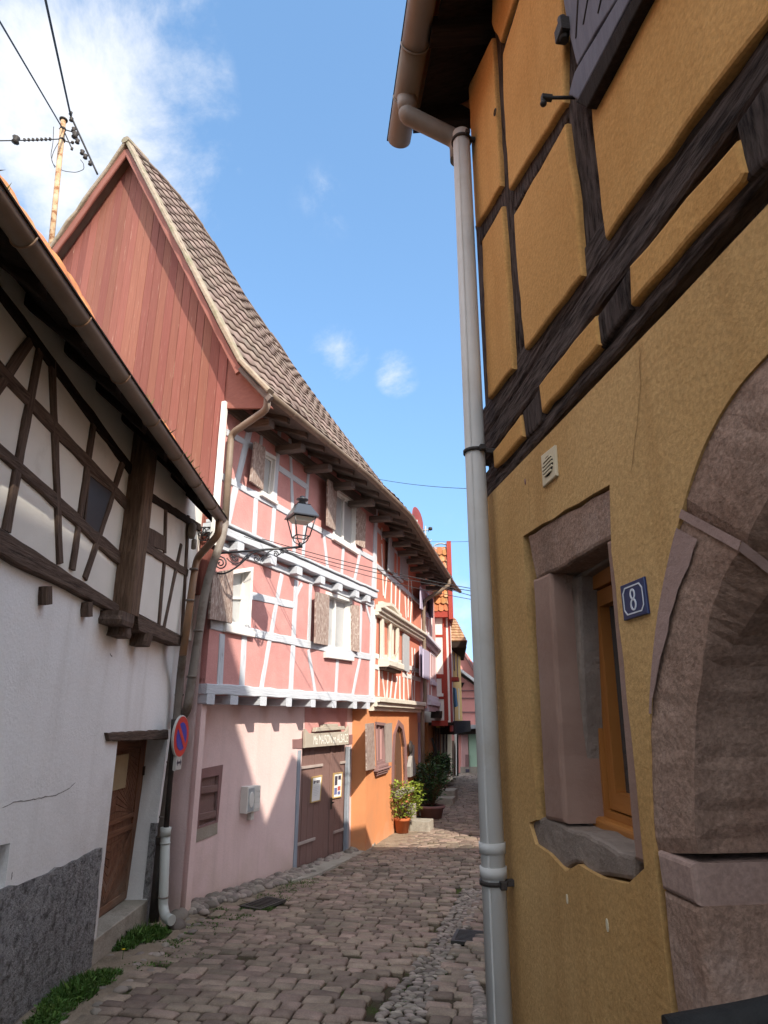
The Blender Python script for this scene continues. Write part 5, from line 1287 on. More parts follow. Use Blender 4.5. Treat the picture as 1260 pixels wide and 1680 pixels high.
for s in [VS + .05] + ss[1:] + [SEND + .05]:
    c = evp(s, EO + .03, EZ0 - .035); nn = B.n if s < sR else WC.n
    rings.append([c + (nn * cos(a) + UPZ * sin(a)) * R_ for a in [pi + pi * j / 12 for j in range(13)]] + [c + (nn * cos(a) + UPZ * sin(a)) * (R_ - .006) for a in [2 * pi - pi * j / 12 for j in range(13)]])
mb.loft(rings, smooth=True); gut = mb.build('gutter', 'zincbrown', H)
for s in ss[1::2]:
    mb = MB(); c = evp(s, EO + .03, EZ0 - .035); nn = B.n if s < sR else WC.n; mb.tube([c + (nn * cos(a) + UPZ * sin(a)) * (R_ + .002) for a in [pi + pi * j / 10 for j in range(11)]], .006, 6); mb.build('gutter_strap', 'zincbrown', gut)
# down pipe at the gable corner: outlet, long slanting arm, then down behind the lamp bracket
q0 = evp(VS + .18, EO + .03, EZ0 - .08); mb = MB()
arm_z = B.at(370, 708, J2 + .1)
path = [q0, q0 - UPZ * .22, B.w(GS + .10, arm_z[1] + .02, J2 + .10), B.w(GS + .10, arm_z[1] - .25, J2 + .10), B.w(GS + .09, z2 + .05, J2 + .12)]
mb.tube(smoothpath(path, 3), .05, 14); dpb = mb.build('downpipe', 'zincbrown', H)
mb = MB(); mb.tube(smoothpath([B.w(GS + .09, z2 + .06, J2 + .12), B.w(GS + .07, z2 - .2, J2 + .1), B.px(338, 960, J1 + .12), B.px(308, 1160, J1 + .10), B.px(303, 1172, J1 + .02), B.px(292, 1180, J1 - .05)], 3), .055, 14); mb.build('downpipe_lower', 'leadpipe', dpb)
for v, u in ((1035, 325), (1110, 314)):
    p = B.px(u + .5, v, J1 + .11); mb = MB(); mb.tube([p - UPZ * .012, p + UPZ * .012], .062, 14); mb.build('pipe_clamp', 'leadpipe', dpb)

# ================================================================== bent end of the pink house (deep salmon bays over the orange ground floor)
C = WC; o2 = J2 - J1
sC = C.at(689, 1100)[0]; zjc = C.at(650, 1155, 0)[1]; zc2 = (C.at(620, 998, 0)[1] + C.at(688, 1050, 0)[1]) / 2
C1 = [(644, 898), (657.5, 911), (657, 952), (644.5, 942)]
C2 = [(628, 1007), (655, 1026), (653.5, 1083), (628.5, 1085)]
mb = MB(); C.sheet(mb, [(-.02, zjc), (sC, zjc), (sC, zc2), (-.02, zc2)], [], 0, .3); mb.build('end_first_floor_wall', 'pinkdeep', H)
mb = MB(); C.sheet(mb, [(-.02, zc2), (sC, zc2), (sC, ze + .3), (-.02, ze + .3)], [], .05, .3); mb.build('end_second_floor_wall', 'pinkdeep', H)
def TC(nm, u0, v0, u1, v1, w, off, m='whitewood'): return C.tim(nm, m, H, u0, v0, u1, v1, w, off - .05, off + .014, jit=.003, ch=.005)
def zz(x, y): return (580 + x * .1746, 840 + y * .1746)
for a, b, wd in [((268, 300), (285, 785), .07), ((325, 500), (298, 815), .07), ((362, 600), (357, 870), .08), ((402, 660), (396, 915), .08), ((440, 690), (432, 955), .08), ((487, 790), (497, 1000), .07), ((552, 780), (538, 1045), .08), ((545, 640), (556, 790), .06), ((270, 150), (268, 260), .06), ((520, 620), (516, 990), .07)]:
    TC('timber_post', *zz(*a), *zz(*b), wd, .05)
zr2 = (C.at(*zz(230, 480))[1] + C.at(*zz(585, 880))[1]) / 2
plank(C, 'timber_rail', 0, sC, zr2 - .07, zr2 + .05, 0, .075, 'greywood', H)
zr3 = (C.at(*zz(235, 200))[1] + C.at(*zz(325, 290))[1]) / 2
plank(C, 'timber_rail', 0, sC * .3, zr3 - .06, zr3 + .05, 0, .07, 'greywood', H)
# stepped white cornice
for dz, h, o_ in [(-.12, .07, .07), (-.05, .08, .12), (.03, .07, .18)]:
    plank(C, 'cornice', -.02, sC + .02, zc2 + dz, zc2 + dz + h, -.05, o_ + .05, 'creamwood', H, .002)
fr = window(C, H, C1, .05, .04, .05, 'greywood', 'curtain', 1, 0, .06)
shutter(C, fr, [zz(338, 215), zz(386, 300), zz(381, 590), zz(331, 545)], .05, 'r', .08, 'shutgrey')
shutter(C, fr, [zz(450, 370), zz(516, 420), zz(512, 650), zz(450, 620)], .05, 'l', .06, 'shutgrey')
fr = window(C, H, C2, .03, .06, .09, 'creamwood', 'redpaint', 2, 0, .10)
for u in (629, 642.5, 654): TC('window_mullion', u, 1012 + (u - 629) * .75, u - .2, 1084, .14, .08, 'creamwood')
a, z = C.at(641, 1086, .1); mb = MB(); mb.beam(C.w(a - .75, z - .07, .12), C.w(a + .75, z - .07, .12), UPZ, .16, C.n, .26, seg=3, jit=.004, ch=.03); mb.build('flower_box', 'creamwood', fr)
mb = MB(); mb.beam(C.w(a - .7, z - .17, .09), C.w(a + .7, z - .17, .09), UPZ, .08, C.n, .2, seg=3, jit=.004, ch=.03); mb.build('box_base', 'oakl', fr)
mb = MB(); mb.loft([[C.w(s, z_ + .02, .02), C.w(s, z_ + .02, .16), C.w(s, z_ + .09, .16), C.w(s, z_ + .09, .02)] for s, z_ in [(a - .95 + 1.9 * i / 14, C.at(641, 1012, .1)[1] + .10 + .11 * math.exp(-((i - 7) / 4) ** 2)) for i in range(15)]]); mb.build('window_hood', 'creamwood', fr)
shutter(C, H, [zz(470, 1135), zz(526, 1175), zz(526, 1510), zz(470, 1480)], .02, 'l', .05, 'shutgrey')
def z7(x, y): return (580 + x * .1786, 1100 + y * .1786)
for a, b, wd in [((240, -60), (234, 235), .09), ((262, 0), (292, 245), .09), ((322, 10), (310, 250), .09), ((362, 40), (340, 262), .09), ((404, 60), (380, 275), .09), ((428, 50), (430, 280), .09), ((466, -40), (465, 292), .09), ((492, -20), (512, 296), .09), ((532, 30), (546, 300), .09), ((468, -250), (464, -60), .08), ((540, -210), (545, 20), .09), ((566, -200), (562, 300), .08)]:
    TC('timber_post', *z7(*a), *z7(*b), wd, 0)
for y0 in (-130, -30):
    zz_ = C.at(*z7(235, y0 + 10))[1]; plank(C, 'timber_rail', 0, .45, zz_ - .05, zz_ + .06, -.03, .016, 'whitewood', H, .003); plank(C, 'timber_rail', sC * .55, sC, zz_ - .05, zz_ + .06, -.03, .016, 'whitewood', H, .003)
TC('corner_post', 617, 985, 612.5, 1146, .17, .02)
TC('corner_post', 618, 846, 616, 976, .17, .07)
for dz, h, o_ in [(0, .10, .16), (-.09, .09, .10), (-.17, .08, .03)]:
    plank(C, 'jetty_moulding', -.05, sC + .02, zjc + dz, zjc + dz + h, -.12, o_, 'creamwood', H, .003)
# orange ground floor
CO = -.08
q = C.at(600, 1388, CO)
aq = [C.at(u, v, CO) for u, v in [(645.5, 1303), (646, 1240), (648, 1205), (653, 1190), (659, 1197), (663, 1225), (664.5, 1270), (664.5, 1298)]]
ow = [C.at(u, v, CO) for u, v in [(615, 1184), (632, 1186), (632, 1252), (617, 1257)]]
s_o = C.at(599.5, 1380, CO)[0]
mb = MB(); C.sheet(mb, [(s_o, zb), (sC - .06, zb), (sC - .06, zjc), (s_o, zjc)], [aq, ow], CO, .3, hole_depth=.09); mb.build('orange_ground_floor_wall', 'orange', H)
fr = window(C, H, [(615, 1184), (632, 1186), (632, 1252), (617, 1257)], CO, .08, .06, 'plumwood', 'rosew', 1, 0, .05)
for k in range(3):
    z_ = C.at(625, 1258 + 4 * k, CO)[1]; plank(C, 'sill_moulding', ow[0][0] - .1 + .05 * k, ow[1][0] + .12 - .05 * k, z_ - .05, z_ - .01, CO - .03, CO + .11 - .025 * k, 'plumwood', fr, .001)
shutter(C, fr, [(601.5, 1187.5), (614, 1186), (616, 1261), (602.5, 1264)], CO, 'r', .14, 'shutter')
shutter(C, fr, [(632.5, 1187.5), (643.5, 1186), (643, 1250), (633.5, 1252)], CO, 'l', .10, 'shutgrey2')
ao = [C.at(u, v, CO) for u, v in [(642, 1305), (642.5, 1240), (644.5, 1205), (653, 1181), (661, 1190), (666, 1222), (668, 1270), (668, 1300)]]
mb = MB(); C.ring(mb, ao[:-0 or None], aq, CO - .05, CO + .02); mb.build('arch_surround', 'plum', H)
mb = MB(); C.slab(mb, inset(aq, -.03), CO - .20, CO - .075); dr = mb.build('arched_door', 'browndoor', H)
a_, z_ = C.at(651, 1240, CO - .2); 
for k in range(3):
    mb = MB(); C.slab(mb, [(aq[0][0] + .1, -.2 + .62 * k), (aq[0][0] + .55, -.2 + .62 * k), (aq[0][0] + .55, .32 + .62 * k), (aq[0][0] + .1, .32 + .62 * k)], CO - .09, CO - .06, bev=.01); mb.build('door_panel', 'olddoor', dr)
mb = MB(); mb.beam(C.w(aq[0][0] - .1, C.at(652, 1302, CO)[1], CO - .05), C.w(aq[7][0] + .15, C.at(652, 1302, CO)[1], CO - .05), UPZ, .1, C.n, .5, seg=3, ch=.02); mb.build('doorstep', 'concrete', H)
# brown rain pipe on the seam
ps = sC + .02
mb = MB(); t0 = evp(SEND - 2.3, EO + .02, EZ0 - .08); mb.tube(smoothpath([t0, t0 - UPZ * .2, C.w(ps, 5.25, .16), C.w(ps, 5.0, .13), C.w(ps, 2.5, .13), C.w(ps - .02, 2.2, .05), C.w(ps - .02, -.4, .02)], 3), .055, 12); mb.build('seam_downpipe', 'zincbrown', H)
# ================================================================== SMALLER THINGS ON THE PINK HOUSE
def text_mesh(body, w, cs, cz, width, height, off, italic=0.0):
    cu = bpy.data.curves.new('lettering', 'FONT'); cu.body = body; cu.align_x = 'CENTER'; cu.align_y = 'CENTER'; cu.extrude = 0
    o = bpy.data.objects.new('lettering', cu); COL.objects.link(o); bpy.context.view_layer.update()
    me = bpy.data.meshes.new_from_object(o.evaluated_get(bpy.context.evaluated_depsgraph_get()))
    xs_ = [v.co.x for v in me.vertices]; ys_ = [v.co.y for v in me.vertices]; x0, x1, y0, y1 = min(xs_), max(xs_), min(ys_), max(ys_)
    mb = MB()
    for v in me.vertices: mb.vert(w.w(cs + (v.co.x - (x0 + x1) / 2) / (x1 - x0) * width, cz + (v.co.y - (y0 + y1) / 2) / (y1 - y0) * height, off))
    for p in me.polygons: mb.face(list(p.vertices))
    bpy.data.objects.remove(o); bpy.data.meshes.remove(me); return mb
B = WB
# shop sign board over the double doors
bq = [B.at(u, v, .06) for u, v in [(500, 1203), (571.5, 1198), (571, 1221.5), (501, 1226.5)]]
zl = (bq[2][1] + bq[3][1]) / 2; zh = (bq[0][1] + bq[1][1]) / 2; xl, xr = bq[0][0], bq[1][0]; wd = xr - xl
S_ = thing('shop_sign_board', 'taupe wooden shop sign with pale lettering over the brown double doors', 'shop sign', B.w((xl + xr) / 2, zl, .04))
out_ = [(xl, zl), (xr, zl), (xr, zh + .10)] + [(xr - .02 - wd * .13 * t, zh + .10 - .12 * sin(min(1, t * 1.15) * pi * .62)) for t in (.15, .4, .65, .9)] + [(xl + .02 + wd * .13 * t, zh + .06 - .08 * sin(min(1, t * 1.15) * pi * .62)) for t in (.9, .65, .4, .15)] + [(xl, zh + .06)]
mb = MB(); B.slab(mb, out_, .03, .075, bev=.006, hz=True); mb.build('board', 'signboard', S_)
mb = MB(); B.slab(mb, [(xl + wd * .17, zh + .01), (xr - wd * .13, zh + .03), (xr - wd * .16, zh + .09), (xl + wd * .19, zh + .08)], .04, .115, bev=.01, hz=True); mb.build('cornice', 'signboard', S_)
mb = MB(); B.slab(mb, [(xl + wd * .34, zh + .08), (xr - wd * .30, zh + .085), (xr - wd * .31, zh + .135), (xl + wd * .36, zh + .135)], .04, .10, bev=.01, hz=True); mb.build('top_piece', 'signboard', S_)
text_mesh('Ma MAISON en ALSACE', B, xl + wd * .57, (zl + zh) / 2 - .005, wd * .80, (zh - zl) * .62, .0775).build('lettering', 'letter', S_)
# framed notices on the leaves
def notice(nm, px, label, kind):
    q = [B.at(u, v, -.045) for u, v in px]; t = thing(nm, label, 'notice', B.w(q[3][0], q[3][1], -.045))
    mb = MB(); B.ring(mb, q, inset(q, .018), -.068, -.040); mb.build('frame', 'gilt', t)
    i = inset(q, .016); mb = MB(); B.slab(mb, i, -.068, -.050); mb.build('sheet', 'paper', t)
    def blk(x0, y0, x1, y1, m, nm2):
        def L(x, y): 
            a = (i[0][0] + (i[1][0] - i[0][0]) * x, i[0][1] + (i[1][1] - i[0][1]) * x); b = (i[3][0] + (i[2][0] - i[3][0]) * x, i[3][1] + (i[2][1] - i[3][1]) * x); return (a[0] + (b[0] - a[0]) * y, a[1] + (b[1] - a[1]) * y)
        mb = MB(); B.slab(mb, [L(x0, y0), L(x1, y0), L(x1, y1), L(x0, y1)], -.052, -.0485); mb.build(nm2, m, t)
    if kind == 0:
        for x in (.15, .34, .53, .70): blk(x, .14, x + .14, .26 if x != .34 else .22, 'ink', 'heading')
        for k in range(6): blk(.18, .42 + k * .07, .80 - .1 * (k % 3), .43 + k * .07, 'inkpale', 'text_line')
    else:
        blk(.12, .10, .46, .50, 'ink', 'photo'); blk(.55, .10, .90, .28, 'ink', 'photo'); blk(.10, .60, .45, .90, 'photoblue', 'photo'); blk(.52, .56, .90, .74, 'photored', 'photo'); blk(.55, .78, .88, .92, 'photoblue', 'photo')
notice('framed_notice', [(512.5, 1275), (528.5, 1271.5), (525.5, 1314), (510, 1317.5)], 'framed white notice with dark heading on the left door leaf', 0)
notice('framed_notice', [(548, 1268.5), (562, 1266.5), (560, 1307.5), (546.5, 1310)], 'framed notice with dark and red photographs on the right door leaf', 1)
# white meter box
mq = [B.at(u, v, .0) for u, v in [(394, 1291), (418.5, 1286.5), (413, 1331), (391, 1335)]]
x0, x1 = mq[0][0], mq[1][0]; z0, z1 = mq[3][1], mq[0][1]
t = thing('meter_box', 'white ventilated meter box with grey oval plate fixed to the pink wall', 'meter box', B.w((x0 + x1) / 2, z0, .05))
mb = MB(); B.slab(mb, [(x0 + .03, z0), (x1 - .03, z0), (x1 - .03, z1), (x0 + .03, z1)], -.02, .12, bev=.012); mb.build('casing', 'boxwhite', t)
xm = x0 + (x1 - x0) * .5
mb = MB(); B.slab(mb, [(x0 + .045, z0 + .02), (xm, z0 + .02), (xm, z1 - .02), (x0 + .045, z1 - .02)], .11, .126, bev=.004); mb.build('plate', 'boxgrey', t)
n = 20; xc = (x0 + .045 + xm) / 2; mb = MB(); B.slab(mb, [(xc + (xm - xc) * .8 * cos(a), (z0 + z1) / 2 + (z1 - z0) * .30 * sin(a)) for a in [2 * pi * k / n for k in range(n)]], .12, .135, bev=.004); mb.build('oval', 'boxwhite', t)
for k in range(4):
    z = z0 + .04 + (z1 - z0 - .04) * k / 4; mb = MB(); B.slab(mb, [(xm + .01, z), (x1 - .04, z), (x1 - .04, z + (z1 - z0) * .215), (xm + .01, z + (z1 - z0) * .215)], .11, .130, bev=.004); mb.build('panel', 'boxwhite', t)
mb = MB(); B.slab(mb, [(x1 - .16, z0 - .11), (x1 - .08, z0 - .11), (x1 - .08, z0 - .0), (x1 - .16, z0 - .0)], -.02, .07, bev=.01); mb.build('cable_stub', 'boxwhite', t)

# wall lantern on a scrolled bracket
lb = B.w(B.at(347, 926, J1)[0] - .12, 0, J1 + .02); r0 = raydir(347, 926)
Yl = B.px(347, 922, J1 + .08).y
def LP(u, v, y=None): return PX(u, v, y or Yl)
pa, pe = LP(347, 909), LP(494, 897)
Lm = thing('wall_lantern', 'black wrought iron lantern on a long scrolled bracket above the white house gutter', 'street lamp', pa)
ext = (pe - pa); ex = Vector((ext.x, 0, 0)).normalized()
mb = MB(); mb.tube([pa - ex * .05, pe + ex * .02], .016, 8); mb.build('arm', 'metalblack', Lm)
def curve(px, r=.009, nm='scroll'):
    mb = MB(); pts = smoothpath([LP(u, v) for u, v in px], 3); mb.tube(pts, r, 6); mb.build(nm, 'metalblack', Lm)
curve([(349, 937), (356, 941), (366, 941.5), (376, 938), (386, 932), (396, 924), (404, 916), (412, 909), (420, 905), (432, 903)], .012, 'brace')
def spiral(u, v, r, turns, a0, sg=1, w=.008):
    px = []
    for i in range(26):
        t = i / 25; a = a0 + sg * turns * 2 * pi * t; rr = r * (1 - .85 * t); px.append((u + rr * cos(a), v - rr * sin(a)))
    mb = MB(); mb.tube([LP(a, b) for a, b in px], w, 6); mb.build('scroll', 'metalblack', Lm)
spiral(361.5, 924, 11.5, 2.1, 2.5, -1, .010); spiral(387, 916, 5.2, 1.5, 2.8, 1); spiral(381, 912, 3.2, 1.3, 0, -1); spiral(420.5, 916.5, 6.2, 1.6, 2.2, -1); spiral(407, 914, 3.4, 1.3, .5, 1); spiral(452.5, 909, 5.0, 1.5, 2.2, -1); spiral(464, 904.5, 3.6, 1.4, 2.6, 1)
curve([(372, 916), (378, 922), (386, 926), (394, 923), (402, 914), (410, 906)], .008); curve([(428, 919), (434, 912), (440, 906), (448, 902)], .008); curve([(457, 911), (462, 906), (468, 903), (473, 904)], .007)
mb = MB(); mb.tube([LP(347, 905), LP(347, 946)], .018, 8); mb.build('wall_plate', 'metalblack', Lm)
# lantern body
base = LP(493, 893); sc_ = (LP(493, 815) - base).length / 78.0
def lz(v): return base.z + (LP(493, v).z - base.z)
rotl = radians(28)
def sq(r, z): return [Vector((base.x + r * 1.414 * cos(rotl + pi / 4 + k * pi / 2), base.y + r * 1.414 * sin(rotl + pi / 4 + k * pi / 2), z)) for k in range(4)]
rt, rb = 17.5 * sc_, 10.5 * sc_
z_t, z_m, z_b = lz(849), lz(881), lz(893)
mb = MB(); mb.loft([sq(rt + .03, z_t - .012), sq(rt + .03, z_t + .004), sq(rt * .58, lz(829.5)), sq(rt * .62, lz(829)), sq(rt * .3, lz(827))]); mb.build('lantern_roof', 'lampblue', Lm)
mb = MB(); mb.lathe([(.0, z_t * 0), (.055, 0), (.05, .05), (.085, .065), (.085, .08), (.04, .095), (.035, .12), (.0, .135)], Vector((base.x, base.y, lz(827) - .01)), 14); mb.build('finial', 'metalblack', Lm)
mb = MB()
for k in range(4): mb.tube([sq(rt, z_t)[k], sq(rb, z_m)[k]], .0095, 6)
T4, M4 = sq(rt, z_t), sq(rb, z_m)
for k in range(4): mb.tube([M4[k], M4[(k + 1) % 4]], .009, 6)
for k in range(4): mb.tube(smoothpath([sq(rb * .92, z_m)[k], sq(rb * .75, (z_m + z_b) / 2 - .01)[k], sq(.02, z_b)[k]], 3), .008, 6)
mb.build('lantern_cage', 'metalblack', Lm)
mb = MB(); mb.loft([sq(rt - .012, z_t - .02), sq(rt - .05, z_t - .075)]); mb.build('reflector', 'lampglass', Lm)
mb = MB(); mb.lathe([(0, -.03), (.03, -.02), (.03, .03), (.018, .045), (0, .045)], Vector((base.x, base.y, z_b - .02)), 12); mb.build('socket', 'metalblack', Lm)

# ================================================================== ROOFTOP MAST AND WIRES
my = WB.w(1.2, 0, -2.6).y
m0, m1 = PX(91, 420, my), PX(104, 198, my); m1 = Vector((m1.x, m1.y, m1.z))
M_ = thing('rooftop_mast', 'rusty service mast with insulators standing behind the white house roof', 'mast', m0)
mb = MB(); mb.tube([m0 - UPZ * 1.5, m1], .055, 12); mb.build('pole', 'rust', M_)
mb = MB(); mb.lathe([(0, 0), (.08, .0), (.09, .03), (.06, .06), (0, .065)], m1, 12); mb.build('cap', 'castiron', M_)
for v in (213, 232):
    mb = MB(); c = m1.lerp(m0, (v - 198) / (420 - 198)); mb.tube([c - UPZ * .02, c + UPZ * .02], .065, 10); mb.tube([c, PX(118, v + 3, my)], .012, 6); mb.tube([c, PX(97, v - 2, my)], .012, 6); mb.lathe([(0, -.03), (.03, -.02), (.035, .02), (0, .04)], PX(119, v + 2, my), 8); mb.build('insulator_bracket', 'castiron', M_)
mb = MB(); mb.tube(smoothpath([PX(u, v, my) for u, v in [(88, 208), (87, 235), (83, 255), (88, 272), (105, 281), (125, 283), (138, 278), (137, 268), (132, 262)]], 4), .007, 6); mb.tube(smoothpath([PX(u, v, my) for u, v in [(97, 232), (88, 248), (84, 262), (90, 275)]], 3), .007, 6); mb.build('hanging_lead', 'cable', M_)
def wire(nm, pts, r, label, group=None, sag=0.0, beads=()):
    P = []
    for a, b in zip(pts, pts[1:]):
        for k in range(12): t = k / 12; P.append(a.lerp(b, t) - UPZ * (sag * 4 * t * (1 - t)))
    P.append(pts[-1]); mb = MB(); mb.tube(P, r, 6)
    o = thing(nm, label, 'wire', pts[0], group); mb.build('cable', 'cable', o)
    for p, rr in beads: 
        mb = MB(); mb.lathe([(0, -rr * 1.3), (rr, -rr * .8), (rr * .7, 0), (rr, rr * .8), (0, rr * 1.3)], p, 8); mb.build('clamp', 'castiron', o)
    return o
a = PX(160, 286, my + .3); b = PX(116, 190, my); c = PX(72, -12, 7.0); d = PX(40, -260, 4.5)
bd = [(PX(u, v, my), r) for u, v, r in [(117, 196, .045), (121, 213, .05), (123, 222, .07), (127, 232, .05), (135, 250, .05), (140, 257, .05), (148, 268, .045), (116, 186, .04)]]
wire('overhead_cable', [a, b, c, d], .021, 'thick black overhead cable with clamps running up from the gable verge', beads=bd)
wire('overhead_cable', [PX(118, 244, my), PX(104, 213, my), PX(0, 36, 6.5), PX(-120, -170, 4)], .014, 'thin black overhead cable from the mast top to the upper left', beads=[(PX(118, 244, my), .03)])
wire('overhead_cable', [PX(100, 228, my), PX(60, 230, my - .5), PX(-80, 232, my - 2)], .012, 'level chain-like cable leading left from the mast with dark insulator', beads=[(PX(26, 229.5, my - .95), .075)] + [(PX(40 + 7 * k, 229.5 - k * .2, my - .7), .028) for k in range(7)])
g1_ = 'phone wires crossing from the pink house to the right'
e_ = Vector((5.2, 9.6, 0))
def WX(u, v, u2, v2, y2): return [PX(u, v, WB.px(u, v, J2 + .12).y), PX(u2, v2, y2)]
wire('phone_wire', WX(430, 884, 776, 966, 10.2), .006, 'upper of three thin wires below the second floor windows of the pink house', g1_, .05)
wire('phone_wire', WX(440, 893, 776, 970, 10.2), .006, 'middle of three thin wires below the second floor windows of the pink house', g1_, .06)
wire('phone_wire', WX(400, 880, 776, 984, 10.2), .005, 'lowest of three thin wires below the second floor windows of the pink house', g1_, .08)
wire('phone_wire', [PX(690, 950, 17), PX(776, 978, 10.2)], .006, 'short wire from the pink eaves towards the ochre house', g1_, .02)
wire('phone_wire', [PX(615, 785, 15), PX(780, 802, 12)], .006, 'thin sky wire right of the brown roof', 'thin wires against the sky', .05)
wire('phone_wire', [PX(700, 888, 26), PX(780, 888, 18)], .007, 'faint level sky wire over the orange tiled gable', 'thin wires against the sky', .02)
# television aerial and red dish behind the eaves of the pink house
ay = 21.0
t = thing('television_aerial', 'small television aerial sticking up behind the pink house eaves', 'aerial', PX(698, 905, ay))
mb = MB(); mb.tube([PX(698, 930, ay), PX(698, 863, ay)], .03, 6); mb.build('mast', 'lead', t)
mb = MB(); mb.tube([PX(688, 871, ay), PX(707, 868, ay)], .025, 6); mb.tube([PX(703, 893, ay), PX(708, 885, ay)], .015, 6); mb.build('boom', 'lead', t)
mb = MB()
for k in range(4): mb.tube([PX(691 + 4 * k, 871 - k * .6 - 3, ay), PX(691 + 4 * k, 871 - k * .6 + 3, ay)], .012, 6)
mb.lathe([(0, -.07), (.07, -.04), (.07, .04), (0, .07)], PX(706, 867.5, ay), 8); mb.build('elements', 'cable', t)
dc = PX(684, 853, 19.5); t = thing('satellite_dish', 'dark red satellite dish rising behind the curved pink house gutter', 'dish', dc)
dn = (Vector((.9, -.45, .1))).normalized(); mb = MB(); mb.lathe([(0, -.10), (.22, -.06), (.40, .02), (.42, .03), (.40, .035), (.2, -.03), (0, -.06)], dc, 24, dn); mb.build('bowl', 'dish', t)
mb = MB(); mb.tube([dc, dc - UPZ * .9 - dn * .1], .03, 6); mb.build('mast', 'lead', t)

# ================================================================== PLANTS, POTS, STEPS BY THE ORANGE HOUSE
rp_ = random.Random(11)
def leaf(mb, p, L, w, d, up, rn):
    d = d.normalized(); s = d.cross(up).normalized(); n = s.cross(d)
    a = p; b = p + d * L * .5 + s * w * .5 + n * L * .04; c = p + d * L - n * L * .12; e = p + d * L * .5 - s * w * .5 + n * L * .04
    i = [mb.vert(x, (rn * 20, 0, 0), rn) for x in (a, b, c, e)]; mb.face((i[0], i[1], i[2])); mb.face((i[0], i[2], i[3]))
def bush(mb, stems, c, spread, h, n_leaf, L, w):
    for k in range(n_leaf):
        a = rp_.uniform(0, 2 * pi); r = math.sqrt(rp_.random()) * spread; z = h * rp_.random() ** .75; r *= (.55 + .6 * math.sin(min(1, z / h) * 2.4))
        p = Vector((c.x + r * cos(a), c.y + r * sin(a), c.z + z)); d = Vector((cos(a) + rp_.gauss(0, .6), sin(a) + rp_.gauss(0, .6), rp_.uniform(-.2, 1.0)))
        leaf(mb, p, L * rp_.uniform(.6, 1.3), w * rp_.uniform(.7, 1.3), d, UPZ + Vector((rp_.gauss(0, .3), rp_.gauss(0, .3), 0)), rp_.random())
def pot(t, c, r, h, m='terra'):
    mb = MB(); mb.lathe([(0, 0), (r * .74, 0), (r * .93, h * .80), (r * 1.02, h * .80), (r * 1.05, h * .86), (r * 1.05, h), (r * .95, h), (r * .92, h * .88), (0, h * .88)], c, 28); mb.build('pot', m, t)
    mb = MB(); mb.lathe([(0, h * .89), (r * .92, h * .895), (r * .9, h * .86)], c, 20); mb.build('soil', 'soil', t)
def stems(t, c, h, spread, n=14):
    mb = MB()
    for k in range(n):
        a = rp_.uniform(0, 2 * pi); e = Vector((c.x + spread * .8 * cos(a), c.y + spread * .8 * sin(a), c.z + h * rp_.uniform(.6, .95))); mb.tube([c + Vector((.05 * cos(a), .05 * sin(a), 0)), c.lerp(e, .5) + UPZ * .03, e], .006, 5)
    mb.build('stems', 'browndoor', t)
pc = gpx(660, 1366); 
ph_ = (PX(660, 1341, pc.y).z - pc.z); pr = (PX(673, 1350, pc.y) - PX(646, 1350, pc.y)).length / 2
t = thing('potted_shrub', 'sunlit yellow green shrub in a terracotta pot before the orange wall', 'potted plant', pc)
pot(t, pc, pr, ph_); stems(t, pc + UPZ * ph_ * .88, .55, .3)
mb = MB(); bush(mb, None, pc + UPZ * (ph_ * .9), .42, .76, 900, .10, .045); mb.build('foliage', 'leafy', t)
# second planter with dark shrub, further back
p2 = gpx(708, 1343); t = thing('dark_potted_shrub', 'dark green shrub in a low brown planter beyond the stone steps', 'potted plant', p2)
pot(t, p2, .34, .32, 'plum'); stems(t, p2 + UPZ * .28, .8, .35)
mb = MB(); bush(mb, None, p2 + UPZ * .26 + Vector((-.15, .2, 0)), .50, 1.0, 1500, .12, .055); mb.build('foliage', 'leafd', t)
p3 = gpx(724, 1312); t = thing('dark_oleander', 'tall dark leafy bush beside the pale doorstep further down the lane', 'bush', p3)
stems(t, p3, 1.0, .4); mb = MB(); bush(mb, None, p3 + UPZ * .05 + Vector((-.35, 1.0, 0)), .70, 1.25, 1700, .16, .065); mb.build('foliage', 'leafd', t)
p4 = gpx(695, 1322) + Vector((-.35, .5, 0)); t = thing('climbing_plant', 'dark climbing plant at the foot of the brown rain pipe', 'plant', p4)
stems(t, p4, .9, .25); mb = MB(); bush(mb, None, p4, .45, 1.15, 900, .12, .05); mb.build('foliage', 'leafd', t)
p5 = gpx(683, 1335) + Vector((-.15, .3, 0)); t = thing('terracotta_tube', 'upright orange terracotta tube against the orange wall', 'pipe', p5)
mb = MB(); zt5 = PX(682, 1281, p5.y).z; mb.tube([p5, Vector((p5.x, p5.y, zt5))], .085, 14); mb.tube([Vector((p5.x, p5.y, zt5 - .05)), Vector((p5.x, p5.y, zt5 + .01))], .10, 14); mb.build('tube', 'terra', t)
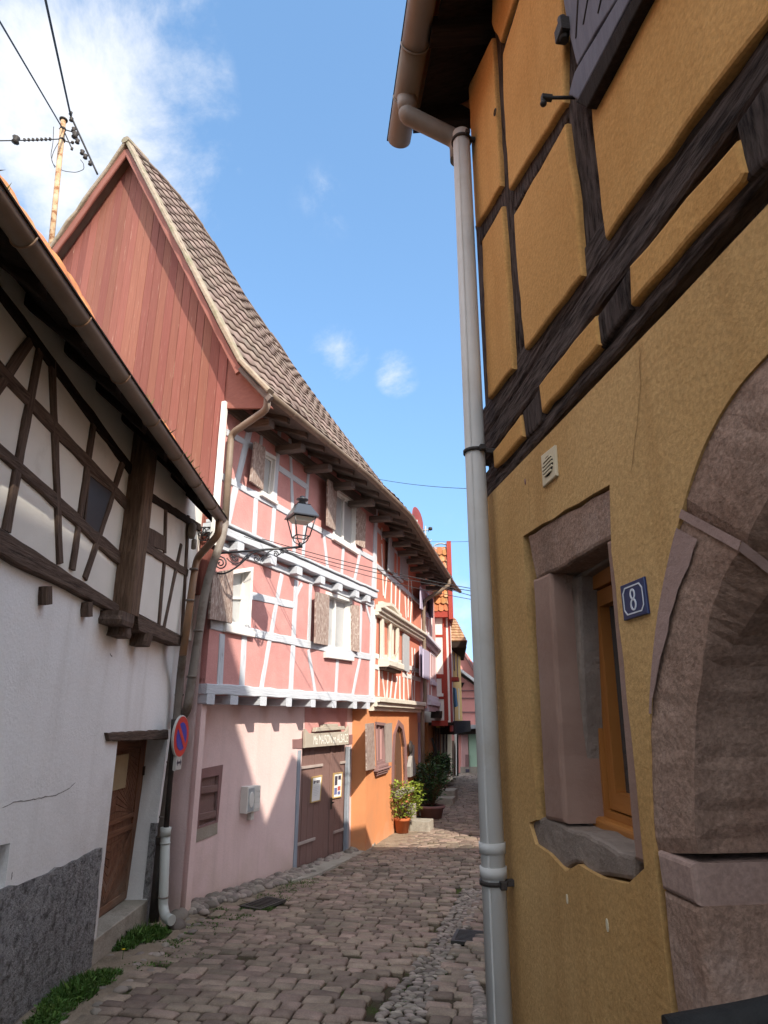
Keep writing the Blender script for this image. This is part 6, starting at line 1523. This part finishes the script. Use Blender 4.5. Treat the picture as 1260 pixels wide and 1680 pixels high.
# pale stone steps
sA, sB = gpx(678, 1362), gpx(708, 1346)
t = thing('stone_steps', 'pale stone block with two steps beside the terracotta pot', 'steps', sA)
sd = C.d; sn = C.n
def stepbox(c, l, w_, z0_, z1_, nm): 
    mb = MB(); mb.beam(Vector((c.x, c.y, z0_)), Vector((c.x, c.y, z1_)), sd, l, sn, w_, seg=2, jit=.006, ch=.015); mb.build(nm, 'concrete', t)
b0 = gpx(687, 1363); stepbox(b0 + sd * .25 + sn * .02, .55, .46, b0.z - .1, b0.z + .19, 'lower_step'); stepbox(b0 + sd * .3 - sn * .32, .62, .30, b0.z - .1, b0.z + .50, 'upper_step')
b1 = gpx(728, 1320); t = thing('pale_doorstep', 'pale grey doorsteps in the shade beyond the dark shrubs', 'steps', b1)
stepbox(b1 + sd * .3, .6, .55, b1.z - .1, b1.z + .17, 'lower_step'); stepbox(b1 + sd * 1.3 - sn * .05, .8, .5, b1.z - .1, b1.z + .30, 'upper_step')
# wall ornaments on the orange wall
q = C.px(673, 1228, -.02); t = thing('wall_ornament', 'grey figure-like plaque under a dark round plate on the orange wall', 'ornament', C.px(676, 1275, -.04))
mb = MB(); mb.lathe([(0, -.03), (.15, -.02), (.16, .0), (.14, .03), (0, .045)], C.px(673.5, 1226, .0), 18, C.n); mb.build('round_plate', 'castiron', t)
mb = MB(); C.slab(mb, [C.at(u, v, 0) for u, v in [(674, 1240), (678, 1240), (681, 1256), (680.5, 1272), (672.5, 1275), (671.5, 1258)]], -.06, .03, bev=.012); mb.build('plaque', 'pebblegrey', t)
mb = MB(); C.slab(mb, [C.at(u, v, 0) for u, v in [(677, 1222), (679, 1222), (679, 1240), (676, 1240)]], -.06, .02, bev=.006); mb.build('neck', 'pebblegrey', t)
# black flag-like bracket sign further down
# ================================================================== DRAINS, WEEDS
def grate(c, l, w_, a, label):
    t = thing('drain_grate', label, 'drain', c, 'cast iron drain grates'); e1 = Vector((cos(a), sin(a), 0)); e2 = Vector((-sin(a), cos(a), 0))
    mb = MB(); P = [(-l, -w_), (l, -w_), (l, w_), (-l, w_)]; Q = [(x * .88, y * .84) for x, y in P]
    for i in range(4):
        j = (i + 1) % 4; mb.prism([c + e1 * x + e2 * y for x, y in (P[i], P[j], Q[j], Q[i])], UPZ * .03)
    mb.build('rim', 'drain', t)
    for k in range(9):
        mb = MB(); x = -l * .80 + l * 1.6 * k / 8; mb.box(c + e1 * x + UPZ * .018, e1, l * .045, e2, w_ * .86, UPZ, .010); mb.build('bar', 'drain', t)
    mb = MB(); mb.prism([c + e1 * x + e2 * y + UPZ * -.02 for x, y in Q], UPZ * .012); mb.build('pit', 'black', t)
d0 = gpx(432, 1484); grate(d0 + UPZ * -.005, .26, .16, radians(60), 'rusty rectangular drain grate in the cobbles before the pink wall')
d1 = gpx(776, 1537); grate(d1 + UPZ * -.022, .20, .20, radians(75), 'square drain grate at the end of the pebble gutter by the ochre house')
def tuft(mb, c, n, spread, h):
    for k in range(n):
        a = rp_.uniform(0, 2 * pi); r = spread * math.sqrt(rp_.random()); p = Vector((c.x + r * cos(a), c.y + r * sin(a), c.z - .01)); hh_ = h * rp_.uniform(.4, 1.1) * (1.1 - .5 * r / spread)
        d = Vector((rp_.gauss(0, .5), rp_.gauss(0, .5), 1)).normalized(); rn = rp_.random()
        if rp_.random() < .4: leaf(mb, p + d * hh_ * .5, hh_ * rp_.uniform(.3, .8), rp_.uniform(.012, .034), Vector((rp_.gauss(0, 1), rp_.gauss(0, 1), .3)), UPZ, rn)
        else: leaf(mb, p, hh_, .012, d, Vector((d.y, -d.x, .2)), rn)
def weeds(pts, label):
    mb = MB()
    for u, v, n, s, h in pts: p = gpx(u, v); tuft(mb, p, n, s, h)
    stuff('weeds', mb, 'grass', label, 'weeds')
weeds([(225, 1545, 700, .20, .17), (245, 1540, 450, .17, .20), (200, 1556, 400, .14, .13), (262, 1533, 350, .12, .09), (210, 1530, 400, .12, .11)], 'lush green weeds growing by the old door threshold')
weeds([(150, 1612, 600, .17, .11), (120, 1635, 650, .17, .15), (95, 1652, 500, .15, .10), (175, 1600, 500, .12, .07), (75, 1675, 500, .13, .08)], 'low grassy weeds along the foot of the grey roughcast')
weeds([(360, 1493, 160, .12, .05), (395, 1505, 160, .15, .035), (330, 1512, 140, .13, .035), (310, 1530, 120, .14, .03), (360, 1517, 160, .17, .03), (280, 1560, 60, .12, .05), (470, 1462, 120, .2, .03), (505, 1445, 100, .22, .03), (440, 1470, 100, .2, .03), (330, 1525, 500, .28, .04), (380, 1510, 500, .28, .04), (290, 1552, 450, .25, .04), (350, 1535, 300, .3, .034), (480, 1452, 320, .3, .035), (420, 1492, 400, .25, .04), (240, 1590, 300, .25, .035), (300, 1580, 250, .3, .03), (450, 1475, 250, .25, .035)], 'thin moss and grass between the cobbles before the pink wall')
mb = MB()
for k in range(200):
    y = rp_.uniform(4.5, 7.8); x = band_x(y) + rp_.gauss(0, .11); tuft(mb, Vector((x, y, street_z(x, y))), 3, .03, .025)
for k in range(120):
    y = rp_.uniform(4.4, 6.2); x = band_x(y) + .62 + rp_.random() * .3
    if x < .7: tuft(mb, Vector((x, y, street_z(x, y))), 3, .03, .03)
stuff('gutter_moss', mb, 'grass', 'mossy growth between the gutter pebbles on the right', 'moss')
fp = gpx(201, 1575) + UPZ * .08; t = thing('dandelion', 'single yellow dandelion in the weeds by the old door', 'flower', fp - UPZ * .08)
mb = MB(); mb.tube([fp - UPZ * .08, fp], .003, 5); mb.build('stem', 'grass', t)
mb = MB()
for k in range(16): a = 2 * pi * k / 16; leaf(mb, fp, .02, .008, Vector((cos(a), sin(a), .5)), UPZ, .5)
mb.build('bloom', 'flower', t)
# moss and dry grass on the white house gutter and roof edge
mb = MB()
for k in range(150):
    s = rp_.choice([1.9, 2.3, 2.7, 5.0, 5.5, 6.2, 6.6, 7.1]) + rp_.gauss(0, .12); p = WA.w(s, g0[1] + (g1[1] - g0[1]) * (s - g0[0]) / (g1[0] - g0[0]) + .04, GO - .02); d = Vector((rp_.gauss(.3, .4), rp_.gauss(0, .5), 1)); leaf(mb, p, rp_.uniform(.05, .16), .006, d, Vector((d.y, -d.x, .2)), rp_.random())
stuff('roof_grass', mb, 'drygrass', 'dry grass tufts along the white house gutter', 'grass')

# ================================================================== HOUSES FURTHER DOWN THE LANE
def timW(w, H, nm, m, pts, off, wd, d=.05): return w.tim(nm, m, H, *pts, wd, off - .04, off + .02, jit=.003, ch=.005)
# lilac house
D = WD; sD = D.at(716, 1100)[0]
H = thing('lilac_house', 'narrow rose house with lilac timbers and shutters next to the pink house', 'house', D.w(sD / 2, -.5, 0))
zj_ = D.at(700, 1162)[1]; zc_ = (D.at(692, 1046)[1] + D.at(715, 1068)[1]) / 2; zt_ = 6.3
mb = MB(); D.sheet(mb, [(.06, zj_), (sD, zj_), (sD, zt_), (.06, zt_)], [], 0, .3); mb.build('upper_wall', 'rosew', H)
mb = MB(); D.sheet(mb, [(.06, -1), (sD, -1), (sD, zj_), (.06, zj_)], [], -.5, .3); mb.build('ground_floor_wall', 'rosew', H)
for dz, o_ in ((-.12, .1), (0, .2)): plank(D, 'cornice', .05, sD, zc_ + dz, zc_ + dz + .11, -.05, o_, 'lilacw', H, .003)
for dz, o_ in ((.25, .06), (.1, .12), (-.08, .04)): plank(D, 'jetty_moulding', sD * .35, sD + .02, zj_ + dz, zj_ + dz + .15, -.1, o_, 'lilacw', H, .003)
for u0, v0, u1, v1 in [(693, 1000, 693, 1045), (699, 1003, 699, 1052), (704, 1005, 704, 1056), (709, 1008, 709, 1060), (695, 1110, 695, 1160), (703, 1120, 703, 1160), (708, 1110, 709, 1160)]: timW(D, H, 'timber_post', 'whitewood', (u0, v0, u1, v1), 0, .10)
fr = window(D, H, [(697, 968), (704, 975), (704, 1012), (697, 1004)], 0, .05, .07, 'lilac', 'glass', 1, 0, .08)
shutter(D, fr, [(690.5, 962), (697, 968), (697, 1003), (690.5, 998)], 0, 'r', .2, 'lilac'); shutter(D, fr, [(704, 976), (711, 982), (711, 1014), (704, 1012)], 0, 'l', .2, 'lilac')
fr = window(D, H, [(706, 1068), (714, 1074), (714, 1120), (706, 1117)], 0, .05, .09, 'lilacw', 'curtain', 1, 0, .12)
shutter(D, fr, [(689.5, 1060), (694, 1062), (694, 1112), (689.5, 1108)], .02, 'r', .1, 'lilac'); shutter(D, fr, [(695, 1064), (705, 1070), (705, 1116), (695, 1112)], .02, 'r', .25, 'lilac')
fr = window(D, H, [(693, 1195), (700, 1196), (700, 1290), (693, 1292)], -.5, .2, .1, 'lilac', 'black', 0, 0, None, 'doorway')
for u in (688.5, 691.5, 701, 703.5): timW(D, H, 'door_post', 'lilac' if u < 702 else 'redpaint', (u, 1186, u, 1300), -.48, .22)
mb = MB(); mb.prism([D.w(0, zt_, .3), D.w(sD + .2, zt_, .3), D.w(sD + .2, zt_ + 3.5, -2), D.w(0, zt_ + 3.5, -2)], UPZ * .1); mb.build('roof', 'tilebrown', H)
mb = MB(); mb.beam(D.w(sD - .4, zj_ - .28, 0), D.w(sD - .4, zj_ - .05, .02), D.d, 1.0, D.n, .3, seg=2); mb.build('jetty_bracket', 'oakdark', H)

# red and white house with tile-hung gable face turned to the photographer
pE = D.w(sD, 0, 0); yE = pE.y
E1 = Wall(pE.x, pE.y, 90 + 4, 1)     # gable face: s runs to the right, n towards the camera
H = thing('red_timbered_house', 'tall white house with red timbers and an orange tile-hung gable', 'house', (pE.x + .3, pE.y + 2, -.5))
def e1(u, v, off=0): return E1.at(u, v, off)
sl_, sr_ = -1.2, e1(737, 1100)[0]
zg0 = e1(725, 1190)[1]; zg1 = e1(725, 1004)[1]; zg2 = e1(725, 906)[1]
mb = MB(); E1.sheet(mb, [(sl_, zg0), (sr_, zg0), (sr_, zg1 + .1), (sl_, zg1 + .1)], [], 0, .3); mb.build('gable_wall', 'whiteu', H)
# tiles hung row by row
mb = MB(); rh = .26; z = zg1; xw = .19; k = 0; s_r = e1(736, 1000, .25)[0]
while z < zg2:
    x = sl_ - (.1 if k % 2 else 0)
    while x < s_r:
        rn = random.random(); zz0 = z - random.uniform(0, .03); o_ = .22 + random.uniform(0, .012)
        pl_ = [(x + .006, zz0 + .05), (x + .05, zz0 + .01), (x + xw / 2, zz0), (x + xw - .05, zz0 + .01), (min(x + xw, s_r) - .006, zz0 + .05), (min(x + xw, s_r) - .006, z + rh + .05), (x + .006, z + rh + .05)]
        fr_ = [E1.w(a, c, o_ + .05 - .06 * (c - z) / rh) for a, c in pl_]; bk_ = [E1.w(a, c, .18) for a, c in pl_]
        mb.loft([bk_, fr_], rn=rn); x += xw
    z += rh; k += 1
mb.build('hung_tiles', 'tileorange', H)
mb = MB(); E1.slab(mb, [(sl_, zg1), (s_r, zg1), (s_r, zg2 + .1), (sl_, zg2 + .1)], -.3, .17); mb.build('tile_backing', 'redpaint', H)
mb = MB(); E1.slab(mb, [(s_r, zg1 - .3), (s_r + .16, zg1 - .3), (s_r + .16, zg2 + .35), (s_r, zg2 + .35)], -2, .30); mb.build('barge_board', 'redpaint', H)
mb = MB(); E1.slab(mb, [(sl_, zg1 - .22), (s_r + .02, zg1 - .22), (s_r + .02, zg1 - .01), (sl_, zg1 - .01)], 0, .24, hz=True); mb.build('tile_rail', 'redpaint', H)
mb = MB(); n = 14; a0_, a1_ = e1(712, 897, .2), e1(734, 898, .2); mid = ((a0_[0] + a1_[0]) / 2, a0_[1]); mb.tube([E1.w(mid[0] + (a1_[0] - a0_[0]) / 2 * cos(t), mid[1] + .12 * sin(t), .2) for t in [2 * pi * i / 20 for i in range(21)]], .03, 6); mb.build('ridge_ring', 'lead', H)
def e1t(nm, px, m, o0=-.05, o1=.03): mb = MB(); E1.slab(mb, [e1(u, v, o1) for u, v in px], o0, o1, bev=.01); mb.build(nm, m, H)
e1t('corner_post', [(725.5, 1005), (731, 1005), (736, 1182), (729, 1182)], 'redpaint')
e1t('timber_rail', [(712, 1041), (728, 1041), (728, 1045), (712, 1045)], 'redpaint'); e1t('timber_rail', [(712, 1106), (729, 1106), (729, 1113), (712, 1113)], 'redpaint'); e1t('timber_rail', [(712, 1139), (731, 1139), (731, 1147), (712, 1147)], 'redpaint'); e1t('timber_rail', [(708, 1182), (735, 1182), (735, 1191), (708, 1191)], 'redpaint', -.1, .1)
e1t('timber_post', [(724, 1110), (729, 1110), (729, 1142), (725, 1142)], 'redpaint')
fr = window(E1, H, [(715, 1114), (725, 1114), (725, 1138), (715, 1138)], .0, .05, .08, 'whitewood', 'glass', 1, 1, .1)
# street side
E2 = Wall(E1.w(sr_, 0, 0).x, E1.w(sr_, 0, 0).y, 12, 1); sE2 = E2.at(742, 1100)[0]
mb = MB(); E2.sheet(mb, [(0, zg0), (sE2, zg0), (sE2, zg1 + .5), (0, zg1 + .5)], [], 0, .3); mb.build('street_wall', 'whiteu', H)
mb = MB(); E2.slab(mb, [(0, zg0 - .2), (.5, zg0 - .2), (.5, zg1), (0, zg1)], -.04, .03); mb.build('corner_post', 'redpaint', H)
mb = MB(); E2.slab(mb, [(.6, E2.at(735, 1108)[1]), (sE2, E2.at(741, 1112)[1]), (sE2, E2.at(741, 1118)[1]), (.6, E2.at(735, 1114)[1])], 0, .25); mb.build('cornice', 'redpaint', H)
# recessed ground floor: orange wall, timber posts, dark jetty
E3 = Wall(E1.w(sl_, 0, 0).x + .9, E1.w(sl_, 0, 0).y, 12, 1)
mb = MB(); E3.sheet(mb, [(-.3, -1), (6.5, -1), (6.5, zg0 + .1), (-.3, zg0 + .1)], [], 0, .3); mb.build('ground_floor_wall', 'orangedim', H)
mb = MB(); mb.prism([E1.w(sl_, zg0, .05), E1.w(sr_ + .1, zg0, .05), E1.w(sr_ + .1, zg0, -6), E1.w(sl_, zg0, -6)], UPZ * .1); mb.build('jetty_floor', 'oakdark', H)
for u, v0, v1, w_ in [(717, 1192, 1300, .3), (721.5, 1196, 1290, .25), (729, 1196, 1285, .2), (734, 1196, 1280, .22)]: timW(E3, H, 'timber_post', 'oakl', (u, v0, u - .6, v1), .1, w_)
mb = MB(); E1.slab(mb, [(sl_, zg2), (s_r, zg2), (s_r - .2, zg2 + .15), (sl_, zg2 + .15)], -7, .1); mb.build('roof', 'tileorange', H)
bs = E3.px(727, 1257, .15); t = thing('planter_box', 'dark green box hung beneath the red timbered house', 'box', bs)
mb = MB(); mb.box(bs, E1.d, .26, UPZ, .26, E1.n, .1, .02); mb.build('box', 'leafdark', t)
# black bracket sign at the lilac house
bs = D.px(706, 1212, .1); t = thing('bracket_sign', 'dark pennant-shaped bracket sign between the lilac and red houses', 'sign', bs)
bu = PX(707, 1211, 22.0); mb = MB(); mb.prism([PX(u, v, 22.0) for u, v in [(707, 1212), (710, 1209), (717, 1233), (716, 1239), (709, 1243), (708.5, 1241), (713, 1235)]], Vector((0, .03, 0))); mb.build('panel', 'black', t)

# yellow house with hipped tiled eaves
pF = E2.w(sE2 + .3, 0, -.3); F1 = Wall(pF.x, pF.y, 13, 1); sF = F1.at(756, 1100)[0]
H = thing('yellow_house', 'yellow house with dark timber posts and a small hipped tile roof', 'house', (pF.x, pF.y + 2, -.5))
zf0 = F1.at(748, 1192)[1]; zf1 = F1.at(748, 1052)[1]
mb = MB(); F1.sheet(mb, [(-.6, zf0), (sF, zf0), (sF, zf1 + .6), (-.6, zf1 + .6)], [], 0, .3); mb.build('upper_wall', 'yellow', H)
F0 = Wall(pF.x - .5, pF.y, 13, 1)
mb = MB(); F0.sheet(mb, [(-.6, -1), (sF, -1), (sF, zf0), (-.6, zf0)], [], 0, .3); mb.build('ground_floor_wall', 'creamwall', H)
for u, v0, v1, w_, m in [(742.5, 1052, 1190, .2, 'whitewood'), (745.5, 1052, 1100, .25, 'olddoor'), (750.5, 1055, 1110, .3, 'olddoor'), (744.5, 1130, 1190, .5, 'oakl'), (753, 1130, 1180, .2, 'creamwood')]: timW(F1, H, 'timber_post', m, (u, v0, u + .5, v1), 0, w_)
mb = MB(); mb.beam(F1.w(-.6, zf0, .1), F1.w(sF, zf0, .1), UPZ, .45, F1.n, .5, seg=3); mb.build('jetty_beam', 'oakdark', H)
mb = MB(); F1.slab(mb, [F1.at(u, v, .1) for u, v in [(745, 1128), (748, 1130), (750.5, 1158), (747.5, 1160)]], .05, .12); mb.build('shutter', 'bluecloth', H)
fq = [F0.at(u, v, 0) for u, v in [(742, 1275), (742, 1230), (744, 1215), (746, 1228), (746, 1270)]]
mb = MB(); F0.slab(mb, fq, -.1, .03); mb.build('arched_door', 'browndoor', H)
for u in (748.5, 751.5): timW(F0, H, 'timber_post', 'oakdark' if u > 750 else 'creamwood', (u, 1200, u + .4, 1272), .1, .3)
yr = F1.w(1.0, 0, 0).y
R4 = [PX(735, 1051, yr), PX(764, 1051, yr), PX(768, 1060, yr + 3), PX(735, 1060, yr + 3)]; RT = [PX(728, 1000, yr + 1.0), PX(738, 1003, yr + 1.0), PX(742, 1010, yr + 4), PX(730, 1010, yr + 4)]
zR = PX(740, 1052, yr).z; xa, xb = PX(733, 1052, yr).x, PX(765, 1052, yr).x; zT = PX(740, 1004, yr).z
lo = [Vector((xa, yr, zR)), Vector((xb, yr, zR)), Vector((xb + .6, yr + 6, zR)), Vector((xa, yr + 6, zR))]; hi = [Vector((xa, yr + 1.6, zT)), Vector((xa + .5, yr + 1.6, zT)), Vector((xa + .8, yr + 6, zT)), Vector((xa, yr + 6, zT))]
mb = MB(); nR = 9
for r in range(nR):
    t0, t1 = r / nR, (r + 1.15) / nR
    A_ = [a.lerp(b, t0) for a, b in zip(lo, hi)]; B_ = [a.lerp(b, min(1, t1)) for a, b in zip(lo, hi)]
    for i_, j_ in ((0, 1), (1, 2)):
        nt = 14
        for c_ in range(nt):
            rn = random.random(); P0, P1 = A_[i_].lerp(A_[j_], c_ / nt), A_[i_].lerp(A_[j_], (c_ + 1) / nt); Q0, Q1 = B_[i_].lerp(B_[j_], c_ / nt), B_[i_].lerp(B_[j_], (c_ + 1) / nt)
            nn = (P1 - P0).cross(Q0 - P0).normalized(); nn = nn if nn.z > 0 else -nn
            mb.loft([[P0, P1, Q1, Q0], [P0 + nn * .05, P1 + nn * .05, Q1 + nn * .01, Q0 + nn * .01]], rn=rn)
mb.build('roof', 'tileorange2', H)
mb = MB(); mb.prism([p - UPZ * .02 for p in lo], -UPZ * .22); mb.build('eaves', 'oakdark', H)

# coral house closing the view
yG = 33.0
GW = Wall(PX(735, 1100, yG).x, yG, 90, 1)
H = thing('coral_house', 'coral pink gabled house closing the view down the lane', 'house', (PX(765, 1200, yG).x, yG + 1, -.5))
def gp(u, v, o=0): return GW.at(u, v, o)
go = [gp(736, 1290), gp(830, 1290), gp(830, 1180), gp(776, 1087), gp(748, 1048), gp(736, 1035)]
mb = MB(); GW.slab(mb, go, -.3, 0); mb.build('gable_wall', 'endpink', H)
def gs(nm, px, m, o0, o1): mb = MB(); GW.slab(mb, [gp(u, v, o1) for u, v in px], o0, o1); mb.build(nm, m, H)
gs('barge_board', [(747, 1049), (750, 1049), (800, 1130), (798, 1133)], 'plum', -.5, .4)
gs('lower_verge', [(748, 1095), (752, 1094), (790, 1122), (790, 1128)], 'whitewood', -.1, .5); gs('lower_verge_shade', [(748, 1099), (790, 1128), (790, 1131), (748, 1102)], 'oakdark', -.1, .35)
gs('window', [(751, 1119), (762, 1120), (758, 1128), (751, 1127)], 'black', -.05, .02)
for v in (1132, 1144.5, 1167.5): gs('timber_rail', [(754, v), (800, v), (800, v + 1.6), (754, v + 1.6)], 'plum', -.02, .06)
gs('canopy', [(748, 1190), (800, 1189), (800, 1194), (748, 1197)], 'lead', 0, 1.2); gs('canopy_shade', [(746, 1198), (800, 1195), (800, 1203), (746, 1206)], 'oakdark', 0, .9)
gs('door_frame', [(757, 1202), (767.5, 1202), (769, 1268), (757, 1270)], 'rosew', 0, .15); gs('door', [(763.5, 1238), (769, 1238), (769, 1258), (763.5, 1258)], 'plum', .1, .2)
gs('green_bay', [(768.5, 1200), (800, 1200), (800, 1268), (770, 1265)], 'greenwall', 0, .12); gs('grille', [(764, 1262), (770, 1262), (770, 1267), (764, 1267)], 'ink', .1, .25); gs('plinth', [(756, 1258), (800, 1258), (800, 1278), (756, 1278)], 'reveal', -.1, .18)

# ================================================================== NEIGHBOURS ON THE RIGHT-HAND SIDE (round the corner; they shade the lane)
def gable_house(nm, label, prof_yz, x0, x1, wallm, roofm, zfoot=-.6):
    H = thing(nm, label, 'house', ((x0 + x1) / 2, prof_yz[0][0], zfoot))
    top = prof_yz; foot = [(top[-1][0] - .3, zfoot), (top[0][0] + .3, zfoot)]
    ins_ = [(top[0][0] + .3, top[0][1] - .05)] + [(y, z - .1) for y, z in top[1:-1]] + [(top[-1][0] - .3, top[-1][1] - .05)]
    mb = MB(); mb.prism([Vector((x0 + .3, y, z)) for y, z in ins_ + foot], Vector((x1 - x0 - .6, 0, 0))); mb.build('walls', wallm, H)
    for (y0, z0_), (y1, z1_) in zip(top, top[1:]):
        mb = MB(); mb.prism([Vector((x0, y0, z0_)), Vector((x0, y1, z1_)), Vector((x1, y1, z1_)), Vector((x1, y0, z0_))], UPZ * .12); mb.build('roof_slope', roofm, H)
    return H
gable_house('corner_house', 'gabled house round the corner behind the ochre house', [(3.2, 7.0), (4.5, 7.6), (5.2, 7.1), (6.5, 6.3), (7.3, 5.5), (9.4, 3.2)], 2.5, 9.5, 'creamwall', 'tilebrown')
H = thing('lane_house', 'long house on the hidden right side of the lane', 'house', (6.5, 18, -.6))
mb = MB(); mb.prism([Vector((4.2, 11.4, -.7)), Vector((9.5, 11.4, -.7)), Vector((9.5, 11.4, 7.6)), Vector((6.8, 11.4, 9.6)), Vector((4.2, 11.4, 7.6))], Vector((1.2, 17, 0))); mb.build('walls', 'rosew', H)
mb = MB(); mb.prism([Vector((3.9, 11.3, 7.5)), Vector((6.8, 11.3, 9.75)), Vector((8.0, 26.8, 9.75)), Vector((5.1, 26.8, 7.5))], UPZ * .12); mb.build('roof_slope', 'tilebrown', H)
mb = MB(); mb.prism([Vector((9.8, 11.3, 7.5)), Vector((6.8, 11.3, 9.75)), Vector((8.0, 26.8, 9.75)), Vector((11, 26.8, 7.5))], UPZ * .12); mb.build('roof_slope', 'tilebrown', H)
